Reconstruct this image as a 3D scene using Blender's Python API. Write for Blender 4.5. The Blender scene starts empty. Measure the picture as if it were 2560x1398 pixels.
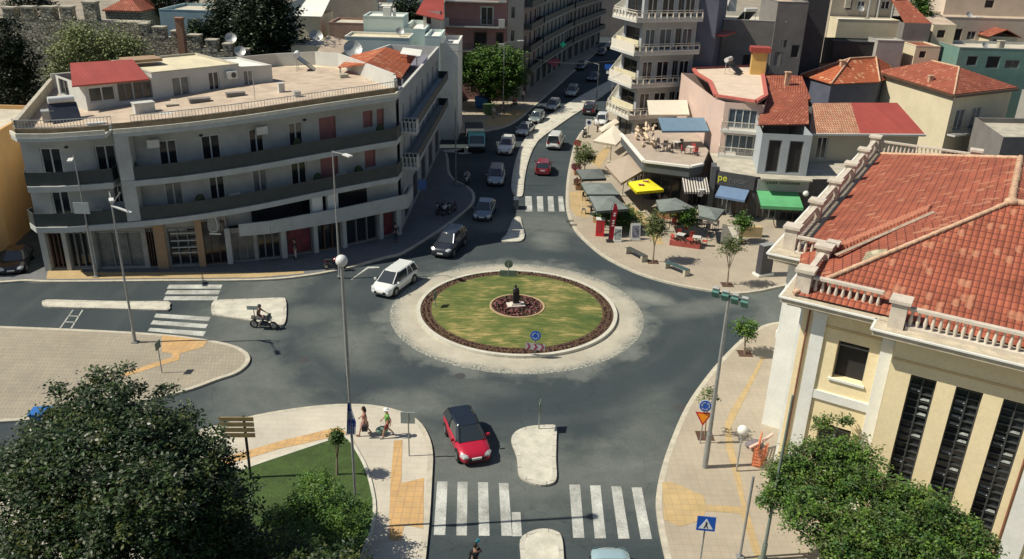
import bpy, math, random
from mathutils import Vector, Matrix
R = math.radians
rnd = random.Random(7)

# ------------------------------------------------------------------ camera
F_PX, PITCH, ROLL, CAM_H = 2075.0, R(23.2), R(1.65), 25.5
scene = bpy.context.scene
cd = bpy.data.cameras.new('camera')
cd.sensor_width = 36.0
cd.lens = F_PX / 2560.0 * 36.0
cd.clip_start, cd.clip_end = 0.5, 3000
cam = bpy.data.objects.new('camera', cd)
scene.collection.objects.link(cam)
fw = Vector((0, math.cos(PITCH), -math.sin(PITCH)))
up = Vector((0, math.sin(PITCH), math.cos(PITCH)))
rt = Vector((1, 0, 0))
c_, s_ = math.cos(ROLL), math.sin(ROLL)
crt = rt * c_ + up * s_
cup = up * c_ - rt * s_
m = Matrix((crt, cup, -fw)).transposed().to_4x4()
m.translation = Vector((0, 0, CAM_H))
cam.matrix_world = m
scene.camera = cam
# ------------------------------------------------------------------ world + sun
SUN_EL, SUN_AZ = R(50.5), R(7.5)          # light travels towards +x, a little away from the camera
w = bpy.data.worlds.new('World'); scene.world = w; w.use_nodes = True
wn = w.node_tree.nodes; wl = w.node_tree.links
bg = wn['Background']
sky = wn.new('ShaderNodeTexSky'); sky.sky_type = 'NISHITA'; sky.sun_disc = False
sky.sun_elevation = SUN_EL; sky.sun_rotation = R(263)
wl.new(sky.outputs[0], bg.inputs[0]); bg.inputs[1].default_value = 0.066
sl = bpy.data.lights.new('sun', 'SUN'); sl.energy = 4.8; sl.angle = R(0.5); sl.color = (1.0, 0.93, 0.80)
so = bpy.data.objects.new('sun', sl); scene.collection.objects.link(so)
ld = Vector((math.cos(SUN_EL) * math.cos(SUN_AZ), math.cos(SUN_EL) * math.sin(SUN_AZ), -math.sin(SUN_EL)))
so.rotation_euler = ld.to_track_quat('-Z', 'Y').to_euler()
so.location = (-40, 0, 60)
vs = scene.view_settings
vs.view_transform = 'Standard'; vs.look = 'None'; vs.exposure = 0.17; vs.gamma = 1.0
# ------------------------------------------------------------------ helpers
def dirv(px, py):
    x = (px - 1280) / F_PX; y = (699 - py) / F_PX
    return crt * x + cup * y + fw
def G(px, py, z=0.0):
    """point of the place at height z seen at photograph position (px, py)"""
    d = dirv(px, py); t = (CAM_H - z) / -d.z
    return Vector((d.x * t, d.y * t))
def V3(p, z): return Vector((p[0], p[1], z))
MATS = {}
def mat(name, col, rough=0.7, metal=0.0, spec=0.5, var=0.12, scale=1.5, fine=0.0, bump=0.0, bscale=30, coat=0, coord='Object', trans=0, emis=None):
    if name in MATS: return MATS[name]
    m = bpy.data.materials.new(name); m.use_nodes = True; MATS[name] = m
    n, l = m.node_tree.nodes, m.node_tree.links
    b = n['Principled BSDF']
    b.inputs['Roughness'].default_value = rough; b.inputs['Metallic'].default_value = metal
    b.inputs['Specular IOR Level'].default_value = spec; b.inputs['Coat Weight'].default_value = coat
    b.inputs['Coat Roughness'].default_value = 0.08
    tc = n.new('ShaderNodeNewGeometry')
    if emis:
        b.inputs['Emission Color'].default_value = (*col, 1); b.inputs['Emission Strength'].default_value = emis
    if var or fine:
        no = n.new('ShaderNodeTexNoise'); no.inputs['Scale'].default_value = scale; no.inputs['Detail'].default_value = 6
        no.inputs['Roughness'].default_value = 0.62
        l.new(tc.outputs['Position'], no.inputs['Vector'])
        mr = n.new('ShaderNodeMapRange'); mr.inputs[1].default_value = 0.3; mr.inputs[2].default_value = 0.7
        mr.inputs[3].default_value = 1 - var; mr.inputs[4].default_value = 1 + var
        l.new(no.outputs[0], mr.inputs[0])
        vm = n.new('ShaderNodeVectorMath'); vm.operation = 'SCALE'
        vm.inputs[0].default_value = col; l.new(mr.outputs[0], vm.inputs['Scale'])
        out = vm.outputs[0]
        if fine:
            n2 = n.new('ShaderNodeTexNoise'); n2.inputs['Scale'].default_value = scale * 14; n2.inputs['Detail'].default_value = 3
            l.new(tc.outputs['Position'], n2.inputs['Vector'])
            m2 = n.new('ShaderNodeMapRange'); m2.inputs[1].default_value = 0.3; m2.inputs[2].default_value = 0.7
            m2.inputs[3].default_value = 1 - fine; m2.inputs[4].default_value = 1 + fine
            l.new(n2.outputs[0], m2.inputs[0])
            v2 = n.new('ShaderNodeVectorMath'); v2.operation = 'SCALE'
            l.new(out, v2.inputs[0]); l.new(m2.outputs[0], v2.inputs['Scale']); out = v2.outputs[0]
        l.new(out, b.inputs['Base Color'])
    else:
        b.inputs['Base Color'].default_value = (*col, 1)
    if bump:
        bn = n.new('ShaderNodeTexNoise'); bn.inputs['Scale'].default_value = bscale
        l.new(tc.outputs['Position'], bn.inputs['Vector'])
        bu = n.new('ShaderNodeBump'); bu.inputs['Strength'].default_value = bump; bu.inputs['Distance'].default_value = 0.03
        l.new(bn.outputs[0], bu.inputs['Height']); l.new(bu.outputs[0], b.inputs['Normal'])
    return m

def grid_mat(name, c1, c2, cm, bw, bh, offset=0.5, mortar=0.02, rough=0.8, wave=0.0, wper=0.22, var=0.18, vscale=0.6, spots=None, bump=0.3, spec=0.4):
    """brick / tile / paver pattern laid out in metres on the surface's own UV map"""
    if name in MATS: return MATS[name]
    m = bpy.data.materials.new(name); m.use_nodes = True; MATS[name] = m
    n, l = m.node_tree.nodes, m.node_tree.links; b = n['Principled BSDF']
    b.inputs['Roughness'].default_value = rough; b.inputs['Specular IOR Level'].default_value = spec
    uv = n.new('ShaderNodeUVMap'); uv.uv_map = 'UVMap'
    br = n.new('ShaderNodeTexBrick'); br.offset = offset; br.squash = 1
    br.inputs['Color1'].default_value = (*c1, 1); br.inputs['Color2'].default_value = (*c2, 1); br.inputs['Mortar'].default_value = (*cm, 1)
    br.inputs['Scale'].default_value = 1; br.inputs['Brick Width'].default_value = bw; br.inputs['Row Height'].default_value = bh
    br.inputs['Mortar Size'].default_value = mortar; br.inputs['Mortar Smooth'].default_value = 0.3
    l.new(uv.outputs[0], br.inputs['Vector'])
    ge = n.new('ShaderNodeNewGeometry')
    no = n.new('ShaderNodeTexNoise'); no.inputs['Scale'].default_value = vscale; no.inputs['Detail'].default_value = 7; no.inputs['Roughness'].default_value = 0.65
    l.new(ge.outputs['Position'], no.inputs['Vector'])
    mr = n.new('ShaderNodeMapRange'); mr.inputs[1].default_value = 0.3; mr.inputs[2].default_value = 0.7
    mr.inputs[3].default_value = 1 - var; mr.inputs[4].default_value = 1 + var
    l.new(no.outputs[0], mr.inputs[0])
    vm = n.new('ShaderNodeVectorMath'); vm.operation = 'SCALE'
    l.new(br.outputs['Color'], vm.inputs[0]); l.new(mr.outputs[0], vm.inputs['Scale'])
    out = vm.outputs[0]
    if spots:
        sn = n.new('ShaderNodeTexVoronoi'); sn.feature = 'F1'; sn.inputs['Scale'].default_value = 1.0; sn.inputs['Randomness'].default_value = 0.35
        mp = n.new('ShaderNodeMapping'); mp.inputs['Scale'].default_value = (1 / bw, 1 / bh, 1)
        l.new(uv.outputs[0], mp.inputs[0]); l.new(mp.outputs[0], sn.inputs['Vector'])
        nz = n.new('ShaderNodeTexNoise'); nz.inputs['Scale'].default_value = 0.5; nz.inputs['Detail'].default_value = 4
        l.new(ge.outputs['Position'], nz.inputs['Vector'])
        sep = n.new('ShaderNodeSeparateColor'); l.new(sn.outputs['Color'], sep.inputs[0])
        ad = n.new('ShaderNodeMath'); ad.operation = 'MULTIPLY_ADD'; ad.inputs[1].default_value = 0.35
        l.new(nz.outputs[0], ad.inputs[0]); l.new(sep.outputs[0], ad.inputs[2])
        gt = n.new('ShaderNodeMapRange'); gt.inputs[1].default_value = 1.09; gt.inputs[2].default_value = 1.13
        gt.inputs[3].default_value = 0; gt.inputs[4].default_value = 0.75
        l.new(ad.outputs[0], gt.inputs[0])
        mx = n.new('ShaderNodeMix'); mx.data_type = 'RGBA'
        l.new(gt.outputs[0], mx.inputs[0]); l.new(out, mx.inputs[6]); mx.inputs[7].default_value = (*spots, 1)
        out = mx.outputs[2]
    l.new(out, b.inputs['Base Color'])
    h = br.outputs['Fac']
    bu = n.new('ShaderNodeBump'); bu.inputs['Strength'].default_value = bump; bu.inputs['Distance'].default_value = 0.03
    if wave:
        wv = n.new('ShaderNodeTexWave'); wv.wave_type = 'BANDS'; wv.bands_direction = 'X'; wv.inputs['Scale'].default_value = 0.31416 / wper
        wv.inputs['Distortion'].default_value = 0.0
        l.new(uv.outputs[0], wv.inputs['Vector'])
        su = n.new('ShaderNodeMath'); su.operation = 'SUBTRACT'
        l.new(wv.outputs['Fac'], su.inputs[0]); l.new(h, su.inputs[1]); l.new(su.outputs[0], bu.inputs['Height'])
        bu.inputs['Strength'].default_value = wave; bu.inputs['Distance'].default_value = 0.05
    else:
        inv = n.new('ShaderNodeMath'); inv.operation = 'SUBTRACT'; inv.inputs[0].default_value = 1
        l.new(h, inv.inputs[1]); l.new(inv.outputs[0], bu.inputs['Height'])
    l.new(bu.outputs[0], b.inputs['Normal'])
    return m

class MB:
    def __init__(s): s.v = []; s.f = []; s.smooth = []; s.mi = []; s.cur = 0; s.mats = []
    def use(s, m):
        if m not in s.mats: s.mats.append(m)
        s.cur = s.mats.index(m); return s
    def face(s, pts, sm=False):
        i = len(s.v); s.v.extend([tuple(p) for p in pts]); s.f.append(tuple(range(i, i + len(pts)))); s.smooth.append(sm); s.mi.append(s.cur)
    def add(s, verts, faces, sm=False):
        i = len(s.v); s.v.extend([tuple(p) for p in verts])
        for f in faces: s.f.append(tuple(i + k for k in f)); s.smooth.append(sm); s.mi.append(s.cur)
    def box(s, c, size, rz=0.0, M=None):
        hx, hy, hz = size[0] / 2, size[1] / 2, size[2] / 2
        vs_ = [Vector((x, y, z)) for z in (-hz, hz) for x, y in ((-hx, -hy), (hx, -hy), (hx, hy), (-hx, hy))]
        ro = Matrix.Rotation(rz, 3, 'Z') if M is None else M
        vs_ = [ro @ p + Vector(c) for p in vs_]
        s.add(vs_, [(3, 2, 1, 0), (4, 5, 6, 7), (0, 1, 5, 4), (1, 2, 6, 5), (2, 3, 7, 6), (3, 0, 4, 7)]); return s
    def bar(s, a, b, w, h, upv=Vector((0, 0, 1))):
        """box from a to b (centre line), w wide sideways, h in the up direction"""
        a, b = Vector(a), Vector(b); d = b - a; L = d.length
        if L < 1e-6: return s
        d /= L; sd = d.cross(upv)
        if sd.length < 1e-4: sd = Vector((1, 0, 0))
        sd.normalize(); u2 = sd.cross(d)
        P = []
        for q in (a, b):
            for i, j in ((-1, -1), (1, -1), (1, 1), (-1, 1)): P.append(q + sd * (i * w / 2) + u2 * (j * h / 2))
        s.add(P, [(3, 2, 1, 0), (4, 5, 6, 7), (0, 1, 5, 4), (1, 2, 6, 5), (2, 3, 7, 6), (3, 0, 4, 7)]); return s
    def tube(s, pts, rad, n=8, caps=True, sm=True):
        pts = [Vector(p) for p in pts]
        if not isinstance(rad, (list, tuple)): rad = [rad] * len(pts)
        vs_, fs = [], []
        for i, p in enumerate(pts):
            d = (pts[min(i + 1, len(pts) - 1)] - pts[max(i - 1, 0)]).normalized()
            a = d.cross(Vector((0, 0, 1)))
            if a.length < 0.02: a = Vector((1, 0, 0))
            a.normalize(); b = d.cross(a)
            for k in range(n):
                t = 2 * math.pi * k / n; vs_.append(p + (a * math.cos(t) + b * math.sin(t)) * rad[i])
        for i in range(len(pts) - 1):
            for k in range(n):
                k2 = (k + 1) % n; fs.append((i * n + k, i * n + k2, (i + 1) * n + k2, (i + 1) * n + k))
        s.add(vs_, fs, sm)
        if caps:
            s.add(vs_[:n], [tuple(range(n))]); s.add(vs_[-n:], [tuple(reversed(range(n)))])
        return s
    def sphere(s, c, r, nu=14, nv=8, sc=(1, 1, 1), half=False):
        c = Vector(c); vs_, fs = [], []
        v0 = 0
        for j in range(nv + 1):
            ph = math.pi * j / nv * (0.5 if half else 1)
            for i in range(nu):
                t = 2 * math.pi * i / nu
                vs_.append(c + Vector((math.sin(ph) * math.cos(t) * r * sc[0], math.sin(ph) * math.sin(t) * r * sc[1], math.cos(ph) * r * sc[2])))
        for j in range(nv):
            for i in range(nu):
                i2 = (i + 1) % nu; fs.append((j * nu + i, (j + 1) * nu + i, (j + 1) * nu + i2, j * nu + i2))
        s.add(vs_, fs, True); return s
    def prism(s, poly, z0, z1, bottom=True, top=True):
        poly = ccw(poly); n = len(poly)
        vs_ = [V3(p, z0) for p in poly] + [V3(p, z1) for p in poly]
        fs = [(i, (i + 1) % n, n + (i + 1) % n, n + i) for i in range(n)]
        if top: fs.append(tuple(range(n, 2 * n)))
        if bottom: fs.append(tuple(reversed(range(n))))
        s.add(vs_, fs); return s
    def build(s, name, m=None, parent=None, loc=None, uv=True):
        me = bpy.data.meshes.new(name)
        o3 = Vector(loc) if loc is not None else Vector((0, 0, 0))
        me.from_pydata([tuple(Vector(p) - o3) for p in s.v], [], s.f)
        me.update()
        me.polygons.foreach_set('use_smooth', s.smooth)
        for mm in (s.mats or [m]): me.materials.append(mm)
        if s.mats: me.polygons.foreach_set('material_index', s.mi)
        uvl = me.uv_layers.new(name='UVMap') if uv else None; d = [0.0] * (2 * len(me.loops))
        for p in (me.polygons if uv else ()):
            nn = p.normal
            if abs(nn.z) > 0.999: t = Vector((1, 0, 0))
            else: t = Vector((-nn.y, nn.x, 0)).normalized()
            b = nn.cross(t)
            for li in p.loop_indices:
                co = me.vertices[me.loops[li].vertex_index].co + o3
                d[2 * li] = co.dot(t); d[2 * li + 1] = co.dot(b)
        if uv: uvl.data.foreach_set('uv', d)
        o = bpy.data.objects.new(name, me); scene.collection.objects.link(o)
        o.location = o3
        if parent is not None:
            o.parent = parent
            if loc is None: pass
        return o
def area(poly):
    return sum(poly[i][0] * poly[(i + 1) % len(poly)][1] - poly[(i + 1) % len(poly)][0] * poly[i][1] for i in range(len(poly))) / 2
def ccw(poly):
    poly = [Vector((p[0], p[1])) for p in poly]
    return poly if area(poly) > 0 else poly[::-1]
def part(mb, name, m, root):
    """mesh given in world coordinates, hung under a thing standing anywhere"""
    o = mb.build(name, m)
    o.parent = root; o.matrix_parent_inverse = Matrix.Identity(4)
    # world -> local of root chain (roots are only translated / turned about z when this is used in world space)
    o.matrix_parent_inverse = root_inv(root)
    return o
def root_inv(root):
    M = Matrix.Identity(4); r = root
    chain = []
    while r is not None: chain.append(r); r = r.parent
    for r in reversed(chain): M = M @ r.matrix_parent_inverse @ Matrix.LocRotScale(r.location, r.rotation_euler, r.scale)
    return M.inverted()
def tag(o, label=None, cat=None, group=None, kind=None):
    if label: o['label'] = label
    if cat: o['category'] = cat
    if group: o['group'] = group
    if kind: o['kind'] = kind
    return o
def thing(name, label, cat, loc=(0, 0, 0), rz=0.0, group=None):
    o = bpy.data.objects.new(name, None); scene.collection.objects.link(o)
    o.empty_display_size = 0.3
    o.location = (loc[0], loc[1], loc[2] if len(loc) > 2 else 0.0); o.rotation_euler = (0, 0, rz)
    return tag(o, label, cat, group)
def copy_tree(o, parent=None):
    c = o.copy(); scene.collection.objects.link(c)
    if parent is not None: c.parent = parent
    for ch in list(o.children): copy_tree(ch, c)
    return c
def offset_poly(line, d):
    """offset an open polyline sideways by d (to its right)"""
    out = []
    for i, p in enumerate(line):
        a = line[max(i - 1, 0)]; b = line[min(i + 1, len(line) - 1)]
        t = (Vector(b) - Vector(a)).normalized(); n = Vector((t.y, -t.x))
        out.append(Vector(p) + n * d)
    return out
def smooth_line(pts, n=4, closed=False):
    pts = [Vector(p) for p in pts]; N = len(pts); out = []
    for i in range(N if closed else N - 1):
        p0 = pts[(i - 1) % N] if closed or i > 0 else pts[0] * 2 - pts[1]
        p1 = pts[i]; p2 = pts[(i + 1) % N]
        p3 = pts[(i + 2) % N] if closed or i + 2 < N else pts[-1] * 2 - pts[-2]
        for k in range(n):
            t = k / n
            out.append(0.5 * ((2 * p1) + (-p0 + p2) * t + (2 * p0 - 5 * p1 + 4 * p2 - p3) * t * t + (-p0 + 3 * p1 - 3 * p2 + p3) * t ** 3))
    if not closed: out.append(pts[-1])
    return out
def tri_sheet(mb, poly, z):
    """flat sheet of any outline, triangulated"""
    from mathutils.geometry import tessellate_polygon
    poly = ccw(poly)
    vs_ = [V3(p, z) for p in poly]
    for t in tessellate_polygon([vs_]):
        a, b, c = [vs_[i] for i in t]
        if (b - a).cross(c - a).z < 0: a, b, c = a, c, b
        mb.face([a, b, c])
def slab(mb, poly, z0, z1):
    """sides plus triangulated top"""
    poly = ccw(poly); n = len(poly)
    for i in range(n):
        a, b = poly[i], poly[(i + 1) % n]; mb.face([V3(a, z0), V3(b, z0), V3(b, z1), V3(a, z1)])
    tri_sheet(mb, poly, z1)
# ------------------------------------------------------------------ ground materials
ISL = Vector((0.42, 53.75))
def asphalt_mat():
    m = bpy.data.materials.new('asphalt'); m.use_nodes = True; MATS['asphalt'] = m
    n, l = m.node_tree.nodes, m.node_tree.links; b = n['Principled BSDF']
    b.inputs['Roughness'].default_value = 0.85; b.inputs['Specular IOR Level'].default_value = 0.3
    ge = n.new('ShaderNodeNewGeometry')
    def noise(sc, det=5, rough=0.6, dist=0):
        q = n.new('ShaderNodeTexNoise'); q.inputs['Scale'].default_value = sc; q.inputs['Detail'].default_value = det
        q.inputs['Roughness'].default_value = rough; q.inputs['Distortion'].default_value = dist
        l.new(ge.outputs['Position'], q.inputs['Vector']); return q.outputs[0]
    def rng(v, a, b_, c, d):
        q = n.new('ShaderNodeMapRange'); q.interpolation_type = 'SMOOTHSTEP'
        for i, x in enumerate((a, b_, c, d)): q.inputs[i + 1].default_value = x
        l.new(v, q.inputs[0]); return q.outputs[0]
    def math_(op, a, b_):
        q = n.new('ShaderNodeMath'); q.operation = op; q.use_clamp = op in ('MAXIMUM',)
        for i, x in enumerate((a, b_)):
            if isinstance(x, (int, float)): q.inputs[i].default_value = x
            else: l.new(x, q.inputs[i])
        return q.outputs[0]
    def dist(cx, cy, sx=1, sy=1, rot=0):
        mp = n.new('ShaderNodeMapping'); mp.vector_type = 'TEXTURE'
        mp.inputs['Location'].default_value = (cx, cy, 0); mp.inputs['Scale'].default_value = (sx, sy, 1e6); mp.inputs['Rotation'].default_value = (0, 0, rot)
        l.new(ge.outputs['Position'], mp.inputs[0])
        ln = n.new('ShaderNodeVectorMath'); ln.operation = 'LENGTH'; l.new(mp.outputs[0], ln.inputs[0]); return ln.outputs['Value']
    wob = rng(noise(0.35, 4), 0.3, 0.7, -0.9, 0.9)
    d = math_('ADD', dist(ISL.x, ISL.y), wob)
    # settled pale dust: beside the apron, in unused corners, between wheel paths
    dust = rng(d, 9.0, 10.6, 0.55, 0.0)
    dust = math_('MAXIMUM', dust, math_('MULTIPLY', rng(d, 15.2, 18.5, 0, 0.45), rng(d, 19, 25, 1, 0)))
    blobs = [(9.6, 57.2, 3.4, 1.5, -0.5, 1.0), (13.5, 55.2, 5, 1.6, 0.35, 0.5), (3.0, 68.5, 2.2, 3.0, 0.3, 0.55), (-10.5, 48.5, 3, 5, 0.6, .5),
             (-5.4, 40.8, 3.2, 2.2, 0, .55), (-2.5, 43.0, 3, 1.8, 0, .3), (7.4, 38.5, 2.2, 5, -.2, .4), (6.6, 33.2, 1.6, 3, 0, .42), (8.6, 34.5, .8, 4, -.25, -.5), (-6.2, 56, 2.2, 3, .3, .35), (-14, 52, 3, 2, 0, .4)]
    for cx, cy, sx, sy, ro_, st in blobs:
        g = rng(math_('ADD', dist(cx, cy, sx, sy, ro_), math_('MULTIPLY', wob, 0.22)), 0.15, 1.25, abs(st) * 0.9, 0.0)
        dust = math_('MAXIMUM', dust, g) if st > 0 else math_('SUBTRACT', dust, g)
    # wheel-polished bands that run with the traffic round the island
    sub = n.new('ShaderNodeVectorMath'); sub.operation = 'SUBTRACT'; sub.inputs[1].default_value = (ISL.x, ISL.y, 0); l.new(ge.outputs['Position'], sub.inputs[0])
    sx = n.new('ShaderNodeSeparateXYZ'); l.new(sub.outputs[0], sx.inputs[0])
    an = math_('ARCTAN2', sx.outputs[1], sx.outputs[0]); cb_ = n.new('ShaderNodeCombineXYZ')
    l.new(math_('MULTIPLY', dist(ISL.x, ISL.y), 0.62), cb_.inputs[0]); l.new(math_('MULTIPLY', an, 1.1), cb_.inputs[1])
    st = n.new('ShaderNodeTexNoise'); st.inputs['Scale'].default_value = 1; st.inputs['Detail'].default_value = 5; l.new(cb_.outputs[0], st.inputs['Vector'])
    dust = math_('MULTIPLY', dust, rng(noise(1.3, 6), 0.25, 0.75, 0.8, 1.1))
    dust = math_('ADD', dust, rng(st.outputs[0], 0.44, 0.80, 0.0, 0.12))
    dust = math_('ADD', dust, rng(noise(0.10, 2), 0.45, 0.75, 0.0, 0.08))
    mx = n.new('ShaderNodeMix'); mx.data_type = 'RGBA'; mx.clamp_factor = True
    mx.inputs[6].default_value = (0.038, 0.052, 0.057, 1); mx.inputs[7].default_value = (0.200, 0.212, 0.185, 1)
    l.new(dust, mx.inputs[0])
    f = math_('MULTIPLY', rng(noise(9, 4, .7), 0.3, 0.7, 0.88, 1.12), rng(noise(70, 2), 0.3, 0.7, 0.86, 1.14))
    f = math_('MULTIPLY', f, rng(noise(0.4, 5, .6, .3), 0.3, 0.7, 0.94, 1.06))
    cr = n.new('ShaderNodeTexVoronoi'); cr.feature = 'DISTANCE_TO_EDGE'; cr.inputs['Scale'].default_value = 0.16
    dn = n.new('ShaderNodeTexNoise'); dn.inputs['Scale'].default_value = 1.1; dn.inputs['Detail'].default_value = 5
    l.new(ge.outputs['Position'], dn.inputs['Vector'])
    dv = n.new('ShaderNodeVectorMath'); dv.operation = 'MULTIPLY_ADD'; dv.inputs[1].default_value = (1.6, 1.6, 0)
    l.new(dn.outputs['Color'], dv.inputs[0]); l.new(ge.outputs['Position'], dv.inputs[2]); l.new(dv.outputs[0], cr.inputs['Vector'])
    f = math_('MULTIPLY', f, rng(cr.outputs['Distance'], 0.0, 0.006, 0.74, 1.0))
    sc = n.new('ShaderNodeVectorMath'); sc.operation = 'SCALE'; l.new(mx.outputs[2], sc.inputs[0]); l.new(f, sc.inputs['Scale'])
    l.new(sc.outputs[0], b.inputs['Base Color'])
    return m
ASPH = asphalt_mat()
M_PAVE = grid_mat('pavement_pink', (0.385, 0.328, 0.246), (0.361, 0.316, 0.242), (0.312, 0.271, 0.205), 0.4, 0.4, 0.0, 0.012, var=0.13, vscale=0.35)
M_PAVEG = grid_mat('pavement_slabs', (0.508, 0.467, 0.377), (0.492, 0.451, 0.369), (0.385, 0.344, 0.271), 0.9, 0.45, 0.5, 0.008, var=0.14, vscale=0.35)
M_BRICKP = grid_mat('block_paving', (0.344, 0.299, 0.221), (0.295, 0.267, 0.205), (0.230, 0.201, 0.152), 0.22, 0.42, 0.5, 0.016, var=0.13, vscale=0.3)
M_TACT = grid_mat('tactile_paving', (0.541, 0.336, 0.139), (0.492, 0.320, 0.148), (0.377, 0.254, 0.139), 0.4, 0.4, 0.0, 0.02, var=0.16, vscale=0.8)
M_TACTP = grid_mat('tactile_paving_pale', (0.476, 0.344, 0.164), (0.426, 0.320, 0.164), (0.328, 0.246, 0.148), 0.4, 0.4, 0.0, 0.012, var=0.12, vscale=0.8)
M_KERB = mat('kerb_stone', (0.459, 0.426, 0.336), 0.8, var=0.18, scale=2.2, fine=0.1)
M_KERBW = mat('kerb_concrete', (0.528, 0.512, 0.424), 0.8, var=0.14, scale=1.6, fine=0.10)
M_PAINT = mat('road_paint', (0.40, 0.41, 0.37), 0.6, var=0.42, scale=0.75, fine=0.22)
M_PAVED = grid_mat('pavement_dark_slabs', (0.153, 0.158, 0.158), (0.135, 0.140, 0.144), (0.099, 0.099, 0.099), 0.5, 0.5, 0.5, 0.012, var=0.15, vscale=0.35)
M_GRASS = mat('lawn_green', (0.042, 0.078, 0.014), 0.9, var=0.3, scale=1.0, fine=0.35, bump=1.0, bscale=25)
M_SOIL = mat('soil_brown', (0.085, 0.045, 0.028), 0.95, var=0.3, scale=3, fine=0.35, bump=0.8)
M_GROUND = mat('ground_dust', (0.27, 0.235, 0.18), 0.95, var=0.3, scale=0.2, fine=0.15)

def sheet(name, poly, z, m, kind='structure'):
    mb = MB(); tri_sheet(mb, poly, z); return tag(mb.build(name, m), kind=kind)
# one sheet to the horizon, the asphalt on it
mb = MB(); mb.face([(-1500, -300, -0.05), (1500, -300, -0.05), (1500, 2500, -0.05), (-1500, 2500, -0.05)])
tag(mb.build('ground', M_GROUND), kind='structure')
mb = MB(); mb.face([(-75, 12, 0), (60, 12, 0), (60, 330, 0), (-75, 330, 0)])
tag(mb.build('road', ASPH), kind='structure')

def pavement(name, kerb_px, inner_w=(), m=M_PAVE, z=0.14, kw=0.28, n=3, zpx=0.14):
    """kerb_px: kerb line in photograph positions, closed by the inner_w points given in metres"""
    line = smooth_line([G(x, y, zpx) for x, y in kerb_px], n)
    return pavement_w(name, line, [Vector(p) for p in inner_w], m, z, kw)
def pavement_w(name, line, inner, m, z=0.14, kw=0.28, closed=False):
    poly = line + inner
    if closed and area(poly) < 0: line = line[::-1]; poly = line
    sgn = 1 if area(poly) > 0 else -1
    ii = [p for p in offset_poly(line, -kw * sgn)] if not closed else offset_closed(line, -kw * sgn)
    mb = MB().use(m)
    tri_sheet(mb, ii + inner, z - 0.004)
    mb.use(M_KERB if not closed else M_KERBJ)
    N = len(line); rngi = range(N) if closed else range(N - 1)
    for i in rngi:
        j = (i + 1) % N; a, b, c, d = line[i], line[j], ii[j], ii[i]
        q = [V3(a, z), V3(b, z), V3(c, z), V3(d, z)]
        if (q[1] - q[0]).cross(q[2] - q[0]).z < 0: q = q[::-1]
        mb.face(q); mb.face([V3(a, -0.04), V3(b, -0.04), V3(b, z), V3(a, z)])
    return tag(mb.build(name), kind='structure')
def offset_closed(line, d):
    out = []; N = len(line)
    for i in range(N):
        a = line[i - 1]; b = line[(i + 1) % N]; t = (b - a).normalized(); out.append(line[i] + Vector((t.y, -t.x)) * d)
    return out
# pavement in front of the curved block and round into the street beside it
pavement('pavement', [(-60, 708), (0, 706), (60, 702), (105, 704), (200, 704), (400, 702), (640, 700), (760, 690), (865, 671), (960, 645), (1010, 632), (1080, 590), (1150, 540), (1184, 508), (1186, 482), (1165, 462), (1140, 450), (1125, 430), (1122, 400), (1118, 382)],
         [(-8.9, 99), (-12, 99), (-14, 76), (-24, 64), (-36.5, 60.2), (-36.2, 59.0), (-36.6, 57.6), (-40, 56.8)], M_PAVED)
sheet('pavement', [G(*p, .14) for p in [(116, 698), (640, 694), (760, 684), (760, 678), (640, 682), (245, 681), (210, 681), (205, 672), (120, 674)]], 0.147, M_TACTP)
pavement('pavement', [(1200, 330), (1262, 318), (1302, 296), (1325, 275), (1340, 262), (1360, 245), (1400, 210), (1450, 165), (1520, 110), (1580, 60)],
         [(28, 200), (10, 190), (-2, 150), (-10, 122), (-9.3, 106)], M_PAVE)
# tactile strip on the corner by the bins
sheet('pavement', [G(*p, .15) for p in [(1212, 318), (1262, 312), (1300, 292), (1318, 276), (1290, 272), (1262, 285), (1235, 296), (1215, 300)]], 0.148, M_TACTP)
# big block paved triangle on the left
pavement('pavement', [(-80, 812), (0, 815), (200, 823), (380, 833), (500, 846), (575, 860), (612, 876), (625, 893), (618, 912), (590, 933), (540, 950), (480, 972), (410, 990), (300, 1015), (180, 1035), (60, 1050), (-40, 1056), (-120, 1060)], [G(-140, 930, .14)], M_BRICKP)
sheet('pavement', [G(*p, .14) for p in [(405, 838), (520, 852), (507, 868), (450, 884), (447, 900), (310, 942), (300, 936), (430, 893), (432, 884), (405, 880)]], 0.147, M_TACT)
# pavement with the lawn, front left
KERB_FRONT = [(-60, 1190), (60, 1175), (200, 1140), (340, 1110), (430, 1090), (545, 1062), (640, 1037), (740, 1020), (840, 1010), (930, 1012), (1000, 1027), (1045, 1050), (1070, 1085), (1082, 1130), (1080, 1200), (1074, 1300), (1062, 1420), (1052, 1560)]
pavement('pavement', KERB_FRONT, [G(-300, 1560, .14), G(-200, 1250, .14)], M_PAVEG)
sheet('pavement', [G(*p, .14) for p in [(548, 1148), (700, 1103), (845, 1068), (868, 1082), (845, 1090), (700, 1122), (548, 1168)]], 0.147, M_TACT)
sheet('pavement', [G(*p, .14) for p in [(985, 1102), (1006, 1100), (1003, 1208), (1060, 1195), (1058, 1322), (1010, 1312), (1003, 1352), (972, 1350), (976, 1205)]], 0.147, M_TACT)
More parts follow.
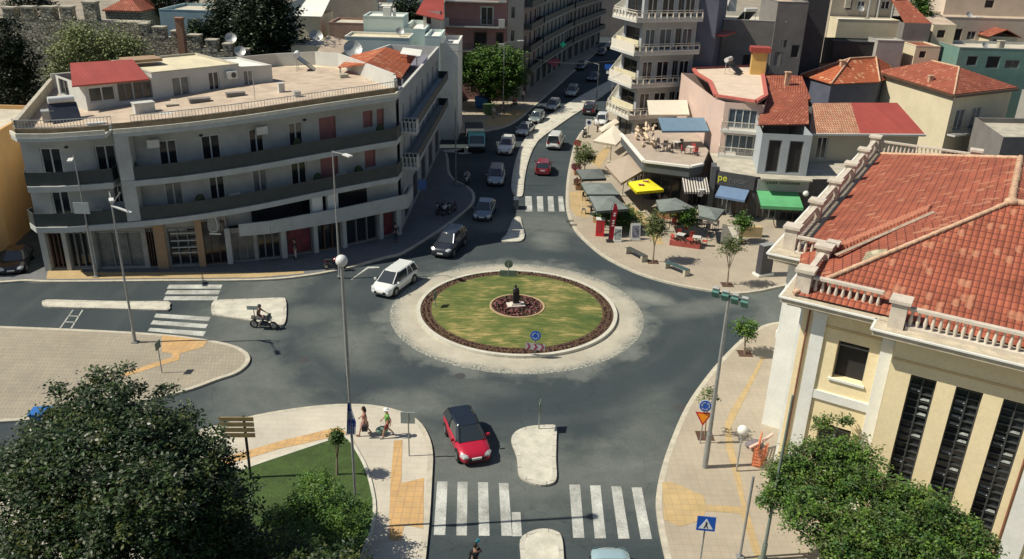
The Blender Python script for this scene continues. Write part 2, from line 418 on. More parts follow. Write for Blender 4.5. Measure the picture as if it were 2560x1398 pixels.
# lawn with its own pale edging
LAWN = smooth_line([G(*p, .14) for p in [(470, 1228), (560, 1195), (640, 1165), (750, 1128), (842, 1098), (868, 1100), (892, 1135), (912, 1175), (926, 1225), (932, 1275), (925, 1330), (908, 1370), (880, 1480), (860, 1600)]], 3)
mb = MB(); slab(mb, LAWN + [G(300, 1600, .14), G(420, 1300, .14)], 0.1, 0.19)
tag(mb.build('lawn', M_GRASS), kind='structure')
mb = MB()
o2 = offset_poly(LAWN, -0.16)
if (o2[5] - ISL).length > (LAWN[5] - ISL).length: o2 = offset_poly(LAWN, 0.16)
for i in range(len(LAWN) - 1):
    a, b, c, d = LAWN[i], LAWN[i + 1], o2[i + 1], o2[i]
    P4 = [V3(a, .21), V3(b, .21), V3(c, .21), V3(d, .21)]
    if (P4[1] - P4[0]).cross(P4[2] - P4[0]).z < 0: P4 = P4[::-1]
    mb.face(P4); mb.face([V3(d, .1), V3(c, .1), V3(c, .21), V3(d, .21)])
    mb.face([V3(a, .1), V3(b, .1), V3(b, .21), V3(a, .21)])
tag(mb.build('lawn_edging', M_KERBW), kind='structure')
# front right pavement beside the big yellow building
pavement('pavement', [(2010, 800), (1935, 806), (1893, 820), (1850, 850), (1800, 900), (1755, 955), (1715, 1015), (1683, 1085), (1655, 1165), (1640, 1240), (1644, 1300), (1655, 1360), (1668, 1420), (1690, 1560)], [(24, 14), (40, 20), (30, 42)], M_PAVE)
sheet('pavement', [G(*p, .14) for p in [(1655, 1205), (1680, 1205), (1760, 1240), (1764, 1262), (1855, 1268), (1850, 1250), (1835, 1190), (1815, 1120), (1812, 1060), (1830, 1020), (1868, 960), (1905, 890), (1912, 893), (1880, 960), (1845, 1030), (1828, 1065), (1832, 1110), (1850, 1185), (1862, 1250), (1905, 1390), (1888, 1398), (1852, 1284), (1764, 1278), (1755, 1300), (1700, 1317), (1660, 1300)]], 0.147, M_TACTP)
# plaza with the cafes
pavement('pavement', [(1990, 710), (1950, 716), (1900, 727), (1850, 733), (1800, 730), (1700, 713), (1620, 692), (1560, 668), (1505, 638), (1465, 605), (1437, 575), (1420, 540), (1414, 500), (1418, 440), (1430, 380), (1442, 345), (1462, 318), (1490, 296), (1530, 270), (1580, 230), (1650, 170)],
         [(40, 190), (45, 60), (30, 50)], M_PAVE)
sheet('pavement', [G(*p, .14) for p in [(1424, 480), (1470, 476), (1480, 515), (1470, 545), (1440, 540), (1426, 520)]], 0.147, M_TACTP)
sheet('pavement', [G(*p, .14) for p in [(1475, 405), (1500, 380), (1525, 350), (1535, 355), (1520, 385), (1500, 420)]], 0.147, M_TACTP)
sheet('pavement', [G(*p, .14) for p in [(1572, 512), (1600, 525), (1640, 570), (1660, 610), (1640, 612), (1610, 570), (1585, 535)]], 0.147, M_TACTP)
# median strip and splitter islands
M_ISLTOP = mat('island_concrete', (0.52, 0.50, 0.41), 0.85, var=0.22, scale=1.1, fine=0.14)
M_KERBJ = grid_mat('kerb_stones', (0.50, 0.48, 0.40), (0.46, 0.44, 0.37), (0.26, 0.24, 0.20), 1.0, 1.0, 0.0, 0.03, var=0.2, vscale=1.2)
def kerbed(name, px, m=None, n=3, kw=0.22, z=.14):
    ln = smooth_line([G(*p, z) for p in px], n, closed=True)
    return pavement_w(name, ln, [], m or M_ISLTOP, z, kw, closed=True)
kerbed('traffic_island', [(1252, 600), (1266, 585), (1276, 562), (1284, 545), (1300, 542), (1305, 560), (1312, 585), (1304, 601), (1275, 604)])
kerbed('traffic_island', [(1286, 488), (1278, 465), (1284, 420), (1296, 378), (1318, 338), (1350, 305), (1400, 270), (1455, 237), (1510, 208), (1545, 190), (1560, 196), (1530, 222), (1480, 258), (1430, 290), (1380, 325), (1345, 352), (1325, 390), (1314, 430), (1309, 470), (1305, 490)], n=2)
kerbed('traffic_island', [(1278, 1100), (1290, 1078), (1320, 1066), (1360, 1062), (1390, 1064), (1391, 1100), (1390, 1150), (1392, 1190), (1382, 1207), (1352, 1212), (1318, 1202), (1297, 1185), (1292, 1140)])
kerbed('traffic_island', [(1302, 1398), (1300, 1350), (1322, 1330), (1358, 1321), (1392, 1328), (1405, 1345), (1410, 1398), (1412, 1500), (1410, 1600), (1300, 1600), (1300, 1500)])
kerbed('traffic_island', [(528, 768), (532, 755), (548, 749), (620, 747), (700, 744), (714, 750), (716, 780), (711, 808), (690, 812), (620, 800), (545, 788), (530, 782)])
kerbed('traffic_island', [(104, 756), (116, 749), (180, 750), (260, 752), (350, 753), (420, 753), (424, 764), (418, 775), (350, 773), (250, 770), (150, 768), (112, 765)], n=2)
# markings
def stripes(quads, z=0.006):
    mb = MB()
    for q in quads: tri_sheet(mb, [G(*p) for p in q], z)
    tag(mb.build('road_marking', M_PAINT), kind='structure')
stripes([[(423, 712), (556, 712), (552, 722), (417, 722)], [(419, 726), (551, 726), (546, 736), (412, 736)], [(413, 741), (546, 741), (541, 751), (408, 751)],
         [(390, 784), (527, 793), (521, 803), (385, 794)], [(383, 801), (520, 811), (514, 821), (376, 811)], [(375, 820), (515, 829), (508, 841), (369, 828)]])
stripes([[(1093, 1204), (1119, 1204), (1113, 1338), (1084, 1338)], [(1144, 1205), (1169, 1205), (1167, 1339), (1141, 1339)], [(1195, 1206), (1220, 1206), (1224, 1340), (1197, 1340)], [(1247, 1208), (1271, 1208), (1280, 1340), (1254, 1340)], [(1279, 1281), (1301, 1281), (1305, 1341), (1281, 1341)],
         [(1423, 1212), (1450, 1212), (1461, 1345), (1433, 1345)], [(1475, 1214), (1501, 1214), (1515, 1346), (1487, 1346)], [(1528, 1216), (1553, 1216), (1574, 1347), (1546, 1347)], [(1579, 1219), (1604, 1219), (1630, 1348), (1602, 1348)]])
stripes([[(1313, 491), (1329, 491), (1331, 529), (1314, 529)], [(1342, 491), (1357, 491), (1359, 529), (1344, 529)], [(1369, 491), (1383, 491), (1386, 529), (1371, 529)], [(1395, 491), (1407, 491), (1412, 529), (1398, 529)]])
stripes([[(181, 775), (184, 775), (152, 821), (148, 821)], [(205, 775), (208, 775), (180, 821), (176, 821)], [(174, 789), (198, 790), (197, 792), (173, 791)], [(164, 804), (189, 805), (188, 807), (163, 806)]])
stripes([[(1092, 375), (1160, 372), (1160, 382), (1092, 380)], [(1140, 378), (1170, 368), (1172, 376), (1180, 384), (1150, 386)]])
stripes([[(877, 699), (880, 699), (921, 671), (948, 670), (948, 667), (919, 667)]])
# --- roundabout
def ring(mb, c, r0, r1, z0, z1, n=96, ry=1.0):
    for k in range(n):
        a, b = 2 * math.pi * k / n, 2 * math.pi * (k + 1) / n
        p = [Vector((c.x + r * math.cos(t), c.y + r * ry * math.sin(t), z)) for t, r, z in ((a, r0, z0), (a, r1, z1), (b, r1, z1), (b, r0, z0))]
        mb.face(p)
M_APRON = grid_mat('apron_setts', (0.47, 0.43, 0.33), (0.43, 0.40, 0.32), (0.34, 0.32, 0.26), 0.16, 0.16, 0.5, 0.02, var=0.2, vscale=0.4)
def worn_apron():
    m = M_APRON; n, l = m.node_tree.nodes, m.node_tree.links; b = n['Principled BSDF']; src = b.inputs['Base Color'].links[0].from_socket
    ge = n.new('ShaderNodeNewGeometry'); mp = n.new('ShaderNodeMapping'); mp.vector_type = 'TEXTURE'; mp.inputs['Location'].default_value = (ISL.x, ISL.y, 0); mp.inputs['Scale'].default_value = (1, 1, 1e6); l.new(ge.outputs['Position'], mp.inputs[0])
    ln = n.new('ShaderNodeVectorMath'); ln.operation = 'LENGTH'; l.new(mp.outputs[0], ln.inputs[0])
    nz = n.new('ShaderNodeTexNoise'); nz.inputs['Scale'].default_value = .6; nz.inputs['Detail'].default_value = 6; l.new(ge.outputs['Position'], nz.inputs['Vector'])
    a = n.new('ShaderNodeMath'); a.operation = 'MULTIPLY_ADD'; a.inputs[1].default_value = 1.6; l.new(nz.outputs[0], a.inputs[0]); l.new(ln.outputs['Value'], a.inputs[2])
    r = n.new('ShaderNodeMapRange'); r.interpolation_type = 'SMOOTHSTEP'; r.inputs[1].default_value = 8.85; r.inputs[2].default_value = 9.9; r.inputs[3].default_value = 0; r.inputs[4].default_value = .85; l.new(a.outputs[0], r.inputs[0])
    mx = n.new('ShaderNodeMix'); mx.data_type = 'RGBA'; l.new(r.outputs[0], mx.inputs[0]); l.new(src, mx.inputs[6])
    sp = n.new('ShaderNodeTexNoise'); sp.inputs['Scale'].default_value = 7; sp.inputs['Detail'].default_value = 3; l.new(ge.outputs['Position'], sp.inputs['Vector'])
    rr = n.new('ShaderNodeValToRGB'); rr.color_ramp.elements[0].position = .42; rr.color_ramp.elements[0].color = (.075, .088, .082, 1); rr.color_ramp.elements[1].position = .68; rr.color_ramp.elements[1].color = (.42, .43, .37, 1); l.new(sp.outputs[0], rr.inputs[0])
    l.new(rr.outputs[0], mx.inputs[7]); l.new(mx.outputs[2], b.inputs['Base Color'])
worn_apron()
mb = MB(); ring(mb, ISL, 6.9, 9.0, 0.07, 0.012); ring(mb, ISL, 9.0, 9.06, 0.012, -0.02)
tag(mb.build('roundabout_apron', M_APRON), kind='structure')
mb = MB()
ring(mb, ISL, 6.88, 7.14, 0.26, 0.26); ring(mb, ISL, 7.14, 7.145, 0.26, 0.0); ring(mb, ISL, 6.87, 6.88, 0.1, 0.26)
tag(mb.build('roundabout_kerb', M_KERBW), kind='structure')
mb = MB(); ring(mb, ISL, 6.1, 6.93, 0.27, 0.2)
tag(mb.build('flower_bed', M_SOIL), kind='structure')
mlw = mat('lawn_dry', (0.105, 0.12, 0.022), 0.95, var=0.1, scale=0.8, fine=0.2, bump=0.8, bscale=18)
def dry_lawn():
    n, l = mlw.node_tree.nodes, mlw.node_tree.links; b = n['Principled BSDF']
    ge = n.new('ShaderNodeNewGeometry')
    def nz(scv, det, rot):
        mp = n.new('ShaderNodeMapping'); mp.inputs['Scale'].default_value = scv; mp.inputs['Rotation'].default_value = (0, 0, rot)
        l.new(ge.outputs['Position'], mp.inputs[0])
        q = n.new('ShaderNodeTexNoise'); q.inputs['Scale'].default_value = 1; q.inputs['Detail'].default_value = det; q.inputs['Roughness'].default_value = .7
        l.new(mp.outputs[0], q.inputs['Vector']); return q.outputs[0]
    r1 = n.new('ShaderNodeValToRGB'); e = r1.color_ramp.elements
    e[0].position = 0.40; e[0].color = (0.040, 0.080, 0.014, 1); e[1].position = 0.63; e[1].color = (0.34, 0.27, 0.10, 1)
    q = e.new(0.49); q.color = (0.085, 0.115, 0.022, 1); q = e.new(0.565); q.color = (0.15, 0.155, 0.04, 1)
    ad = n.new('ShaderNodeMath'); ad.operation = 'MULTIPLY_ADD'; ad.inputs[1].default_value = 0.55
    l.new(nz((0.32, 0.5, 1), 4, 0.3), ad.inputs[0])
    a2 = n.new('ShaderNodeMath'); a2.operation = 'MULTIPLY'; a2.inputs[1].default_value = 0.5; l.new(nz((0.9, 7.0, 1), 4, 0.45), a2.inputs[0])
    l.new(a2.outputs[0], ad.inputs[2]); l.new(ad.outputs[0], r1.inputs[0]); l.new(r1.outputs[0], b.inputs['Base Color'])
dry_lawn()
mb = MB(); ring(mb, ISL, 1.95, 6.1, 0.42, 0.275); tag(mb.build('lawn', mlw), kind='structure')
mb = MB(); ring(mb, ISL, 0.0, 1.85, 0.46, 0.43, 48); tag(mb.build('flower_bed', M_SOIL), kind='structure')
mb = MB(); ring(mb, ISL, 1.85, 1.97, 0.47, 0.47, 48); ring(mb, ISL, 1.97, 1.98, .47, .36, 48); ring(mb, ISL, 1.84, 1.85, .40, .47, 48)
tag(mb.build('flower_bed_edging', mat('edging', (0.42, 0.30, 0.17), .8)), kind='structure')
def plantlets(name, spots, cols, size, hgt, parent=None, leaves=7):
    mb = MB()
    ms = [mat('plantlet_%d_%d_%d' % tuple(int(c * 1000) for c in cc), cc, 0.8, var=0.3, scale=3) for cc in cols]
    for x, y, z in spots:
        mb.use(rnd.choice(ms)); s = size * rnd.uniform(.7, 1.25)
        for k in range(leaves):
            a = rnd.uniform(0, 6.28); el = rnd.uniform(.2, 1.2); d = Vector((math.cos(a) * math.cos(el), math.sin(a) * math.cos(el), math.sin(el)))
            p = Vector((x, y, z)) + Vector((rnd.uniform(-.3, .3) * s, rnd.uniform(-.3, .3) * s, 0)); q = p + d * hgt * rnd.uniform(.6, 1.1)
            sd = d.cross(Vector((rnd.uniform(-1, 1), rnd.uniform(-1, 1), rnd.uniform(-1, 1)))).normalized() * s * .42
            mb.face([p, (p + q) / 2 + sd, q, (p + q) / 2 - sd])
    return mb.build(name, None, parent)
sp = []
for k in range(150):
    a = 2 * math.pi * k / 150; 
    for rr in (6.32, 6.66):
        t = a + (0.02 if rr > 6.5 else 0) + rnd.uniform(-.008, .008); sp.append((ISL.x + rr * math.cos(t), ISL.y + rr * math.sin(t), .24))
tag(plantlets('bedding_plants', sp, [(0.10, 0.055, 0.035), (0.14, 0.10, 0.04), (0.07, 0.035, 0.03), (0.20, 0.16, 0.08)], 0.16, 0.13), kind='stuff')
sp = []
for rr, nn in ((0.6, 22), (0.85, 30), (1.1, 40), (1.35, 48), (1.62, 58)):
    for k in range(nn):
        t = 2 * math.pi * (k + rnd.uniform(-.2, .2)) / nn; sp.append((ISL.x + rr * math.cos(t), ISL.y + rr * math.sin(t), .44))
tag(plantlets('bedding_flowers', sp, [(0.16, 0.045, 0.05), (0.20, 0.07, 0.07), (0.12, 0.06, 0.05), (0.30, 0.16, 0.14), (0.06, 0.06, 0.03)], 0.2, 0.17), kind='stuff')

# drain grates at the kerbs
for px, py, lb in ((1424, 556, 'iron drain grate at the plaza kerb nearest the upper zebra crossing'), (1432, 566, 'second iron drain grate just below the first at the plaza kerb'), (905, 814, None)):
    if lb is None: continue
    p = G(px, py); mb = MB()
    for k in range(6): mb.box((p.x - .3 + .12 * k, p.y, .153), (.06, .42, .01))
    mb.box((p.x, p.y + .21, .153), (.74, .04, .012)); mb.box((p.x, p.y - .21, .153), (.74, .04, .012)); tag(mb.build('drain_grate', mat('cast_iron', (.03, .03, .03), .6, var=.1)), lb, 'drain grate')
for px, py, lb in ((1150, 940, 'round manhole cover in the asphalt left of the front splitter island'), (760, 900, 'round manhole cover on the wide asphalt left of the ball-topped pole'), (1700, 1020, 'round manhole cover near the right pavement kerb')):
    p = G(px, py); mb = MB(); mb.tube([(p.x, p.y, -.02), (p.x, p.y, .008)], .33, 20, sm=False); tag(mb.build('manhole_cover', mat('iron_worn', (.06, .06, .058), .55, var=.2, scale=20)), lb, 'manhole cover')
# ------------------------------------------------------------------ building tools
GLASS = mat('window_glass', (0.018, 0.022, 0.026), 0.12, spec=0.6, var=0.35, scale=0.9)
GLASSB = mat('window_glass_blue', (0.05, 0.075, 0.10), 0.15, spec=0.6, var=0.4, scale=0.9)
CURT = mat('curtain_behind_glass', (0.17, 0.18, 0.17), 0.25, spec=0.5, var=0.35, scale=1.3)
DARK = mat('dark_interior', (0.02, 0.018, 0.018), 0.8, var=0.2)
W_FRAME = mat('white_frame', (0.55, 0.56, 0.54), 0.5, var=0.1)
B_FRAME = mat('brown_frame', (0.09, 0.055, 0.035), 0.6, var=0.2)
G_FRAME = mat('grey_frame', (0.16, 0.17, 0.17), 0.5, var=0.1)
M_SHUT = mat('pink_shutter', (0.28, 0.12, 0.11), 0.7, var=0.12, scale=3)
M_WHITE = mat('white_paint_wall', (0.50, 0.50, 0.46), 0.75, var=0.10, scale=0.5, fine=0.05)
M_CREAM = mat('cream_wall', (0.62, 0.55, 0.38), 0.8, var=0.08, scale=0.5, fine=0.05)
M_GREYW = mat('grey_wall', (0.34, 0.33, 0.30), 0.85, var=0.14, scale=0.5, fine=0.06)
M_DGREY = mat('dark_grey_wall', (0.19, 0.178, 0.165), 0.85, var=0.16, scale=0.5, fine=0.06)
M_PINKW = mat('pink_wall', (0.36, 0.20, 0.19), 0.85, var=0.10, scale=0.5, fine=0.05)
M_MINT = mat('mint_wall', (0.52, 0.62, 0.58), 0.8, var=0.08, scale=0.5, fine=0.05)
M_TEAL = mat('teal_wall', (0.14, 0.25, 0.21), 0.8, var=0.12, scale=0.6, fine=0.05)
M_BLUEW = mat('pale_blue_wall', (0.30, 0.42, 0.45), 0.8, var=0.12, scale=0.6)
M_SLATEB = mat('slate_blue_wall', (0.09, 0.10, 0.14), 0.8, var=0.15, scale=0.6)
M_ROOFD = mat('roof_concrete', (0.50, 0.46, 0.36), 0.9, var=0.25, scale=0.45, fine=0.12)
M_ROOFB = mat('roof_beige_membrane', (0.62, 0.56, 0.38), 0.85, var=0.16, scale=0.7, fine=0.08)
M_ROOFP = mat('roof_tiles_pink_deck', (0.46, 0.37, 0.275), 0.85, var=0.22, scale=0.8, fine=0.1)
M_ROOFW = mat('roof_white_coating', (0.72, 0.71, 0.64), 0.8, var=0.10, scale=0.4, fine=0.05)
M_REDSH = grid_mat('red_metal_sheet', (0.38, 0.078, 0.055), (0.34, 0.068, 0.048), (0.24, 0.045, 0.032), 0.28, 30, 0, 0.02, var=0.12, rough=0.5, bump=0.4)
M_TILE = grid_mat('roof_tiles_red', (0.345, 0.100, 0.052), (0.30, 0.082, 0.044), (0.13, 0.036, 0.024), 0.26, 0.40, 0, 0.028, wave=0.5, wper=0.26, var=0.24, vscale=0.7, spots=(0.42, 0.19, 0.11))
M_TILEO = grid_mat('roof_tiles_orange', (0.50, 0.14, 0.055), (0.42, 0.11, 0.045), (0.24, 0.06, 0.03), 0.30, 0.45, 0, 0.03, wave=0.8, wper=0.3, var=0.22, vscale=0.8, spots=(0.62, 0.40, 0.22))
M_TILEOLD = grid_mat('roof_tiles_weathered', (0.50, 0.22, 0.13), (0.56, 0.34, 0.20), (0.24, 0.09, 0.06), 0.26, 0.40, 0.5, 0.035, wave=0.8, wper=0.26, var=0.22, vscale=1.0)
M_RIDGE = mat('ridge_mortar', (0.52, 0.34, 0.22), 0.9, var=0.3, scale=4, fine=0.25)
M_STONE = grid_mat('old_stone_wall', (0.30, 0.28, 0.20), (0.20, 0.19, 0.145), (0.10, 0.095, 0.07), 0.55, 0.32, 0.5, 0.05, var=0.35, vscale=1.2, bump=0.9)
M_CONC = mat('bare_concrete', (0.42, 0.39, 0.31), 0.9, var=0.22, scale=0.9, fine=0.1)
M_METAL = mat('galvanised_metal', (0.42, 0.43, 0.41), 0.5, metal=0.4, var=0.12)
M_DMET = mat('dark_metal', (0.05, 0.055, 0.055), 0.5, var=0.15)
M_WMET = mat('white_metal', (0.62, 0.63, 0.60), 0.5, var=0.08)

def wall(mb, A, B, z0, z1, holes=(), depth=0.16, out=1):
    """wall from A to B; holes = (u0,u1,z0,z1); out=+1 when the outside is to the right going A->B"""
    A, B = Vector((A[0], A[1])), Vector((B[0], B[1])); L = (B - A).length; t = (B - A) / L
    n = Vector((t.y, -t.x)) * out
    P = lambda u, z, d=0.0: Vector((A.x + t.x * u - n.x * d, A.y + t.y * u - n.y * d, z))
    def quad(a, b, c, d):
        mb.face([a, b, c, d] if out > 0 else [d, c, b, a])
    us = sorted(set([0, L] + [h[0] for h in holes] + [h[1] for h in holes])); zs = sorted(set([z0, z1] + [h[2] for h in holes] + [h[3] for h in holes]))
    for i in range(len(us) - 1):
        for j in range(len(zs) - 1):
            uc, zc = (us[i] + us[i + 1]) / 2, (zs[j] + zs[j + 1]) / 2
            if any(h[0] < uc < h[1] and h[2] < zc < h[3] for h in holes): continue
            quad(P(us[i], zs[j]), P(us[i + 1], zs[j]), P(us[i + 1], zs[j + 1]), P(us[i], zs[j + 1]))
    for h in holes:
        u0, u1, a, b = h[:4]
        quad(P(u0, a), P(u0, a, depth), P(u0, b, depth), P(u0, b)); quad(P(u1, a, depth), P(u1, a), P(u1, b), P(u1, b, depth))
        quad(P(u0, b), P(u0, b, depth), P(u1, b, depth), P(u1, b)); quad(P(u0, a, depth), P(u0, a), P(u1, a), P(u1, a, depth))
    return P
def opening(root, P, h, style, depth=0.16, trim=None):
    """window or door filling a hole: the frame is the part, its pane a sub-part"""
    u0, u1, a, b = h[:4]; kind = 'window' if b - a < 1.75 else 'door'
    fm, pm, mull = {'w': (W_FRAME, GLASS, 1), 'wc': (W_FRAME, CURT, 1), 'wb': (W_FRAME, GLASSB, 1), 'b': (B_FRAME, GLASS, 1), 'd': (G_FRAME, DARK, 0), 'g': (G_FRAME, GLASS, 1),
                    's': (M_SHUT, M_SHUT, 0), 'o': (B_FRAME, DARK, 0), 'w4': (W_FRAME, GLASSB, 3), 'shop': (G_FRAME, GLASS, 2), 'shopg': (G_FRAME, CURT, 2), 'red': (G_FRAME, MATS['shop_red'], 0), 'oc': (B_FRAME, GLASS, 2)}[style]
    kind = {'s': 'shutter', 'shop': 'shop_window', 'shopg': 'shop_window', 'red': 'shop_window', 'oc': 'shop_window'}.get(style, kind)
    mb = MB(); f = min(0.10, (u1 - u0) * .09)
    def fb(x0, x1, y0, y1, dd=0.09):
        c = [P(x0, y0, dd), P(x1, y0, dd), P(x1, y1, dd), P(x0, y1, dd)]; k = [P(x0, y0, depth - .004), P(x1, y0, depth - .004), P(x1, y1, depth - .004), P(x0, y1, depth - .004)]
        mb.add(c + k, [(0, 1, 2, 3), (7, 6, 5, 4), (0, 4, 5, 1), (1, 5, 6, 2), (2, 6, 7, 3), (3, 7, 4, 0)])
    fb(u0, u0 + f, a, b); fb(u1 - f, u1, a, b); fb(u0 + f, u1 - f, a, a + f); fb(u0 + f, u1 - f, b - f, b)
    for k in range(mull):
        x = u0 + (u1 - u0) * (k + 1) / (mull + 1); fb(x - f / 2, x + f / 2, a + f, b - f)
    if trim:
        for x0, x1, y0, y1 in ((u0 - .12, u0, a, b + .12), (u1, u1 + .12, a, b + .12), (u0, u1, b, b + .12)): fb(x0, x1, y0, y1, -0.03)
    fr = part(mb, kind, fm, root)
    mb = MB(); mb.face([P(u0, a, depth - .012), P(u1, a, depth - .012), P(u1, b, depth - .012), P(u0, b, depth - .012)])
    part(mb, 'slats' if style == 's' else 'pane', pm, fr)
    return fr
MATS['shop_red'] = mat('shop_display_red', (0.16, 0.03, 0.04), 0.6, var=0.5, scale=1.4)
def building(label, foot, z0, z1, wm, edges=None, roof=M_ROOFD, parapet=0.5, cat='building', name='building', group=None, copm=None, trim=None, rootz=0, wallname='wall'):
    """foot: corners (metres), edges {i: [(u0,u1,z0,z1,style), ...]}; flat roof inside a parapet unless roof is None"""
    ori = area(foot) > 0; N = len(foot)
    c = sum((Vector((p[0], p[1])) for p in foot), Vector((0, 0))) / N
    root = thing(name, label, cat, (c.x, c.y, rootz), group=group)
    mb = MB(); wins = []
    zt = z1 + (parapet if roof else 0)
    for i in range(N):
        hs = (edges or {}).get(i, [])
        P = wall(mb, foot[i], foot[(i + 1) % N], z0, zt, hs, out=1 if ori else -1)
        wins += [(P, h) for h in hs]
    wo = part(mb, wallname, wm, root)
    if roof:
        mb = MB(); tri_sheet(mb, foot, z1); ro_ = part(mb, 'roof', roof, root)
        if parapet > 0.05:
            poly = ccw(foot); inn = offset_closed(poly, -0.22); outp = offset_closed(poly, 0.04)
            mb = MB()
            for i in range(N):
                j = (i + 1) % N
                mb.face([V3(outp[i], zt + .06), V3(outp[j], zt + .06), V3(inn[j], zt + .06), V3(inn[i], zt + .06)])
                mb.face([V3(inn[i], zt + .06), V3(inn[j], zt + .06), V3(inn[j], z1), V3(inn[i], z1)])
                mb.face([V3(outp[j], zt + .06), V3(outp[i], zt + .06), V3(outp[i], zt - .04), V3(outp[j], zt - .04)])
                mb.face([V3(outp[i], zt - .04), V3(outp[j], zt - .04), V3(inn[j], zt - .04), V3(inn[i], zt - .04)][::-1])
            part(mb, 'parapet', copm or wm, root)
    for P, h in wins: opening(root, P, h, h[4], trim=trim)
    return root
def row(L, n, w, z0, z1, style, m0=0.8, m1=0.8):
    """n equal openings spread along a wall of length L"""
    sp_ = (L - m0 - m1 - n * w) / max(n - 1, 1) if n > 1 else 0
    x = m0 if n > 1 else (L - w) / 2
    return [(x + k * (w + sp_), x + k * (w + sp_) + w, z0, z1, style) for k in range(n)]
def hip_roof(root, foot4, z, h, m, over=0.35, name='roof', inset=None, ridge=True, thick=0.16):
    """hip roof on a four-cornered plan given in order; the ridge runs along the longer side"""
    p = ccw(foot4); p = offset_closed(p, over)
    L01, L12 = (p[1] - p[0]).length, (p[2] - p[1]).length
    if L01 < L12: p = p[1:] + p[:1]
    a, b, c, d = p; w_ = (c - b).length / 2; L = (b - a).length
    ins = (w_ if inset is None else inset)
    m1 = (a + d) / 2; m2 = (b + c) / 2; t = (m2 - m1).normalized()
    r1, r2 = m1 + t * min(ins, L / 2 - .01), m2 - t * min(ins, L / 2 - .01)
    R1, R2 = V3(r1, z + h), V3(r2, z + h); A, B, C, D = [V3(q, z) for q in (a, b, c, d)]
    mb = MB()
    mb.face([A, B, R2, R1]); mb.face([C, D, R1, R2]); mb.face([B, C, R2]); mb.face([D, A, R1])
    dn = Vector((0, 0, -thick))
    for x, y in ((A, B), (B, C), (C, D), (D, A)): mb.face([y, x, x + dn, y + dn])
    mb.face([D + dn, C + dn, B + dn, A + dn])
    ro_ = part(mb, name, m, root)
    if ridge:
        mb = MB()
        for x, y in ((R1, R2), (A, R1), (D, R1), (B, R2), (C, R2)): mb.tube([x, y], 0.1, 6)
        part(mb, 'ridge_tiles', M_RIDGE, ro_)
    return ro_
def shed_roof(root, q, m, name='roof', thick=0.12):
    """one sloping sheet given by four points in space"""
    q = [Vector(p) for p in q]
    nn = (q[1] - q[0]).cross(q[2] - q[0]).normalized()
    if nn.z < 0: q = q[::-1]; nn = -nn
    mb = MB(); mb.face(q); dn = -nn * thick
    mb.face([p + dn for p in q][::-1])
    for i in range(len(q)): j = (i + 1) % len(q); mb.face([q[j], q[i], q[i] + dn, q[j] + dn])
    return part(mb, name, m, root)
def railing(mb, line, z, h, mode='bars', closed=False, th=0.05, step=0.14):
    pts = [V3(p, z) for p in line]; upz = Vector((0, 0, 1))
    for i in range(len(pts) - 1):
        a, b = pts[i], pts[i + 1]
        if mode == 'solid':
            mb.bar(a + upz * h / 2, b + upz * h / 2, th, h)
        else:
            mb.bar(a + upz * h, b + upz * h, 0.06, 0.05); L = (b - a).length; k = max(1, int(L / step))
            if mode == 'blocks':
                mb.bar(a + upz * .12, b + upz * .12, 0.07, 0.24); k = max(1, int(L / 0.8))
                mb.bar(a + upz * (h - .25), b + upz * (h - .25), 0.06, 0.10)
                for j in range(k + 1):
                    q = a.lerp(b, j / k); mb.bar(q, q + upz * (h - .2), 0.22, 0.06, upv=(b - a).normalized())
            elif mode == 'balus':
                mb.bar(a + upz * .05, b + upz * .05, 0.16, 0.1); k = max(1, int(L / 0.28))
                for j in range(k): q = a.lerp(b, (j + .5) / k); mb.tube([q, q + upz * h], 0.05, 5, False)
            else:
                mb.bar(a + upz * .08, b + upz * .08, 0.03, 0.03)
                for j in range(k + 1): q = a.lerp(b, j / k); mb.bar(q, q + upz * h, 0.025, 0.025)
def balcony(root, A, B, z, dep, out=1, slabm=None, railm=None, mode='bars', h=1.0, th=0.18, sides=True, lab=None):
    A, B = Vector((A[0], A[1])), Vector((B[0], B[1])); t = (B - A).normalized(); n = Vector((t.y, -t.x)) * out
    mb = MB(); q = [A, B, B + n * dep, A + n * dep]; mb.prism(q, z - th, z)
    ba = part(mb, 'balcony', slabm or M_WHITE, root)
    mb = MB(); e = 0.07
    ln = [A + n * .02 + t * e, A + n * (dep - e) + t * e, B + n * (dep - e) - t * e, B + n * .02 - t * e]
    railing(mb, ln if sides else ln[1:3], z, h, mode)
    part(mb, 'railing', railm or M_WMET, ba)
    return ba
def awning(label, A, B, z_hi, z_lo, dep, m, n_out, cat='awning', group=None, valance=0.2, name='awning'):
    """folding-arm awning: cloth (sloping sheet), front bar, two arms"""
    A, B = Vector((A[0], A[1])), Vector((B[0], B[1])); n = Vector(n_out).normalized()
    root = thing(name, label, cat, (A.x, A.y, z_hi), group=group)
    C, D = B + n * dep, A + n * dep
    shed_roof(root, [V3(A, z_hi), V3(B, z_hi), V3(C, z_lo), V3(D, z_lo)], m, 'cloth', 0.03)
    mb = MB(); mb.bar(V3(D, z_lo - valance / 2), V3(C, z_lo - valance / 2), 0.03, valance); part(mb, 'valance', m, root)
    for p, q in ((A, D), (B, C)):
        mb = MB(); k = p.lerp(q, .5); mb.bar(V3(p, z_hi - .35), V3(k, (z_hi + z_lo) / 2 - .3), .05, .05); mb.bar(V3(k, (z_hi + z_lo) / 2 - .3), V3(q, z_lo - .08), .05, .05)
        part(mb, 'arm', M_DMET, root)
    return root
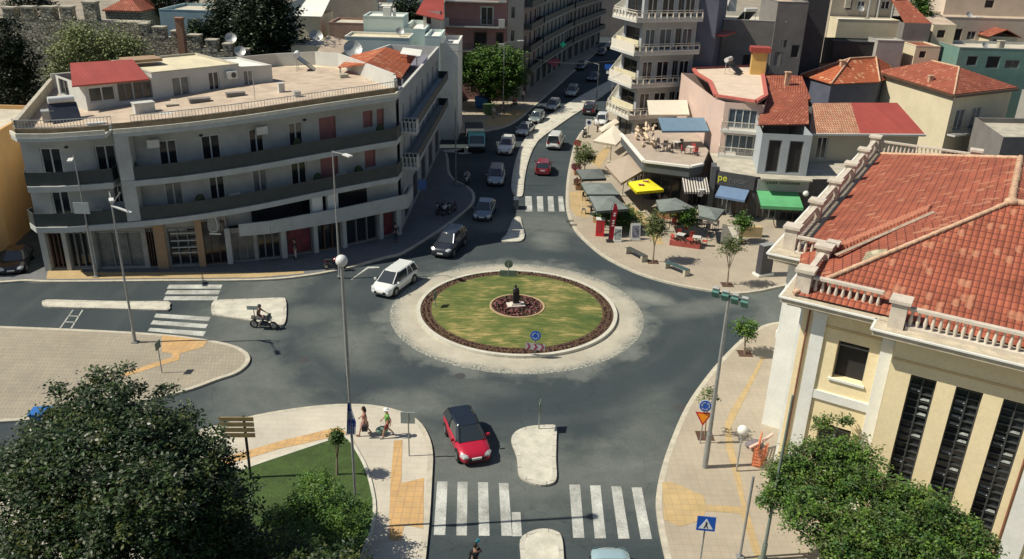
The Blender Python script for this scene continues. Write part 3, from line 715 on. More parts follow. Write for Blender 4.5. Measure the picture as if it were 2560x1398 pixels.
def text_obj(txt, size, m, root, pos, xdir, zdir=Vector((0, 0, 1)), name='lettering', extrude=0.01):
    cu = bpy.data.curves.new(name, 'FONT'); cu.body = txt; cu.size = size; cu.extrude = extrude; cu.align_x = 'CENTER'; cu.align_y = 'CENTER'
    o = bpy.data.objects.new(name, cu); scene.collection.objects.link(o)
    x = Vector(xdir).normalized(); z = Vector(zdir).normalized(); y = z; nz = x.cross(y)
    mm = Matrix((x, y, nz)).transposed().to_4x4(); mm.translation = Vector(pos)
    dg = bpy.context.evaluated_depsgraph_get(); me = bpy.data.meshes.new_from_object(o.evaluated_get(dg))
    bpy.data.objects.remove(o); me.transform(mm); me.materials.clear(); me.materials.append(m)
    o = bpy.data.objects.new(name, me); scene.collection.objects.link(o); o.parent = root; o.matrix_parent_inverse = root_inv(root)
    return o

# ------------------------------------------------------------------ the big yellow building with the balustrade
MO = Vector((12.07, 34.02)); ma = R(-31); ME = Vector((math.cos(ma), math.sin(ma))); ML = Vector((-ME.y, ME.x))
def MW(u, v): return MO + ME * u + ML * v
M_YEL = mat('yellow_render', (0.80, 0.68, 0.42), 0.85, var=0.07, scale=0.5, fine=0.05)
M_YELT = mat('yellow_trim', (0.62, 0.47, 0.24), 0.85, var=0.07, scale=0.5)
M_PIL = mat('pilaster_white', (0.70, 0.71, 0.66), 0.8, var=0.09, scale=0.7, fine=0.05)
M_CORN = mat('cornice_stained', (0.48, 0.42, 0.31), 0.85, var=0.24, scale=1.6, fine=0.14)
M_BALU = mat('balustrade_stone', (0.56, 0.50, 0.41), 0.8, var=0.16, scale=2.5, fine=0.1)
mus = thing('yellow_building', 'large yellow neoclassical building with white pilasters, roof balustrade and red tiled hip roof', 'building', (MW(10, 15).x, MW(10, 15).y, 0))
corn = [MW(0, 5.07), MW(0, 0), MW(4.08, 0), MW(4.08, -1.1), MW(26, -1.1), MW(26, 31.5), MW(-2.2, 31.5), MW(-2.0, 5.07)]
wallp = [MW(.9, 5.97), MW(.9, .9), MW(4.98, .9), MW(4.98, -.2), MW(25, -.2), MW(25, 30.5), MW(-1.1, 30.5), MW(-1.1, 5.97)]
# edge 1: corner pavilion front; edge 3: window bay front
Lw = 26 - 4.98 - .9
tall = [(0.86 + 1.73 * k, 1.86 + 1.73 * k, 1.0, 8.45, 't') for k in range(3)] + [(7.6 + 1.72 * k, 8.6 + 1.72 * k, 1.0, 8.45, 't') for k in range(6)]
EH = {1: [(1.72, 3.05, 6.75, 8.65, 'sq'), (1.6, 3.05, 1.9, 4.3, 'sq2')], 3: tall, 7: [], 0: [(1.2, 2.2, 6.9, 8.6, 'sq')], 6: [(3 + 4.2 * k, 4.3 + 4.2 * k, zz, zz + 2.0, 'sq') for k in range(5) for zz in (2.2, 6.6)]}
mb = MB(); Ws = {}
for i in range(8):
    mb.use(M_PIL if i in (0, 6, 7) else M_YEL); hs = EH.get(i, []); Ws[i] = wall(mb, wallp[i], wallp[(i + 1) % 8], 0, 10.05, hs, depth=0.45, out=1)
part(mb, 'wall', M_YEL, mus)
M_GLIM = mat('glazing_bars_pale', (0.22, 0.24, 0.23), 0.5, var=0.5, scale=6)
for i, hs in EH.items():
    P = Ws[i]
    for h in hs:
        u0, u1, a, b, st = h; mb = MB()
        def fb(x0, x1, y0, y1, dd=0.30, de=0.44):
            c = [P(x0, y0, dd), P(x1, y0, dd), P(x1, y1, dd), P(x0, y1, dd), P(x0, y0, de), P(x1, y0, de), P(x1, y1, de), P(x0, y1, de)]
            mb.add(c, [(0, 1, 2, 3), (7, 6, 5, 4), (0, 4, 5, 1), (1, 5, 6, 2), (2, 6, 7, 3), (3, 7, 4, 0)])
        if st == 't':
            for x in (u0, (u0 + u1) / 2 - .03, u1 - .06): fb(x, x + .06, a, b)
            k = 0; z = a
            while z < b: fb(u0 + .06, u1 - .06, z, z + .05, .33); z += 0.36
            fr = part(mb, 'tall_window', M_DMET, mus)
            # a few louvres tilted open catch the light
            for k in range(22):
                if rnd.random() < .45:
                    mb = MB(); z = a + .36 * k + .12; x = u0 + .1 if rnd.random() < .5 else (u0 + u1) / 2 + .05; x2 = x + (u1 - u0) / 2 - .15
                    mb.face([P(x, z, .30), P(x2, z, .30), P(x2, z + .07, .40), P(x, z + .07, .40)])
                    part(mb, 'louvre', M_GLIM, fr)
        else:
            fb(u0, u1, b - .35, b - .28); fb(u0, u0 + .05, a, b); fb(u1 - .05, u1, a, b)
            if st == 'sq2':
                fb((u0 + u1) / 2 - .04, (u0 + u1) / 2 + .04, a, b)
            fr = part(mb, 'window', G_FRAME, mus)
        mb = MB(); mb.face([P(u0, a, .43), P(u1, a, .43), P(u1, b, .43), P(u0, b, .43)]); part(mb, 'pane', DARK if st == 'sq' else GLASS, fr)
        mb = MB(); q = [P(u0 - .12, a - .1, -.10), P(u1 + .12, a - .1, -.10), P(u1 + .12, a, -.10), P(u0 - .12, a, -.10), P(u0 - .12, a - .1, -.002), P(u1 + .12, a - .1, -.002), P(u1 + .12, a, -.002), P(u0 - .12, a, -.002)]
        mb.add(q, [(0, 1, 2, 3), (0, 4, 5, 1), (1, 5, 6, 2), (2, 6, 7, 3), (3, 7, 4, 0)]); part(mb, 'sill', M_PIL, fr)
def strip(mb, P, u0, u1, z0, z1, pr):
    c = [P(u0, z0, -pr), P(u1, z0, -pr), P(u1, z1, -pr), P(u0, z1, -pr), P(u0, z0, .002), P(u1, z0, .002), P(u1, z1, .002), P(u0, z1, .002)]
    mb.add(c, [(0, 1, 2, 3), (0, 4, 5, 1), (1, 5, 6, 2), (2, 6, 7, 3), (3, 7, 4, 0)])
for (i, u0, u1) in ((1, .5, 1.08), (1, 3.5, 4.0), (3, 5.7, 6.5), (3, 17.6, 18.4), (7, 3.5, 4.0), (0, 3.0, 5.0), (0, 0, .7)):
    if i == 7: continue
    mb = MB(); strip(mb, Ws[i], u0, u1, 0, 10.05, .12); strip(mb, Ws[i], u0 - .06, u1 + .06, 0, .9, .17); strip(mb, Ws[i], u0 - .05, u1 + .05, 9.72, 10.0, .17)
    part(mb, 'pilaster', M_PIL, mus)
for k in range(6):
    mb = MB(); strip(mb, Ws[6], 1.2 + 4.2 * k, 1.9 + 4.2 * k, 0, 10.05, .12); part(mb, 'pilaster', M_PIL, mus)
mb = MB()
strip(mb, Ws[1], 1.08, 3.5, 5.52, 5.95, .10); strip(mb, Ws[0], 0.7, 3.0, 5.52, 5.95, .10); strip(mb, Ws[6], 0, 24.5, 5.52, 5.9, .08)
part(mb, 'string_course', M_PIL, mus)
mb = MB()
strip(mb, Ws[1], 1.08, 3.5, 9.15, 9.25, .05); part(mb, 'panel_moulding', M_YELT, mus)
mb = MB(); strip(mb, Ws[3], .05, 5.7, 8.95, 9.05, .05); part(mb, 'panel_moulding', M_YELT, mus)
M_RP = None
for a_, b_, t_ in ((1, .3, 10.0), (3, 5.62, 8.2)):
    mb = MB(); mb.tube([Ws[a_](b_, 0, -.09), Ws[a_](b_, t_, -.09)], .05, 6); part(mb, 'drainpipe', mat('rusty_pipe', (0.22, 0.09, 0.05), .7, var=.3, scale=3), mus)
# cornice: stepped slab
for z0_, z1_, d_, nm in ((10.05, 10.2, -.35, 'frieze'), (10.2, 10.5, 0.0, 'cornice')):
    mb = MB(); slab(mb, offset_closed(ccw(corn), d_) if d_ else corn, z0_, z1_)
    pl = ccw(offset_closed(ccw(corn), d_) if d_ else corn)
    under = MB(); tri_sheet(under, pl, z0_); mb.add(under.v, [f[::-1] for f in under.f])
    part(mb, nm, M_CORN, mus)
mb = MB(); cl = ccw(corn)
for i in range(len(cl)):
    a, b = cl[i], cl[(i + 1) % len(cl)]; t = (b - a).normalized(); nn = Vector((t.y, -t.x)) * .05
    mb.bar(V3(a + nn - t * .05, 10.47), V3(b + nn + t * .05, 10.47), .1, .07)
part(mb, 'cornice_lip', M_PIL, mus)
# balustrade
bl = offset_closed(ccw(corn), -0.75)
def pier(p, w_=.62, h=1.15, rz=ma):
    mb = MB(); mb.box((p.x, p.y, 10.5 + h / 2), (w_, w_, h), rz); mb.box((p.x, p.y, 10.5 + h + .07), (w_ + .22, w_ + .22, .14), rz)
    part(mb, 'balustrade_pier', M_BALU, mus)
def balus(a, b, name='balustrade'):
    d = (b - a).normalized(); a2, b2 = a + d * .36, b - d * .36; L = (b2 - a2).length
    mb = MB(); mb.bar(V3(a2, 10.58), V3(b2, 10.58), .34, .16); mb.bar(V3(a2, 11.42), V3(b2, 11.42), .26, .12)
    k = max(2, int(L / .27))
    for j in range(k):
        q = a2.lerp(b2, (j + .5) / k)
        mb.tube([(q.x, q.y, 10.66), (q.x, q.y, 10.74), (q.x, q.y, 10.9), (q.x, q.y, 11.08), (q.x, q.y, 11.26), (q.x, q.y, 11.36)], [.075, .06, .095, .065, .045, .07], 6, False)
    part(mb, name, M_BALU, mus)
piers = [(0.75, 4.35), (.75, .75), (4.85, -.35), (10.6, -.35), (16.4, -.35), (25.2, -.35), (25.2, 30.7), (19, 30.7), (12, 30.7), (5.3, 30.7), (-1.4, 30.7), (-1.35, 26), (-1.33, 21.4), (-1.3, 16.5), (-1.27, 11.6), (-1.25, 6.3)]
for q in piers: pier(MW(*q))
for i in range(len(piers) - 1):
    a, b = piers[i], piers[i + 1]
    if i == 1:
        balus(MW(.75, .75), MW(4.4, .75)); continue
    if i == 0: balus(MW(.75, 4.35), MW(.75, .75)); continue
    balus(MW(*a), MW(*b))
balus(MW(-1.2, 5.7), MW(1.1, 5.7)); pier(MW(1.0, 5.0), .4)
# roof
z_e, z_r = 10.62, 14.25
def MP(u, v, z): return V3(MW(u, v), z)
A_, B_, C_, D_ = MP(.45, .3, z_e), MP(23.6, .3, z_e), MP(23.6, 30, z_e), MP(-.75, 30, z_e)
E_ = MP(-.6, 6.0, z_e)
R1_, R2_ = MP(7.85, 8.2, z_r), MP(7.85, 18, z_r); R3_ = MP(16.2, 8.2, z_r); R4_ = MP(16.2, 18, z_r)
mb = MB(); mb.face([A_, B_, R3_, R1_]); mb.face([D_, E_, R1_, R2_]); mb.face([E_, A_, R1_]); mb.face([B_, C_, R4_, R3_]); mb.face([C_, D_, R2_, R4_]); mb.face([R1_, R3_, R4_, R2_])
rf = part(mb, 'roof', M_TILE, mus)
mb = MB()
def lumpy(a, b, r=.13, k=None):
    L = (b - a).length; k = int(L / .38)
    for j in range(k):
        p, q = a.lerp(b, j / k), a.lerp(b, (j + 1.08) / k); mb.tube([p + Vector((0, 0, .03)), q + Vector((0, 0, .05))], [r * rnd.uniform(.85, 1.1), r * .8], 6)
lumpy(A_, R1_); lumpy(R1_, R2_, .2); lumpy(D_, R2_); lumpy(R1_, R3_, .2); lumpy(B_, R3_)
mb.sphere(R1_ + Vector((0, 0, .05)), .32, 10, 6, (1, 1, .6))
part(mb, 'ridge_tiles', M_RIDGE, rf)
def on_left(u, v, dz=0):
    q = MP(u, v, 0); zz = []
    for tri in ((E_, A_, R1_), (D_, E_, R1_)):
        n_ = (tri[1] - tri[0]).cross(tri[2] - tri[0]); zz.append(tri[0].z - (n_.x * (q.x - tri[0].x) + n_.y * (q.y - tri[0].y)) / n_.z)
    return MP(u, v, min(zz) + dz)
def on_roof(px, py, tri, dz=0.0):
    d = dirv(px, py); n_ = (tri[1] - tri[0]).cross(tri[2] - tri[0]).normalized(); o_ = Vector((0, 0, CAM_H)); t = (tri[0] - o_).dot(n_) / d.dot(n_)
    return o_ + d * t + Vector((0, 0, dz))
TL, TF = (D_, E_, R1_), (E_, A_, R1_)
mb = MB(); mb.bar(on_roof(2090, 640, TL, .04), on_roof(2335, 532, TL, .04), .2, .05)
part(mb, 'gutter', mat('lead_flashing', (0.34, 0.26, 0.19), .8, var=.3, scale=4), rf)
mb = MB()
for k in range(30):
    t = k / 29; x, y = 2078 + 245 * t, 622 - 104 * t; p = on_roof(x, y, TL, .07); mb.tube([p, on_roof(x - 9, y + 14, TL, .02)], [.10, .12], 6)
part(mb, 'verge_tiles', mat('tile_plain', (.44, .17, .10), .8, var=.35, scale=5), rf)
mb = MB(); q = [on_roof(x, y, TF, .07) for x, y in ((2153, 658), (2165, 634), (2192, 627), (2218, 626), (2214, 641), (2180, 651))]; mb.face(q[::-1]); mb.face(q); part(mb, 'repair_patch', M_ROOFB, rf)
mb = MB(); tri_sheet(mb, offset_closed(ccw(corn), -1.0), 10.52); part(mb, 'roof_gutter_deck', M_CORN, mus)
# ------------------------------------------------------------------ curved apartment block, left
def PY(px, py, y):
    d = dirv(px, py); t = y / d.y; return Vector((d.x * t, y, CAM_H + d.z * t))
M_BLK = mat('block_render', (0.40, 0.41, 0.385), 0.85, var=0.17, scale=0.6, fine=0.05)
M_BLKP = mat('block_render_peach', (0.48, 0.44, 0.36), 0.85, var=0.10, scale=0.6, fine=0.05)
M_LIP = mat('slab_edge_paint', (0.40, 0.42, 0.40), 0.8, var=0.10, scale=1.5, fine=0.06)
M_PANEL = mat('balcony_panel_dark', (0.036, 0.046, 0.045), 0.6, var=0.2, scale=1.5)
M_OCHRE = mat('ochre_column', (0.33, 0.22, 0.13), 0.8, var=0.1)
LIP = smooth_line([(-35.0, 57.0), (-29.1, 57.7), (-24.6, 58.7), (-20.0, 60.8), (-15.4, 63.8), (-9.8, 67.2)], 3)
WALLL = offset_poly(LIP, -1.8)
if WALLL[0].y < LIP[0].y: WALLL = offset_poly(LIP, 1.8)
WALLL[0] = Vector((-35.9, 58.7)); WALLL[-1] = Vector((-10.1, 69.2))
LIPB = [Vector((-36.0, 58.0))] + LIP + [Vector((-9.7, 69.1))]
ROOF_BACK = [Vector((-10.4, 70.9)), Vector((-14.0, 77.8)), Vector((-18.0, 85.2)), Vector((-20.9, 87.5)), Vector((-25.1, 87.4)), Vector((-42.0, 75.3))]
def zo(x): return 1.65 * min(max((x + 33) / 23, 0), 1)     # the street falls along the block, so the upper floors stand higher above it
blk = thing('apartment_block', 'curved white apartment block with dark continuous balconies and shops at street level', 'building', (-24, 68, 0))
def plen(line): return [0] + [sum((line[k + 1] - line[k]).length for k in range(i + 1)) for i in range(len(line) - 1)]
WL = plen(WALLL)
print('block wall length', WL[-1])
def curved_wall(line, z0, z1, holes, name, m, root, depth=0.16):
    """wall following a polyline; holes are snapped into the segment that holds their middle"""
    S = plen(line); per = {}; N = len(line) - 1
    for h in holes:
        mid = (h[0] + h[1]) / 2
        i = max(k for k in range(N) if S[k] <= mid or k == 0)
        wdt = h[1] - h[0]; L = S[i + 1] - S[i]; c = min(max(mid - S[i], wdt / 2 + .05), L - wdt / 2 - .05)
        per.setdefault(i, []).append((c - wdt / 2, c + wdt / 2) + tuple(h[2:]))
    mb = MB(); wins = []
    for i in range(N):
        P = wall(mb, line[i], line[i + 1], z0, z1, per.get(i, []), depth=depth)
        wins += [(P, h) for h in per.get(i, [])]
    part(mb, name, m, root)
    return wins
def along(px_list, py, y_line, z):
    return px_list
def wall_u(px, py, line=WALLL):
    """arc length along the wall line at which the wall is seen in photo column px (row py)"""
    d = dirv(px, py); S = plen(line); best = None
    for i in range(len(line) - 1):
        a, b = line[i], line[i + 1]; e = b - a; den = d.x * e.y - d.y * e.x
        if abs(den) < 1e-9: continue
        s = (a.x * d.y - a.y * d.x) / den * -1
        s = (d.y * a.x - d.x * a.y) / (d.x * e.y - d.y * e.x)
        if -0.001 <= s <= 1.001: best = S[i] + s * e.length
    return best
holes = []
def add_h(lst, z0, z1):
    for x0, x1, py, st, dz in lst:
        a, b = wall_u(x0, py), wall_u(x1, py)
        if a is not None and b is not None: holes.append((min(a, b), max(a, b), z0 + dz, z1, st))
add_h([(112, 164, 400, 'w', 0), (246, 298, 395, 'w', 0), (384, 432, 385, 'w', 0), (527, 575, 370, 'w', 0), (627, 665, 355, 'w', 0), (722, 758, 340, 'w', 0), (808, 850, 325, 's', 0), (900, 924, 300, 's', .9), (942, 960, 300, 's', 0)], 7.35, 9.6)
add_h([(137, 182, 515, 'w', 0), (292, 314, 505, 'w', .9), (404, 450, 492, 'wc', 0), (538, 578, 472, 'w', 0), (640, 678, 455, 'wc', 0), (728, 768, 435, 'w', 0), (812, 856, 420, 's', 0), (905, 932, 395, 's', .6)], 4.25, 6.5)
wins = curved_wall(WALLL, 3.0, 11.1, holes, 'wall', M_BLK, blk)
for P, h in wins: opening(blk, P, h, h[4])
# ground floor (left half directly under the slab, right half stepping forward as a podium)
GF = [Vector((-35.6, 58.5)), Vector((-32.2, 58.9)), Vector((-28.3, 59.4)), Vector((-24.4, 60.2)), Vector((-22.4, 60.9)), Vector((-18.5, 62.4)), Vector((-14.2, 65.1)), Vector((-10.1, 68.6)), Vector((-9.95, 72.0))]
def gseg(i, frs, z0, z1):
    L = (GF[i + 1] - GF[i]).length; return [(a * L, b * L, z0, z1, s) for a, b, s in frs]
gh = {0: gseg(0, [(.12, .42, 'oc'), (.52, .95, 'shop')], .25, 3.3), 1: gseg(1, [(.1, .95, 'shopg')], .25, 3.2), 2: gseg(2, [(.04, .18, 'oc'), (.42, .98, 'shop')], .2, 3.3), 3: gseg(3, [(.12, .95, 'oc')], .15, 3.4),
      4: gseg(4, [(.06, .46, 'shopg'), (.52, .95, 'shop')], .15, 2.6), 5: gseg(5, [(.05, .48, 'red'), (.55, .95, 'oc')], .15, 2.7), 6: gseg(6, [(.05, .62, 'shop'), (.70, .95, 'red')], .15, 2.7), 7: gseg(7, [(.2, .8, 'shop')], .2, 2.6)}
mb = MB(); gw = []
for i in range(len(GF) - 1):
    P = wall(mb, GF[i], GF[i + 1], 0.1, (4.0 if i < 3 else 4.15) if i < 4 else 3.0, gh[i], depth=.35); gw += [(P, h) for h in gh[i]]
mb.face([V3(WALLL[0], 0.1), V3(GF[0], .1), V3(GF[0], 4.0), V3(WALLL[0], 4.0)])
part(mb, 'ground_floor_wall', mat('shop_front_wall', (0.30, 0.29, 0.27), .8, var=.15), blk)
for P, h in gw: opening(blk, P, h, h[4], depth=.35)
for i, f, m_, w_ in ((0, 0.03, M_LIP, .45), (0, .48, M_LIP, .3), (1, .03, M_LIP, .3), (2, .3, M_OCHRE, .75), (3, .03, M_OCHRE, .5), (4, .0, M_LIP, .4), (5, .0, M_LIP, .4), (5, .52, M_LIP, .35), (6, .0, M_LIP, .35), (6, .66, M_LIP, .35), (6, .99, M_LIP, .5)):
    p = GF[i].lerp(GF[i + 1], f); t = (GF[i + 1] - GF[i]).normalized(); n_ = Vector((t.y, -t.x)) * .12
    mb = MB(); mb.bar(V3(p + n_, .1), V3(p + n_, 4.0 if i < 4 else 3.1), w_, .3, upv=V3(n_, 0)); part(mb, 'column', m_, blk)
# horizontal roller slats in two shop fronts, round sign, parapet trims
mb = MB()
for k in range(5):
    a, b = GF[3].lerp(GF[4], .0), GF[3].lerp(GF[4], .95); n_ = Vector((.3, -.9)) * .05
for z_ in (1.3, 1.75, 2.3, 2.9):
    a, b = GF[2].lerp(GF[3], .48), GF[2].lerp(GF[3], .95); mb.bar(V3(a + Vector((.1, -.2)) * .3, z_), V3(b + Vector((.1, -.2)) * .3, z_), .05, .09)
part(mb, 'shelf_rail', M_LIP, blk)
c = V3(GF[3].lerp(GF[4], .55) + Vector((.1, -.15)), 3.3)
mb = MB(); mb.tube([c, c + Vector((.05, -.15, 0))], .45, 20); rs = part(mb, 'shop_sign', mat('sign_disc', (.25, .26, .25), .6, var=.3, scale=6), blk)
mb = MB()
for k in range(24):
    a0, a1 = 6.283 * k / 24, 6.283 * (k + 1) / 24
    mb.bar(c + Vector((.05 + .32 * math.cos(a0) * .9, -.17, .32 * math.sin(a0))), c + Vector((.05 + .32 * math.cos(a1) * .9, -.17, .32 * math.sin(a1))), .05, .05)
mb.box(c + Vector((.1, -.17, -.5)), (.9, .06, .12)); part(mb, 'emblem', mat('sign_pale', (.6, .6, .58), .6), rs)
# slabs with lips and balcony panels
def strip_poly(l1, l2): return l1 + l2[::-1]
def lipslab(i0, i1, z, name='balcony', th=.42, extra=0):
    a = LIPB[i0:i1]; b = [WALLL[0]] if False else None
    back = [min(WALLL, key=lambda q: (q - p).length) for p in a]
    back = [p + (q - p) * 0.97 for p, q in zip(a, back)]
    mb = MB(); n = len(a)
    for k in range(n - 1):
        p, q, r, s = a[k], a[k + 1], back[k + 1], back[k]
        mb.face([V3(p, z), V3(q, z), V3(r, z), V3(s, z)]); mb.face([V3(s, z - th), V3(r, z - th), V3(q, z - th), V3(p, z - th)])
        mb.face([V3(p, z - th), V3(q, z - th), V3(q, z), V3(p, z)])
    mb.face([V3(a[0], z - th), V3(a[0], z), V3(back[0], z), V3(back[0], z - th)]); mb.face([V3(a[-1], z), V3(a[-1], z - th), V3(back[-1], z - th), V3(back[-1], z)])
    return part(mb, name, M_LIP, blk), a, back
nL = len(LIPB)
def panel(ba, a, back, z, h=.95):
    mb = MB(); ins = [p + (q - p) * .09 for p, q in zip(a, back)]
    ins = [back[0].lerp(ins[0], .2)] + ins + [back[-1].lerp(ins[-1], .2)]
    railing(mb, ins, z + .04, h - .05, 'solid', th=.04); part(mb, 'balcony_panel', M_PANEL, ba)
    mb = MB()
    for k in range(len(ins) - 1): mb.bar(V3(ins[k], z + h), V3(ins[k + 1], z + h), .06, .05)
    part(mb, 'handrail', M_DMET, ba)
for (i0, i1, z) in ((1, 5, 7.2), (5, nL, 7.2), (0, nL, 4.1)):
    if i0 == 5:
        LIPB.insert(5, LIPB[4].lerp(LIPB[5], .35)); nL += 1; i0 = 5; i1 = nL
    if z == 4.1: i1 = nL
    ba, a, back = lipslab(i0, i1, z); panel(ba, a, back, z, 1.0)
# eaves slab and its little edge parapet
for i0, i1 in ((0, 5), (5, nL)):
    ba, a, back = lipslab(i0, i1, 10.75, 'eaves_slab', .28)
    mb = MB(); ins = [p + (q - p) * .05 for p, q in zip(a, back)]
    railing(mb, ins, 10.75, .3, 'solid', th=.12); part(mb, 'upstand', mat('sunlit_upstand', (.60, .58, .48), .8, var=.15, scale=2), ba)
# dark parapet set back behind the eaves, stair pier breaking the bands
mb = MB(); railing(mb, [p + (q - p) * .55 for p, q in zip(LIPB[5:], [min(WALLL, key=lambda q: (q - p).length) for p in LIPB[5:]])], 10.75, .55, 'solid', th=.16); part(mb, 'roof_parapet', mat('parapet_brown', (.20, .15, .09), .9, var=.3, scale=2, fine=.15), blk)
mb = MB(); railing(mb, [p + (q - p) * .55 for p, q in zip(LIPB[:5], [min(WALLL, key=lambda q: (q - p).length) for p in LIPB[:5]])], 10.75, .45, 'solid', th=.16); part(mb, 'roof_parapet', mat('parapet_brown', (.20, .15, .09)), blk)
mb = MB(); mb.box((-28.25, 58.62, 7.5), (.95, 1.4, 6.7), R(12)); part(mb, 'stair_pier', M_BLK, blk)
# podium deck
DK = [Vector((-21.2, 60.2)), Vector((-19.0, 61.0)), Vector((-14.0, 64.3)), Vector((-9.2, 68.2)), Vector((-9.1, 71.0))]
mb = MB(); mb.prism(DK + [Vector((-11, 72)), Vector((-15.5, 67)), Vector((-21.2, 62.6))], 2.75, 3.0); dk = part(mb, 'podium_slab', M_LIP, blk)
mb = MB(); railing(mb, DK, 2.7, .65, 'solid', th=.16); part(mb, 'podium_parapet', M_LIP, dk)
mb = MB(); a2 = [p for p in WALLL if -22 < p.x < -10.5]; railing(mb, [p + Vector((.1, -.1)) for p in a2], 3.0, .72, 'solid', th=.05); part(mb, 'mezzanine_glazing', GLASS, dk)
for q in ((-16.0, 63.9), (-14.9, 64.7)):
    mb = MB(); mb.box((q[0], q[1], 3.45), (.95, .4, .8), R(42)); mb.tube([(q[0] + .14, q[1] - .16, 3.45), (q[0] + .16, q[1] - .19, 3.45)], .28, 12)
    part(mb, 'air_conditioner', M_WMET, blk)
# air conditioners, plants and drying racks on the balconies
S_ = plen(WALLL)
def on_balcony(u, z, back, fn, name, m):
    i = max(k for k in range(len(S_) - 1) if S_[k] <= u); t = (WALLL[i + 1] - WALLL[i]).normalized(); n = Vector((t.y, -t.x)); p = WALLL[i] + t * (u - S_[i]) + n * back; mb = MB(); fn(mb, p, z, math.atan2(t.y, t.x)); return part(mb, name, m, blk)
for u, z in ((4.6, 4.3), (14.5, 4.35), (23.2, 4.3), (17.0, 9.2), (9.3, 9.25)):
    ac = on_balcony(u, z + .25, .3, lambda mb, p, z_, a: mb.box((p.x, p.y, z_), (.85, .34, .6), a), 'air_conditioner', M_WMET)
for u, z in ((7.8, 7.2), (12.0, 4.1), (19.5, 7.2), (24.5, 4.1), (26.5, 7.2), (21.0, 4.1)):
    on_balcony(u, z, .9, lambda mb, p, z_, a: (mb.tube([(p.x, p.y, z_ + .02), (p.x, p.y, z_ + .4)], [.14, .18], 8), mb.sphere((p.x, p.y, z_ + .85), .38, 7, 5, (1, 1, 1.3))), 'potted_plant', mat('plant_dark', (.03, .055, .02), .8, var=.4, scale=8))
for u, z, h in ((3.2, 9.65, 1.0), (12.6, 9.65, 1.3), (20.5, 9.65, 1.3), (16.5, 6.55, 1.2), (8.0, 6.55, 1.2)):
    on_balcony(u, z, .12, lambda mb, p, z_, a: mb.tube([(p.x, p.y, z_), (p.x + .01, p.y - .02, z_ + .05)], .14, 10), 'wall_lamp', M_DMET)
# roof deck
RF = WALLL + ROOF_BACK
mb = MB(); tri_sheet(mb, RF, 10.7); part(mb, 'roof', M_ROOFP, blk)
mb = MB(); tri_sheet(mb, [Vector(p) for p in [(-24.2, 68.5), (-19.2, 72.5), (-14.6, 77.2), (-18.1, 84.4), (-21, 87), (-25.1, 86.9), (-30, 80)]], 10.715)
mb2 = MB(); tri_sheet(mb2, [Vector(p) for p in [(-21.0, 63.2), (-11.2, 69.8), (-13.8, 76.8), (-18.5, 73.1)]], 10.712)
part(mb, 'roof_screed', M_ROOFB, blk); part(mb2, 'roof_screed', mat('roof_screed_grey', (.36, .33, .25), .9, var=.25, scale=1, fine=.1), blk)
def solid_wall(a, b, z0, z1, th=.2, m=M_WHITE, root=blk, name='parapet'):
    mb = MB(); mb.bar(V3(a, (z0 + z1) / 2), V3(b, (z0 + z1) / 2), th, z1 - z0); return part(mb, name, m, root)
for i in range(len(ROOF_BACK) - 1): solid_wall(ROOF_BACK[i], ROOF_BACK[i + 1], 9.5 if i else 4, 12.0)
solid_wall(ROOF_BACK[-1], Vector((-35.9, 58.7)), 10.2, 11.5, m=M_CONC); solid_wall((-10.1, 69.3), ROOF_BACK[0], 10.2, 11.9)
mb = MB(); mb.bar(V3(ROOF_BACK[-1], 11.55), V3(Vector((-35.9, 58.7)), 11.55), .3, .1); part(mb, 'coping', M_CONC, blk)
bk = ROOF_BACK[-1]; mb = MB(); wall(mb, ROOF_BACK[-1], WALLL[0], 0, 10.7); wall(mb, WALLL[-1], ROOF_BACK[0], 0, 10.7); wall(mb, ROOF_BACK[0], ROOF_BACK[2], 0, 10.7); part(mb, 'side_wall', M_WHITE, blk)
mb = MB(); rl = [p + (q - p) * .55 for p, q in zip(LIPB[6:], [min(WALLL, key=lambda q: (q - p).length) for p in LIPB[6:]])]
railing(mb, rl, 11.25, .55, 'bars', step=.22); part(mb, 'roof_railing', M_METAL, blk)
mb = MB(); rl = [p + (q - p) * .55 for p, q in zip(LIPB[:6], [min(WALLL, key=lambda q: (q - p).length) for p in LIPB[:6]])]
railing(mb, rl, 11.25, .55, 'bars', step=.22); part(mb, 'roof_railing', M_METAL, blk)
# penthouse on the roof
def shear(o):
    for ch in o.children_recursive:
        if ch.type != 'MESH' or ch.data.get('sheared'): continue
        ch.data['sheared'] = 1
        M0 = world_of(ch); Mi = M0.inverted()
        for v in ch.data.vertices:
            p = M0 @ v.co; k = min(max((p.z - 3.2) / .4, 0), 1); p.z += zo(p.x) * k; v.co = Mi @ p
def world_of(o):
    M = Matrix.Identity(4); chain = []
    while o is not None: chain.append(o); o = o.parent
    for r in reversed(chain): M = M @ r.matrix_parent_inverse @ Matrix.LocRotScale(r.location, r.rotation_euler, r.scale)
    return M
shear(blk)
def lift(o): o.location.z += zo(o.location.x); return o
PA, PB, PC, PD = Vector((-34.0, 65.4)), Vector((-30.2, 69.2)), Vector((-24.8, 74.9)), Vector((-22.3, 76.4))
pn = (PC - PB).normalized(); pn = Vector((-pn.y, pn.x))
foot = [PA, PB, PB + pn * 6.0, PA + pn * 6.0]
L1_ = (PB - PA).length
ph1 = building('glazed roof-top sun room with a red sheet roof on the curved block', foot, 10.7, 13.0, M_WHITE, {0: [(.25, 2.3, 11.55, 12.75, 'w'), (2.5, 3.7, 11.4, 12.85, 'g'), (3.75, L1_ - .1, 11.4, 12.85, 'g')], 3: [(.5, 2.5, 11.5, 12.8, 'g')]}, roof=None, cat='sun room', name='sun_room', rootz=10.7)
q = [PA + Vector((-.5, -.8)), PB + Vector((.1, -.7)), PB + pn * 4 + Vector((.2, .2)), PA + pn * 4.4 + Vector((.3, 1))]
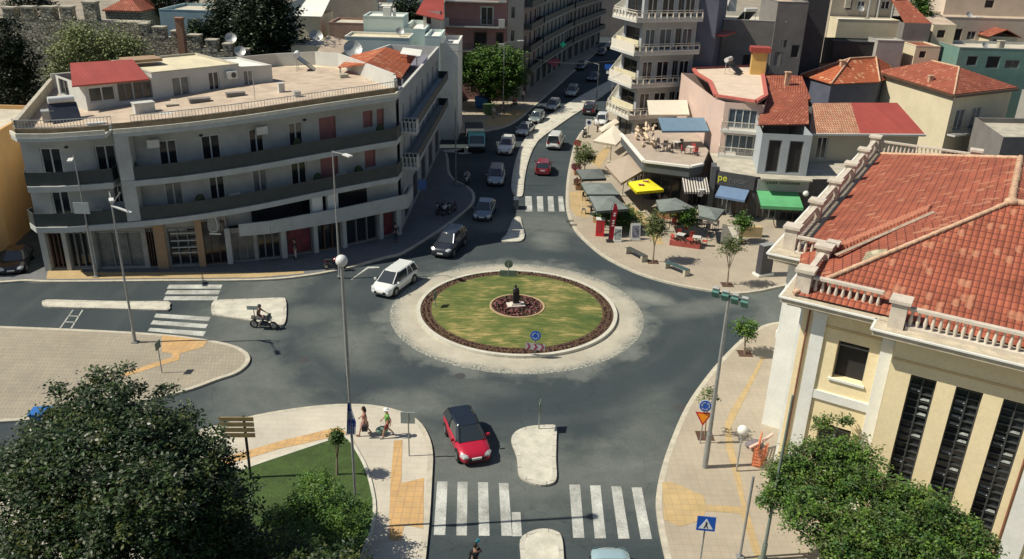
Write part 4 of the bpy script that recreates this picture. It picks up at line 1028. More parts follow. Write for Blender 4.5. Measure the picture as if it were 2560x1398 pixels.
shed_roof(ph1, [V3(q[0], 13.05), V3(q[1], 13.05), V3(q[2], 14.0), V3(q[3], 14.0)], M_REDSH)
L2_ = (PC - PB).length
foot = [PB, PC, PC + pn * 8, PB + pn * 8]
ph2 = building('white roof-top flat with a beige membrane roof, air conditioner by its door', foot, 10.7, 13.1, M_WHITE, {0: [(1.6, 3.2, 10.75, 12.7, 'wc'), (4.9, 5.9, 10.75, 12.8, 'w')]}, roof=M_ROOFB, parapet=.12, copm=M_CONC, cat='roof-top flat', name='penthouse', rootz=10.7)
mb = MB(); tdir = (PC - PB).normalized(); q = PB + tdir * (L2_ - .9) - pn * .25; mb.box((q.x, q.y, 12.4), (.95, .35, .65), math.atan2(tdir.y, tdir.x)); ac = part(mb, 'air_conditioner', M_WMET, ph2)
mb = MB(); q2 = q - pn * .18 + tdir * .12; mb.tube([V3(q2, 12.4), V3(q2 - pn * .02, 12.4)], .24, 14); part(mb, 'fan', M_DMET, ac)
foot = [PC, PD, PD + pn * 6, PC + pn * 6]
building('low white stair housing beside the beige roof-top flat', foot, 10.7, 12.5, M_WHITE, {0: [(.3, 1.2, 10.75, 12.3, 'wc')]}, roof=M_ROOFW, parapet=.1, cat='stair housing', name='stair_housing', rootz=10.7)
mb = MB(); q = G(352, 150, 13.7); mb.box((q.x, q.y, 13.75), (3.0, 2.2, .25), R(40)); hp = tag(mb.build('roof_hatch', M_OCHRE), 'flat brown hatch cover where the red sheet roof meets the beige one', 'hatch')
def solar_heater(x, y, z, rz, label, group='solar water heaters on the roofs'):
    r = thing('solar_water_heater', label, 'solar water heater', (x, y, z), rz, group)
    M_ = Matrix.Rotation(R(40), 3, 'X')
    mb = MB(); mb.box((0, 0, .75), (2.0, 1.9, .09), M=Matrix.Rotation(R(38), 3, 'X')); mb.build('collector', mat('collector_black', (.03, .035, .045), .15, var=.2), r)
    mb = MB(); mb.tube([(-.9, .85, 1.6), (.9, .85, 1.6)], .27, 14); mb.build('tank', M_WMET, r)
    mb = MB()
    for sx in (-.85, .85): mb.bar((sx, .85, 0), (sx, .85, 1.4), .05, .05); mb.bar((sx, -.7, 0), (sx, .85, .05), .05, .05); mb.bar((sx, -.7, 0), (sx, -.7, .25), .05, .05)
    mb.build('frame', M_METAL, r); return r
p = G(165, 300, 10.9); solar_heater(p.x, p.y, 10.7, R(35), 'solar water heater with a white tank on the left end of the curved roof')
p = G(768, 195, 10.9); solar_heater(p.x, p.y, 10.7, R(100), 'dark solar water heater standing alone on the pale roof deck')
q = G(362, 290, 10.9); mb = MB(); mb.box((q.x, q.y, 11.2), (1.5, .8, .9), R(40)); mb.box((q.x, q.y, 11.68), (1.6, .9, .08), R(40))
tag(mb.build('roof_tank', mat('tank_white', (.50, .50, .46), .7, var=.15)), 'squat white water tank in front of the glazed sun room', 'water tank')
def dish(x, y, z, r, rz, label, tilt=35):
    t = thing('satellite_dish', label, 'satellite dish', (x, y, z), rz, 'satellite dishes on the roofs'); mb = MB(); n = 16
    M_ = Matrix.Rotation(R(90 - tilt), 3, 'X')
    for j in range(3):
        for k in range(n):
            a, b = 6.2832 * k / n, 6.2832 * (k + 1) / n; r0, r1 = r * j / 3, r * (j + 1) / 3; f = lambda rr, aa: M_ @ Vector((rr * math.cos(aa), rr * math.sin(aa), rr * rr * .35 / r)) + Vector((0, 0, 1.0))
            mb.face([f(r0, a), f(r1, a), f(r1, b), f(r0, b)], True)
    mb.build('dish', M_METAL, t)
    mb = MB(); mb.tube([(0, .1, 0), (0, .1, 1.0)], .04, 6); mb.tube([(0, 0, 1.0 - r * .9), (0, -r * .9, 1.0)], .02, 5); mb.build('mast', M_DMET, t)
    return t
p = G(580, 130, 13.2); dish(p.x, p.y, 13.1, .55, R(20), 'grey satellite dish at the back right corner of the beige roof-top flat')
for px, py in ((640, 275), (300, 262)):
    p = G(px, py, 10.8)
    mb = MB(); mb.tube([(p.x, p.y, 10.7), (p.x, p.y, 13.3)], .03, 5)
    for k in range(5): mb.bar((p.x - .35 + .03 * k, p.y, 12.5 + .16 * k), (p.x + .35 - .03 * k, p.y, 12.5 + .16 * k), .015, .015)
    tag(mb.build('tv_aerial', M_METAL), 'thin television aerial at the railing, ' + ('beside the low stair housing' if px > 400 else 'in front of the sun room window'), 'aerial')
for o in list(scene.objects):
    if o.parent is None and o.get('category') in ('sun room', 'roof-top flat', 'stair housing', 'hatch', 'solar water heater', 'water tank', 'satellite dish', 'aerial'):
        if o.type == 'EMPTY': lift(o)
        else:
            c0_ = sum((v.co.x for v in o.data.vertices)) / len(o.data.vertices); o.location.z += zo(c0_)
# small clutter on the roof
for i, (px, py, w_, d_, h_, m_, nm, lb) in enumerate([(430, 268, .9, .5, .35, M_CONC, 'roof_vent', 'low concrete vent left of the flat door on the curved roof'), (500, 262, 1.6, .7, .5, M_DGREY, 'plant_trough', 'dark plant trough under the glazed door of the roof-top flat'),
        (590, 252, 1.5, .6, .5, M_DGREY, 'plant_trough', 'dark plant trough at the right end of the roof-top flat'), (705, 248, .5, .5, .9, M_WHITE, 'roof_vent', 'thin white vent block beside the stair housing'), (745, 262, .5, .5, .5, M_METAL, 'roof_vent', 'small metal vent near the roof railing centre'),
        (860, 215, .8, .6, .35, M_CONC, 'roof_vent', 'flat concrete vent near the white curved parapet'), (240, 305, 1.2, .4, .3, M_WMET, 'pipe_stack', 'stack of pale pipes on the roof below the sun room'), (420, 285, 1.1, .6, .14, M_WMET, 'board', 'pale boards lying on the deck in front of the roof-top flat'), (120, 290, .8, .8, .9, M_METAL, 'roof_tank', 'round-edged metal tank at the left parapet')]):
    p = G(px, py, 11.2); mb = MB(); mb.box((p.x, p.y, 10.7 + h_ / 2 + zo(p.x)), (w_, d_, h_), R(30)); mb.box((p.x, p.y, 10.72 + h_ + zo(p.x)), (w_ * 1.08, d_ * 1.1, .04), R(30))
    tag(mb.build(nm, m_), lb, nm.replace('_', ' '))
# side wing running back along the side street
wf = [Vector((-9.95, 69.9)), Vector((-9.2, 98.5)), Vector((-15, 99)), Vector((-17.9, 86.2)), Vector((-13.8, 78.2)), Vector((-10.3, 71.4))]
rw = row(28.6, 7, 1.2, 5.9, 8.0, 'w', 1.5, 1.5) + row(28.6, 7, 1.2, 9.0, 10.9, 'w', 1.5, 1.5) + row(28.6, 5, 3.2, .3, 3.0, 'shop', 1.2, 1.2)
wing = building('shaded grey side wing along the side street with long balconies and a terrace on top', wf, 0, 11.3, mat('wing_render', (.30, .32, .32), .85, var=.12, scale=.5), {0: rw}, roof=mat('roof_dark_slabs', (.17, .17, .20), .9, var=.2), parapet=.9, copm=M_WHITE)
for z_ in (5.75, 8.85):
    balcony(wing, (-9.9, 71.6), (-9.22, 97.5), z_, 1.2, 1, M_LIP, M_PANEL, 'solid', .8)
    ba = balcony(wing, (-9.93, 69.9), (-9.9, 71.5), z_, 1.45, 1, M_LIP, M_WHITE, 'balus', .95)
awning('flat white awning over the narrow dark terrace of the side wing', (-12.2, 90), (-11.9, 85.5), 13.2, 13.0, 2.0, M_ROOFW, (1, 0.02), group='awnings over balconies')
# tiled canopy behind the white parapet of the block
r7 = thing('tiled_canopy', 'orange tiled gable roof on posts behind the white parapet of the curved block', 'canopy', (-15, 86, 10.7))
rd, re_, rl_, rf_ = V3(G(965, 118, 13.4), 13.4), V3(G(915, 158, 13.4), 13.4), V3(G(1040, 140, 12.3), 12.3), V3(G(1003, 196, 12.0), 12.0)
shed_roof(r7, [re_, rf_, rl_, rd], M_TILEO, 'roof'); shed_roof(r7, [re_, rd, V3(G(880, 138, 12.6), 12.6), V3(G(845, 168, 12.5), 12.5)], M_TILEO, 'roof')
for q in (re_, rf_, rl_, V3(G(847, 168, 12.5), 12.5)):
    mb = MB(); mb.bar((q.x * .995, q.y + .2, 10.6), (q.x * .995, q.y + .2, q.z - .1), .14, .14); part(mb, 'post', W_FRAME, r7)
mb = MB(); c2 = (re_ + rl_) / 2; wall(mb, (re_.x + .2, re_.y + 2.2), (rl_.x - .6, rl_.y), 9, 12.2); part(mb, 'back_wall', DARK, r7)
# ------------------------------------------------------------------ old town wall on the left
def rubble():
    m = bpy.data.materials.new('rubble_stone'); m.use_nodes = True; n, l = m.node_tree.nodes, m.node_tree.links; b = n['Principled BSDF']; b.inputs['Roughness'].default_value = .95
    ge = n.new('ShaderNodeNewGeometry'); mp = n.new('ShaderNodeMapping'); mp.inputs['Scale'].default_value = (2.6, 2.6, 3.8); l.new(ge.outputs['Position'], mp.inputs[0])
    v = n.new('ShaderNodeTexVoronoi'); l.new(mp.outputs[0], v.inputs['Vector']); v.inputs['Scale'].default_value = 1
    e = n.new('ShaderNodeTexVoronoi'); e.feature = 'DISTANCE_TO_EDGE'; l.new(mp.outputs[0], e.inputs['Vector']); e.inputs['Scale'].default_value = 1
    r = n.new('ShaderNodeValToRGB'); r.color_ramp.elements[0].position = .0; r.color_ramp.elements[0].color = (.28, .26, .20, 1); r.color_ramp.elements[1].position = .12; r.color_ramp.elements[1].color = (1, 1, 1, 1); l.new(e.outputs['Distance'], r.inputs[0])
    c = n.new('ShaderNodeSeparateColor'); l.new(v.outputs['Color'], c.inputs[0]); r2 = n.new('ShaderNodeValToRGB'); r2.color_ramp.elements[0].color = (.30, .28, .21, 1); r2.color_ramp.elements[1].color = (.66, .61, .47, 1); l.new(c.outputs[0], r2.inputs[0])
    mx = n.new('ShaderNodeMix'); mx.data_type = 'RGBA'; mx.blend_type = 'MULTIPLY'; mx.inputs[0].default_value = 1; l.new(r2.outputs[0], mx.inputs[6]); l.new(r.outputs[0], mx.inputs[7]); l.new(mx.outputs[2], b.inputs['Base Color'])
    bu = n.new('ShaderNodeBump'); bu.inputs['Strength'].default_value = 1; bu.inputs['Distance'].default_value = .15; l.new(r.outputs[0], bu.inputs['Height']); l.new(bu.outputs[0], b.inputs['Normal']); return m
M_GR = rubble()
cw = thing('castle_wall', 'old grey stone town wall with merlons rising behind the curved block', 'wall', (-50, 93, 0))
mb = MB(); mb.prism([(-75, 93), (-40.5, 93), (-40.5, 95.2), (-75, 95.2)], 0, 14.6); part(mb, 'wall', M_GR, cw)
def plane93(px, py, y=93): return PY(px, py, y)
for x0, x1, yt in ((5, 32, 22), (48, 80, 20), (98, 132, 20), (147, 176, 20), (205, 236, 8)):
    a, b = plane93(x0, yt), plane93(x1, yt)
    mb = MB(); mb.prism([(a.x, 92.98), (b.x, 92.98), (b.x, 94), (a.x, 94)], 14.6, a.z); me_ = part(mb, 'merlon', M_GR, cw)
    mb = MB(); mb.box(((a.x + b.x) / 2, 93.5, a.z + .08), (b.x - a.x + .12, 1.2, .2)); part(mb, 'cap', M_CONC, me_)
cw2 = thing('castle_wall', 'lower stretch of old stone wall stepping down beside the dark cypress', 'wall', (-35, 93, 0))
segs = [(345, 367, 62, 84), (380, 409, 70, 96), (426, 456, 80, 108), (468, 498, 90, 120), (513, 541, 102, 130), (556, 580, 112, 140), (600, 622, 125, 150)]
for i, (x0, x1, yt, yb) in enumerate(segs):
    a, b = PY(x0, yt, 92), PY(x1, yt + 5, 92); nx = PY(segs[i + 1][0], segs[i + 1][2], 92) if i + 1 < len(segs) else PY(650, 135, 92)
    base = PY(x0, yb, 92).z
    mb = MB(); mb.prism([(a.x, 92), (nx.x, 92), (nx.x, 94), (a.x, 94)], 0, base); part(mb, 'wall', M_GR, cw2)
    mb = MB(); mb.prism([(a.x, 91.98), (b.x, 91.98), (b.x, 93), (a.x, 93)], base, a.z); me_ = part(mb, 'merlon', M_GR, cw2)
    mb = MB(); mb.box(((a.x + b.x) / 2, 92.5, a.z + .06), (b.x - a.x + .1, 1.2, .16)); part(mb, 'cap', M_CONC, me_)
# yellow building at the left edge
yb = [G(-60, 660), G(38, 610), G(45, 480) + Vector((-1.5, 3)), G(-60, 480)]
building('ochre rendered building cut by the left edge of the photo', [Vector((-44.8, 56)), Vector((-41.1, 63)), Vector((-43.2, 75)), Vector((-53, 75)), Vector((-53, 56))], 0, 8.8, mat('ochre_wall', (.58, .36, .15), .85, var=.1, scale=.5), {}, parapet=.3)

building('dark shaded house behind the ochre building with a cream upper wall', [Vector((-50, 77)), Vector((-41.5, 77)), Vector((-42.5, 88)), Vector((-52, 88))], 0, 6.5, M_DGREY, {}, roof=M_ROOFD)
# ------------------------------------------------------------------ buildings behind, left to middle
def hb(label, x0, x1, pyt, y, dep, wm, rm=M_ROOFW, wins=(), par=.35, cat='house', name='house', z0=0, rz=0, copm=None, zt=None, trim=None):
    """house whose front wall is at distance y and shows between photo columns x0 and x1, wall top at row pyt"""
    a, b = PY(x0, pyt, y), PY(x1, pyt, y); z = zt if zt is not None else (a.z + b.z) / 2
    A, B = Vector((a.x, a.y)), Vector((b.x, b.y)); B = A + Vector((math.cos(rz), math.sin(rz))) * (B - A).length
    n = Vector((-(B - A).y, (B - A).x)).normalized() * dep
    hs = []
    for (wx0, wx1, wy0, wy1, st) in wins:
        p, q = PY(wx0, wy0, y), PY(wx1, wy1, y); u0, u1 = p.x - A.x, q.x - A.x; zz0, zz1 = min(p.z, q.z), max(p.z, q.z)
        if u0 > .05 and u1 < (B - A).length - .05 and zz1 < z - .05: hs.append((u0, u1, zz0, zz1, st))
    return building(label, [A, B, B + n, A + n], z0, z, wm, {0: hs}, roof=rm, parapet=par, cat=cat, name=name, copm=copm, trim=trim), A, B, n, z
hb('pale blue house with a flat roof between the stone wall and the dark cypress', 398, 545, 32, 112, 9, M_BLUEW, M_ROOFD, [(468, 492, 48, 64, 'g')], .3)
r_, A, B, n, z = hb('stone house with a low red tiled roof beyond the old wall', 262, 350, 26, 118, 9, M_STONE, None)
hip_roof(r_, [A, B, B + n, A + n], z, 1.6, M_TILE, ridge=False)
hb('grey house with a flat roof at the far left above the stone wall', 300, 398, 4, 132, 8, M_GREYW, M_ROOFD, [(330, 345, 12, 24, 'g')])
r_, A, B, n, z = hb('small cream house with a sloping pale roof right of the dark cypress', 742, 800, 40, 114, 8, M_CREAM, None)
shed_roof(r_, [V3(A - Vector((.3, .3)), z), V3(B + Vector((.3, -.3)), z), V3(B + n, z + 2.0), V3(A + n, z + 2.0)], M_ROOFW)
hb('tall bare grey brown rendered building at the top, seen from its blank side', 800, 938, -30, 128, 10, mat('brown_render', (.34, .29, .23), .9, var=.2, scale=.4, fine=.08), M_ROOFD, [], .2)
hb('white roof block standing against the blank brown building', 935, 992, 20, 122, 5, M_ROOFW, M_ROOFW, [], .2, z0=0)
hb('reddish brown rough wall of a low house behind the satellite dishes', 822, 912, 62, 112, 6, mat('red_brown_render', (.33, .20, .15), .9, var=.25, scale=.6, fine=.1), M_ROOFD, [], .2)
hb('mint and white house with a thick white roof slab and a chimney', 908, 1008, 45, 106, 5, M_MINT, M_ROOFW, [], .15)
p = PY(968, 35, 107); mb = MB(); mb.box((p.x, p.y, p.z), (.9, .9, 1.6)); mb.tube([(p.x + .9, p.y, p.z - .6), (p.x + .9, p.y, p.z + .7)], .2, 8)
tag(mb.build('chimney', M_ROOFW), 'white block chimney with a pipe on the mint house roof', 'chimney')
hb('low mint building with a beige flat roof in front of the mint house', 862, 1022, 98, 101, 4.5, M_MINT, M_ROOFB, [], .2, copm=M_ROOFW)
hb('pale mint house with a white upper terrace left of the pink building', 1006, 1062, 84, 106, 10, M_MINT, M_ROOFW, [], .5)
hb('small mint annexe with a white roof below the pink building', 1062, 1100, 98, 103, 7, M_MINT, M_ROOFW, [], .3)
hb('white terrace house stepping down beside the pink building', 1098, 1145, 118, 104, 8, M_ROOFW, M_ROOFW, [], .4)
r_, A, B, n, z = hb('old beige house with a crumbling slab roof behind the curved block', 728, 812, 120, 94, 7, M_CREAM, M_ROOFD, [], .2)
r_, A, B, n, z = hb('narrow old house with a weathered sloping roof behind the dark solar heater', 790, 850, 135, 91.5, 6, M_GREYW, None)
shed_roof(r_, [V3(A, z), V3(B, z - .8), V3(B + n, z + .6), V3(A + n, z + 1.2)], M_ROOFP)
for px, py, y, rr, lb in ((790, 92, 100, .8, 'grey satellite dish on the old beige house'), (882, 125, 93, 1.0, 'large grey mesh satellite dish near the tiled canopy'), (600, 130, 91, .6, 'small grey satellite dish beside the cypress')):
    p = PY(px, py, y); dish(p.x, p.y, p.z - 1, rr, R(15), lb)
p = PY(745, 150, 88)
# red roofed little house with gallery
r_, A, B, n, z = hb('small white house with a bright red sheet roof and a railed gallery', 1058, 1100, 28, 112, 6, M_WHITE, None, [(1066, 1078, 34, 60, 'o')])
shed_roof(r_, [V3(A - Vector((.8, 1.5)), z - .2), V3(B + Vector((.6, -1.5)), z - .9), V3(B + n, z + 1.4), V3(A + n, z + 1.8)], M_REDSH)
balcony(r_, A, B, z - 4.4, 1.3, 1, M_WHITE, M_DMET, 'bars')
# pink building
y0 = 130
pa, pb = PY(1112, 60, y0), PY(1268, 60, y0)
FA, FB = Vector((pa.x, y0)), Vector((pb.x, y0))
Lp = (FB - FA).length
zf1, zf2 = PY(1200, 64, y0).z, PY(1200, 124, y0).z
def pw(x0, x1, z0, z1, st): return (PY(x0, 60, y0).x - FA.x, PY(x1, 60, y0).x - FA.x, z0, z1, st)
ed = {0: [pw(1202, 1232, zf1 + .1, zf1 + 2.7, 'w'), pw(1187, 1216, zf2 + .1, zf2 + 2.5, 'o'), pw(1242, 1258, zf2 + .1, zf2 + 2.5, 'o'), pw(1150, 1180, zf2 - 3.4, zf2 - 1, 'w'), pw(1200, 1240, .4, 2.8, 'shop')]}
pink = building('old pink building with white window trim and white balconies above the leafy tree', [FA, FB, FB + Vector((.5, 9)), FA + Vector((.5, 9))], 0, 17.5, M_PINKW, ed, trim=True)
for zz in (zf1, zf2, zf1 + 3.6):
    ba = balcony(pink, (FA.x - .5, y0), (FB.x - .1, y0), zz, 1.6, 1, M_WHITE, M_DMET, 'bars')
    for xx in (FA.x + .3, FB.x - .8):
        mb = MB(); mb.box((xx, y0 - 1.55, zz + .55), (.95, .3, 1.2)); part(mb, 'balcony_pier', M_WHITE, ba)
    balcony(pink, (FA.x, y0 + 6), (FA.x, y0 + .2), zz, 1.4, 1, M_CREAM, M_WHITE, 'solid')
awning('cream awning at the upper left corner of the pink building', (FA.x + .2, y0 + 2), (FA.x + .2, y0 - 2.2), PY(1140, 2, y0).z, PY(1110, 22, y0).z, 2.0, M_ROOFB, (-1, 0), group='awnings over balconies')
# grey street facade running back on the left side of the street
def street_block(label, a, b, z1, wm, slabm, dep=12, floors=4, sty='g', zg=4.0, sgn=1, railm=None, shop='shop', fh=3.3):
    a, b = Vector(a), Vector(b); L = (b - a).length; t = (b - a) / L; n = Vector((-t.y, t.x)) * dep * sgn
    hs = row(L, max(2, int(L / 4.5)), 3.0, .3, 3.0, shop)
    for f in range(floors): hs += row(L, max(2, int(L / 3.2)), 1.3, zg + fh * f + .1, zg + fh * f + 2.3, sty, 1.0, 1.0)
    r = building(label, [a, b, b + n, a + n] , 0, z1, wm, {0: hs} if True else {}, parapet=.8)
    for f in range(floors): balcony(r, a + t * .3, b - t * .3, zg + fh * f, 1.25, 1 if sgn > 0 else -1, slabm, railm or M_PANEL, 'solid', .9)
    return r
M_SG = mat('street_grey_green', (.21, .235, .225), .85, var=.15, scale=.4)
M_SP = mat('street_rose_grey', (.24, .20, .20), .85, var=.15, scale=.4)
FBx = FB
building('narrow grey side wall between the pink building and the dark street front', [FBx + Vector((.05, .3)), FBx + Vector((2.4, 1.5)), FBx + Vector((3.4, 9)), FBx + Vector((.55, 9))], 0, 18.5, M_GREYW, {0: [(.6, 1.2, 9, 10.6, 'g'), (.6, 1.2, 12.4, 14, 'g')]})
s0 = FB + Vector((2.5, 2.0))
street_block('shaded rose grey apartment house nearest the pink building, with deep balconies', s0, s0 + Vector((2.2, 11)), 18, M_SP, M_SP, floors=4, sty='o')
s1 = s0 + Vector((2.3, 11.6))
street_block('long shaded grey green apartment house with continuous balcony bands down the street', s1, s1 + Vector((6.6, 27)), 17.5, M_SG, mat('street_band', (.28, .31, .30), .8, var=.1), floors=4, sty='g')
s2 = s1 + Vector((6.8, 27.8))
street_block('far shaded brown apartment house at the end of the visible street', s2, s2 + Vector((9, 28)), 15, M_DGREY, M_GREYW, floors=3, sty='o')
hb('far house closing the end of the street, dim and grey', 1490, 1600, -10, 215, 10, M_DGREY, M_ROOFD, [], .2)
awning('dark red shop awning in the shade on the left of the street', s1 + Vector((1.4, 4.5)), s1 + Vector((2.9, 10.5)), 3.7, 2.9, 1.9, mat('awning_dark_red', (.30, .03, .05), .8), (.97, -.24))
# pharmacy cross, lit
pc = s1 + Vector((3.9, 14)); cr = thing('pharmacy_cross', 'glowing green pharmacy cross sign hanging over the shaded pavement', 'sign', (pc.x + 1.2, pc.y, 5.2))
mb = MB(); c = Vector((pc.x + 1.3, pc.y, 5.3)); mb.box(c, (1.1, .15, .36)); mb.box(c + Vector((0, .002, .36)), (.36, .15, .36)); mb.box(c - Vector((0, .002, .36)), (.36, .15, .36)); part(mb, 'cross', mat('cross_green', (.02, .35, .20), .5, emis=.18, var=0), cr)
mb = MB(); mb.bar(c - Vector((1.3, 0, 0)), c - Vector((.5, 0, 0)), .05, .05); part(mb, 'bracket', M_DMET, cr)
# ------------------------------------------------------------------ white balconied corner block, right of the street
wb_lip = [Vector((14.8, 122)), Vector((11.4, 106.6)), Vector((13.6, 100.6)), Vector((22.0, 104.0))]
wbw = [Vector((16.6, 122)), Vector((13.0, 107.2)), Vector((14.6, 102.4)), Vector((21.6, 105.3)), Vector((27, 122))]
Lf = (wbw[3] - wbw[2]).length; Lc = (wbw[2] - wbw[1]).length; Ls = (wbw[1] - wbw[0]).length
ed = {0: [], 1: [], 2: []}
for k in range(5):
    z = [0.15, 4.2, 8.0, 11.8, 15.6][k]; h = 2.6 if k else 2.9; st = 'shop' if k == 0 else ('wb' if k == 3 else 'w')
    ed[2] += [(.5, 1.9, z + .1, z + h, st), (2.5, 4.2, z + .1, z + h, st), (4.7, 5.5, z + .1, z + h, 'g'), (5.7, 7.1, z + .1, z + h, 'wb' if k == 3 else st)]
    ed[1] += [(.6, Lc - .6, z + .1, z + h, 'b')]
    if k < 4: ed[0] += row(Ls, 4, 1.3, z + .1, z + h, 'g')
wbd = building('tall white corner apartment block with stacked balconies and lattice railings', wbw, 0, 18.4, mat('corner_block_grey', (.34, .36, .37), .85, var=.08, scale=.5), ed, roof=M_ROOFW, parapet=.8)
M_RAILC = mat('cream_railing', (.64, .60, .50), .7, var=.08)
for z in (4.2, 8.0, 11.8, 15.6):
    mb = MB(); slab(mb, wb_lip + [wbw[3], wbw[2], wbw[1], wbw[0]], z - .32, z); und = MB(); tri_sheet(und, wb_lip + [wbw[3], wbw[2], wbw[1], wbw[0]], z - .32); mb.add(und.v, [f[::-1] for f in und.f])
    ba = part(mb, 'balcony', M_WHITE, wbd)
    mb = MB(); ins = [wb_lip[0] + Vector((.15, 0)), wb_lip[1] + Vector((.15, .02)), wb_lip[2] + Vector((.02, .15)), wb_lip[3] + Vector((-.05, .12))]
    railing(mb, ins[:2], z, 1.0, 'bars', step=.3)
    if z in (8.0, 11.8): railing(mb, ins[1:3], z, 1.05, 'solid', th=.1)
    else: railing(mb, ins[1:3], z, 1.0, 'blocks')
    railing(mb, ins[2:], z, 1.0, 'blocks'); part(mb, 'railing', M_RAILC, ba)
    if z < 12:
        mb = MB(); q0 = wb_lip[2].lerp(wbw[2], .6); q1 = wb_lip[1].lerp(wbw[1], .45); mb.bar(V3(q0, z + .95), V3(q1, z + .95), .1, .8); part(mb, 'partition', M_ROOFB, ba)
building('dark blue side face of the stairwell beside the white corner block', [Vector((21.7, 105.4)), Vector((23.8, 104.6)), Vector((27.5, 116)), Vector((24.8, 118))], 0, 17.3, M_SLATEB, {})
building('grey unrendered block with a cluttered roof behind the pink corner house', [Vector((26.6, 113)), Vector((34.5, 112)), Vector((36, 124)), Vector((28, 125))], 0, 14.2, M_DGREY, {0: [(3, 4, 9, 10.5, 'd')]}, roof=M_ROOFD, parapet=.6, copm=M_WHITE)
p = PY(1855, 42, 113); mb = MB()
solar_heater(30.5, 117, 14.2, R(200), 'white solar tank on the cluttered grey roof at the top')
mb = MB(); mb.bar((24.1, 105.5, 13.6), (27.0, 111.5, 13.4), 2.2, .2); tag(mb.build('red_canopy', M_REDSH), 'small red sheet canopy at the head of the blue stairwell', 'canopy')
# ------------------------------------------------------------------ pink corner house with the red-edged roof terrace
zr = 9.9
pk = [G(1733, 172, zr), G(1742, 185, zr), G(1775, 205, zr), G(1790, 240, zr), G(1890, 255, zr), G(1915, 240, zr), G(1903, 165, zr)]
fr_ = [Vector((19.6, 101.5)), Vector((20.3, 85.6)), Vector((20.9, 84.0)), Vector((24.6, 83.0)), Vector((25.6, 86.0)), Vector((29.5, 100.5))]
Lfr = (fr_[3] - fr_[2]).length
ph = building('pink rendered corner house with red roof edging and two railed balconies over the cafes', fr_, 0, 9.6, mat('salmon_wall', (.56, .42, .35), .85, var=.08, scale=.5, fine=.05),
              {2: [(.5, 3.3, 7.0, 9.0, 'w4'), (.5, 3.3, 4.5, 6.4, 'w4')], 3: []}, roof=None)
mb = MB(); slab(mb, pk, 9.6, zr); und = MB(); tri_sheet(und, pk, 9.6); mb.add(und.v, [f[::-1] for f in und.f]); part(mb, 'roof', mat('roof_pink_beige', (.62, .50, .38), .85, var=.12, scale=.8, fine=.05), ph)
mb = MB(); cp = ccw(pk)
for i in range(len(cp)):
    a, b = cp[i], cp[(i + 1) % len(cp)]
    mb.bar(V3(a, zr + .05), V3(b, zr + .05), .42, .24)
part(mb, 'roof_edging', mat('red_edging_tiles', (.48, .13, .10), .8, var=.25, scale=4), ph)
for z_ in (7.0, 4.45):
    balcony(ph, fr_[2] + Vector((-.1, -.02)), fr_[3] + Vector((.2, -.02)), z_, 1.4, 1, M_WHITE, M_RAILC, 'bars', .9)
mb = MB(); q = G(1892, 185, zr); mb.box((q.x, q.y, zr + 1.3), (1.7, 1.5, 2.6), R(-10)); ck = part(mb, 'stair_head', mat('ochre_box', (.58, .38, .12), .85, var=.1), ph)
mb = MB(); mb.box((q.x, q.y, zr + 2.85), (2.3, 2.0, .55), R(-10)); part(mb, 'cap', M_REDSH, ck)
q = G(1835, 185, zr); solar_heater(q.x, q.y, zr, R(60), 'solar water heater beside the ochre box on the red-edged roof')
# ------------------------------------------------------------------ cafe with roof terrace and the shops beside it
ct = [G(1553, 336, 4.6), G(1610, 404, 4.6), G(1725, 418, 4.6), G(1757, 411, 4.6)]
ctb = [Vector((19.9, 84.2)), Vector((20.0, 92)), Vector((16, 93))]
M_FASC = mat('fascia_dark', (.085, .095, .10), .7, var=.12)
cafe = thing('cafe', 'single storey corner cafe with dark fascia, white edged roof terrace and dark shop front', 'cafe', (16, 84, 0))
mb = MB(); slab(mb, ct + ctb, 3.6, 4.5); part(mb, 'fascia', M_FASC, cafe)
mb = MB(); cc_ = ct
for i in range(3): mb.bar(V3(ct[i], 4.62), V3(ct[i + 1], 4.62), .34, .2)
part(mb, 'terrace_edge', M_ROOFW, cafe)
mb = MB(); tri_sheet(mb, ct + ctb, 4.52); part(mb, 'terrace', mat('terrace_floor', (.40, .33, .26), .85, var=.15, scale=1), cafe)
cwl = [Vector((12.4, 90.5)), Vector((13.2, 81.0)), Vector((17.0, 79.2)), Vector((19.0, 79.6)), Vector((19.9, 83.9))]
mb = MB(); cws = []
for i in range(4):
    L = (cwl[i + 1] - cwl[i]).length
    hs = {0: [(1, 3.5, .15, 2.8, 'oc'), (4.5, 8.5, .15, 2.8, 'shop')], 1: [(.5, L - .5, .15, 2.9, 'oc')], 2: [(.25, L - .25, .15, 2.9, 'oc')], 3: [(.4, 1.6, .15, 2.6, 'b'), (2.2, 3.8, .15, 2.6, 'shop')]}[i]
    P = wall(mb, cwl[i], cwl[i + 1], 0.1, 3.6, hs); cws += [(P, h) for h in hs]
part(mb, 'wall', mat('cafe_brown_wall', (.10, .085, .08), .8, var=.2), cafe)
for P, h in cws: opening(cafe, P, h, h[4])
mb = MB(); q = Vector((19.0, 77.9)); mb.bar((19.15, 78.0, .1), (19.15, 78.0, 4.7), .5, 1.6, upv=Vector((.2, 1, 0))); part(mb, 'end_wall', M_FASC, cafe)
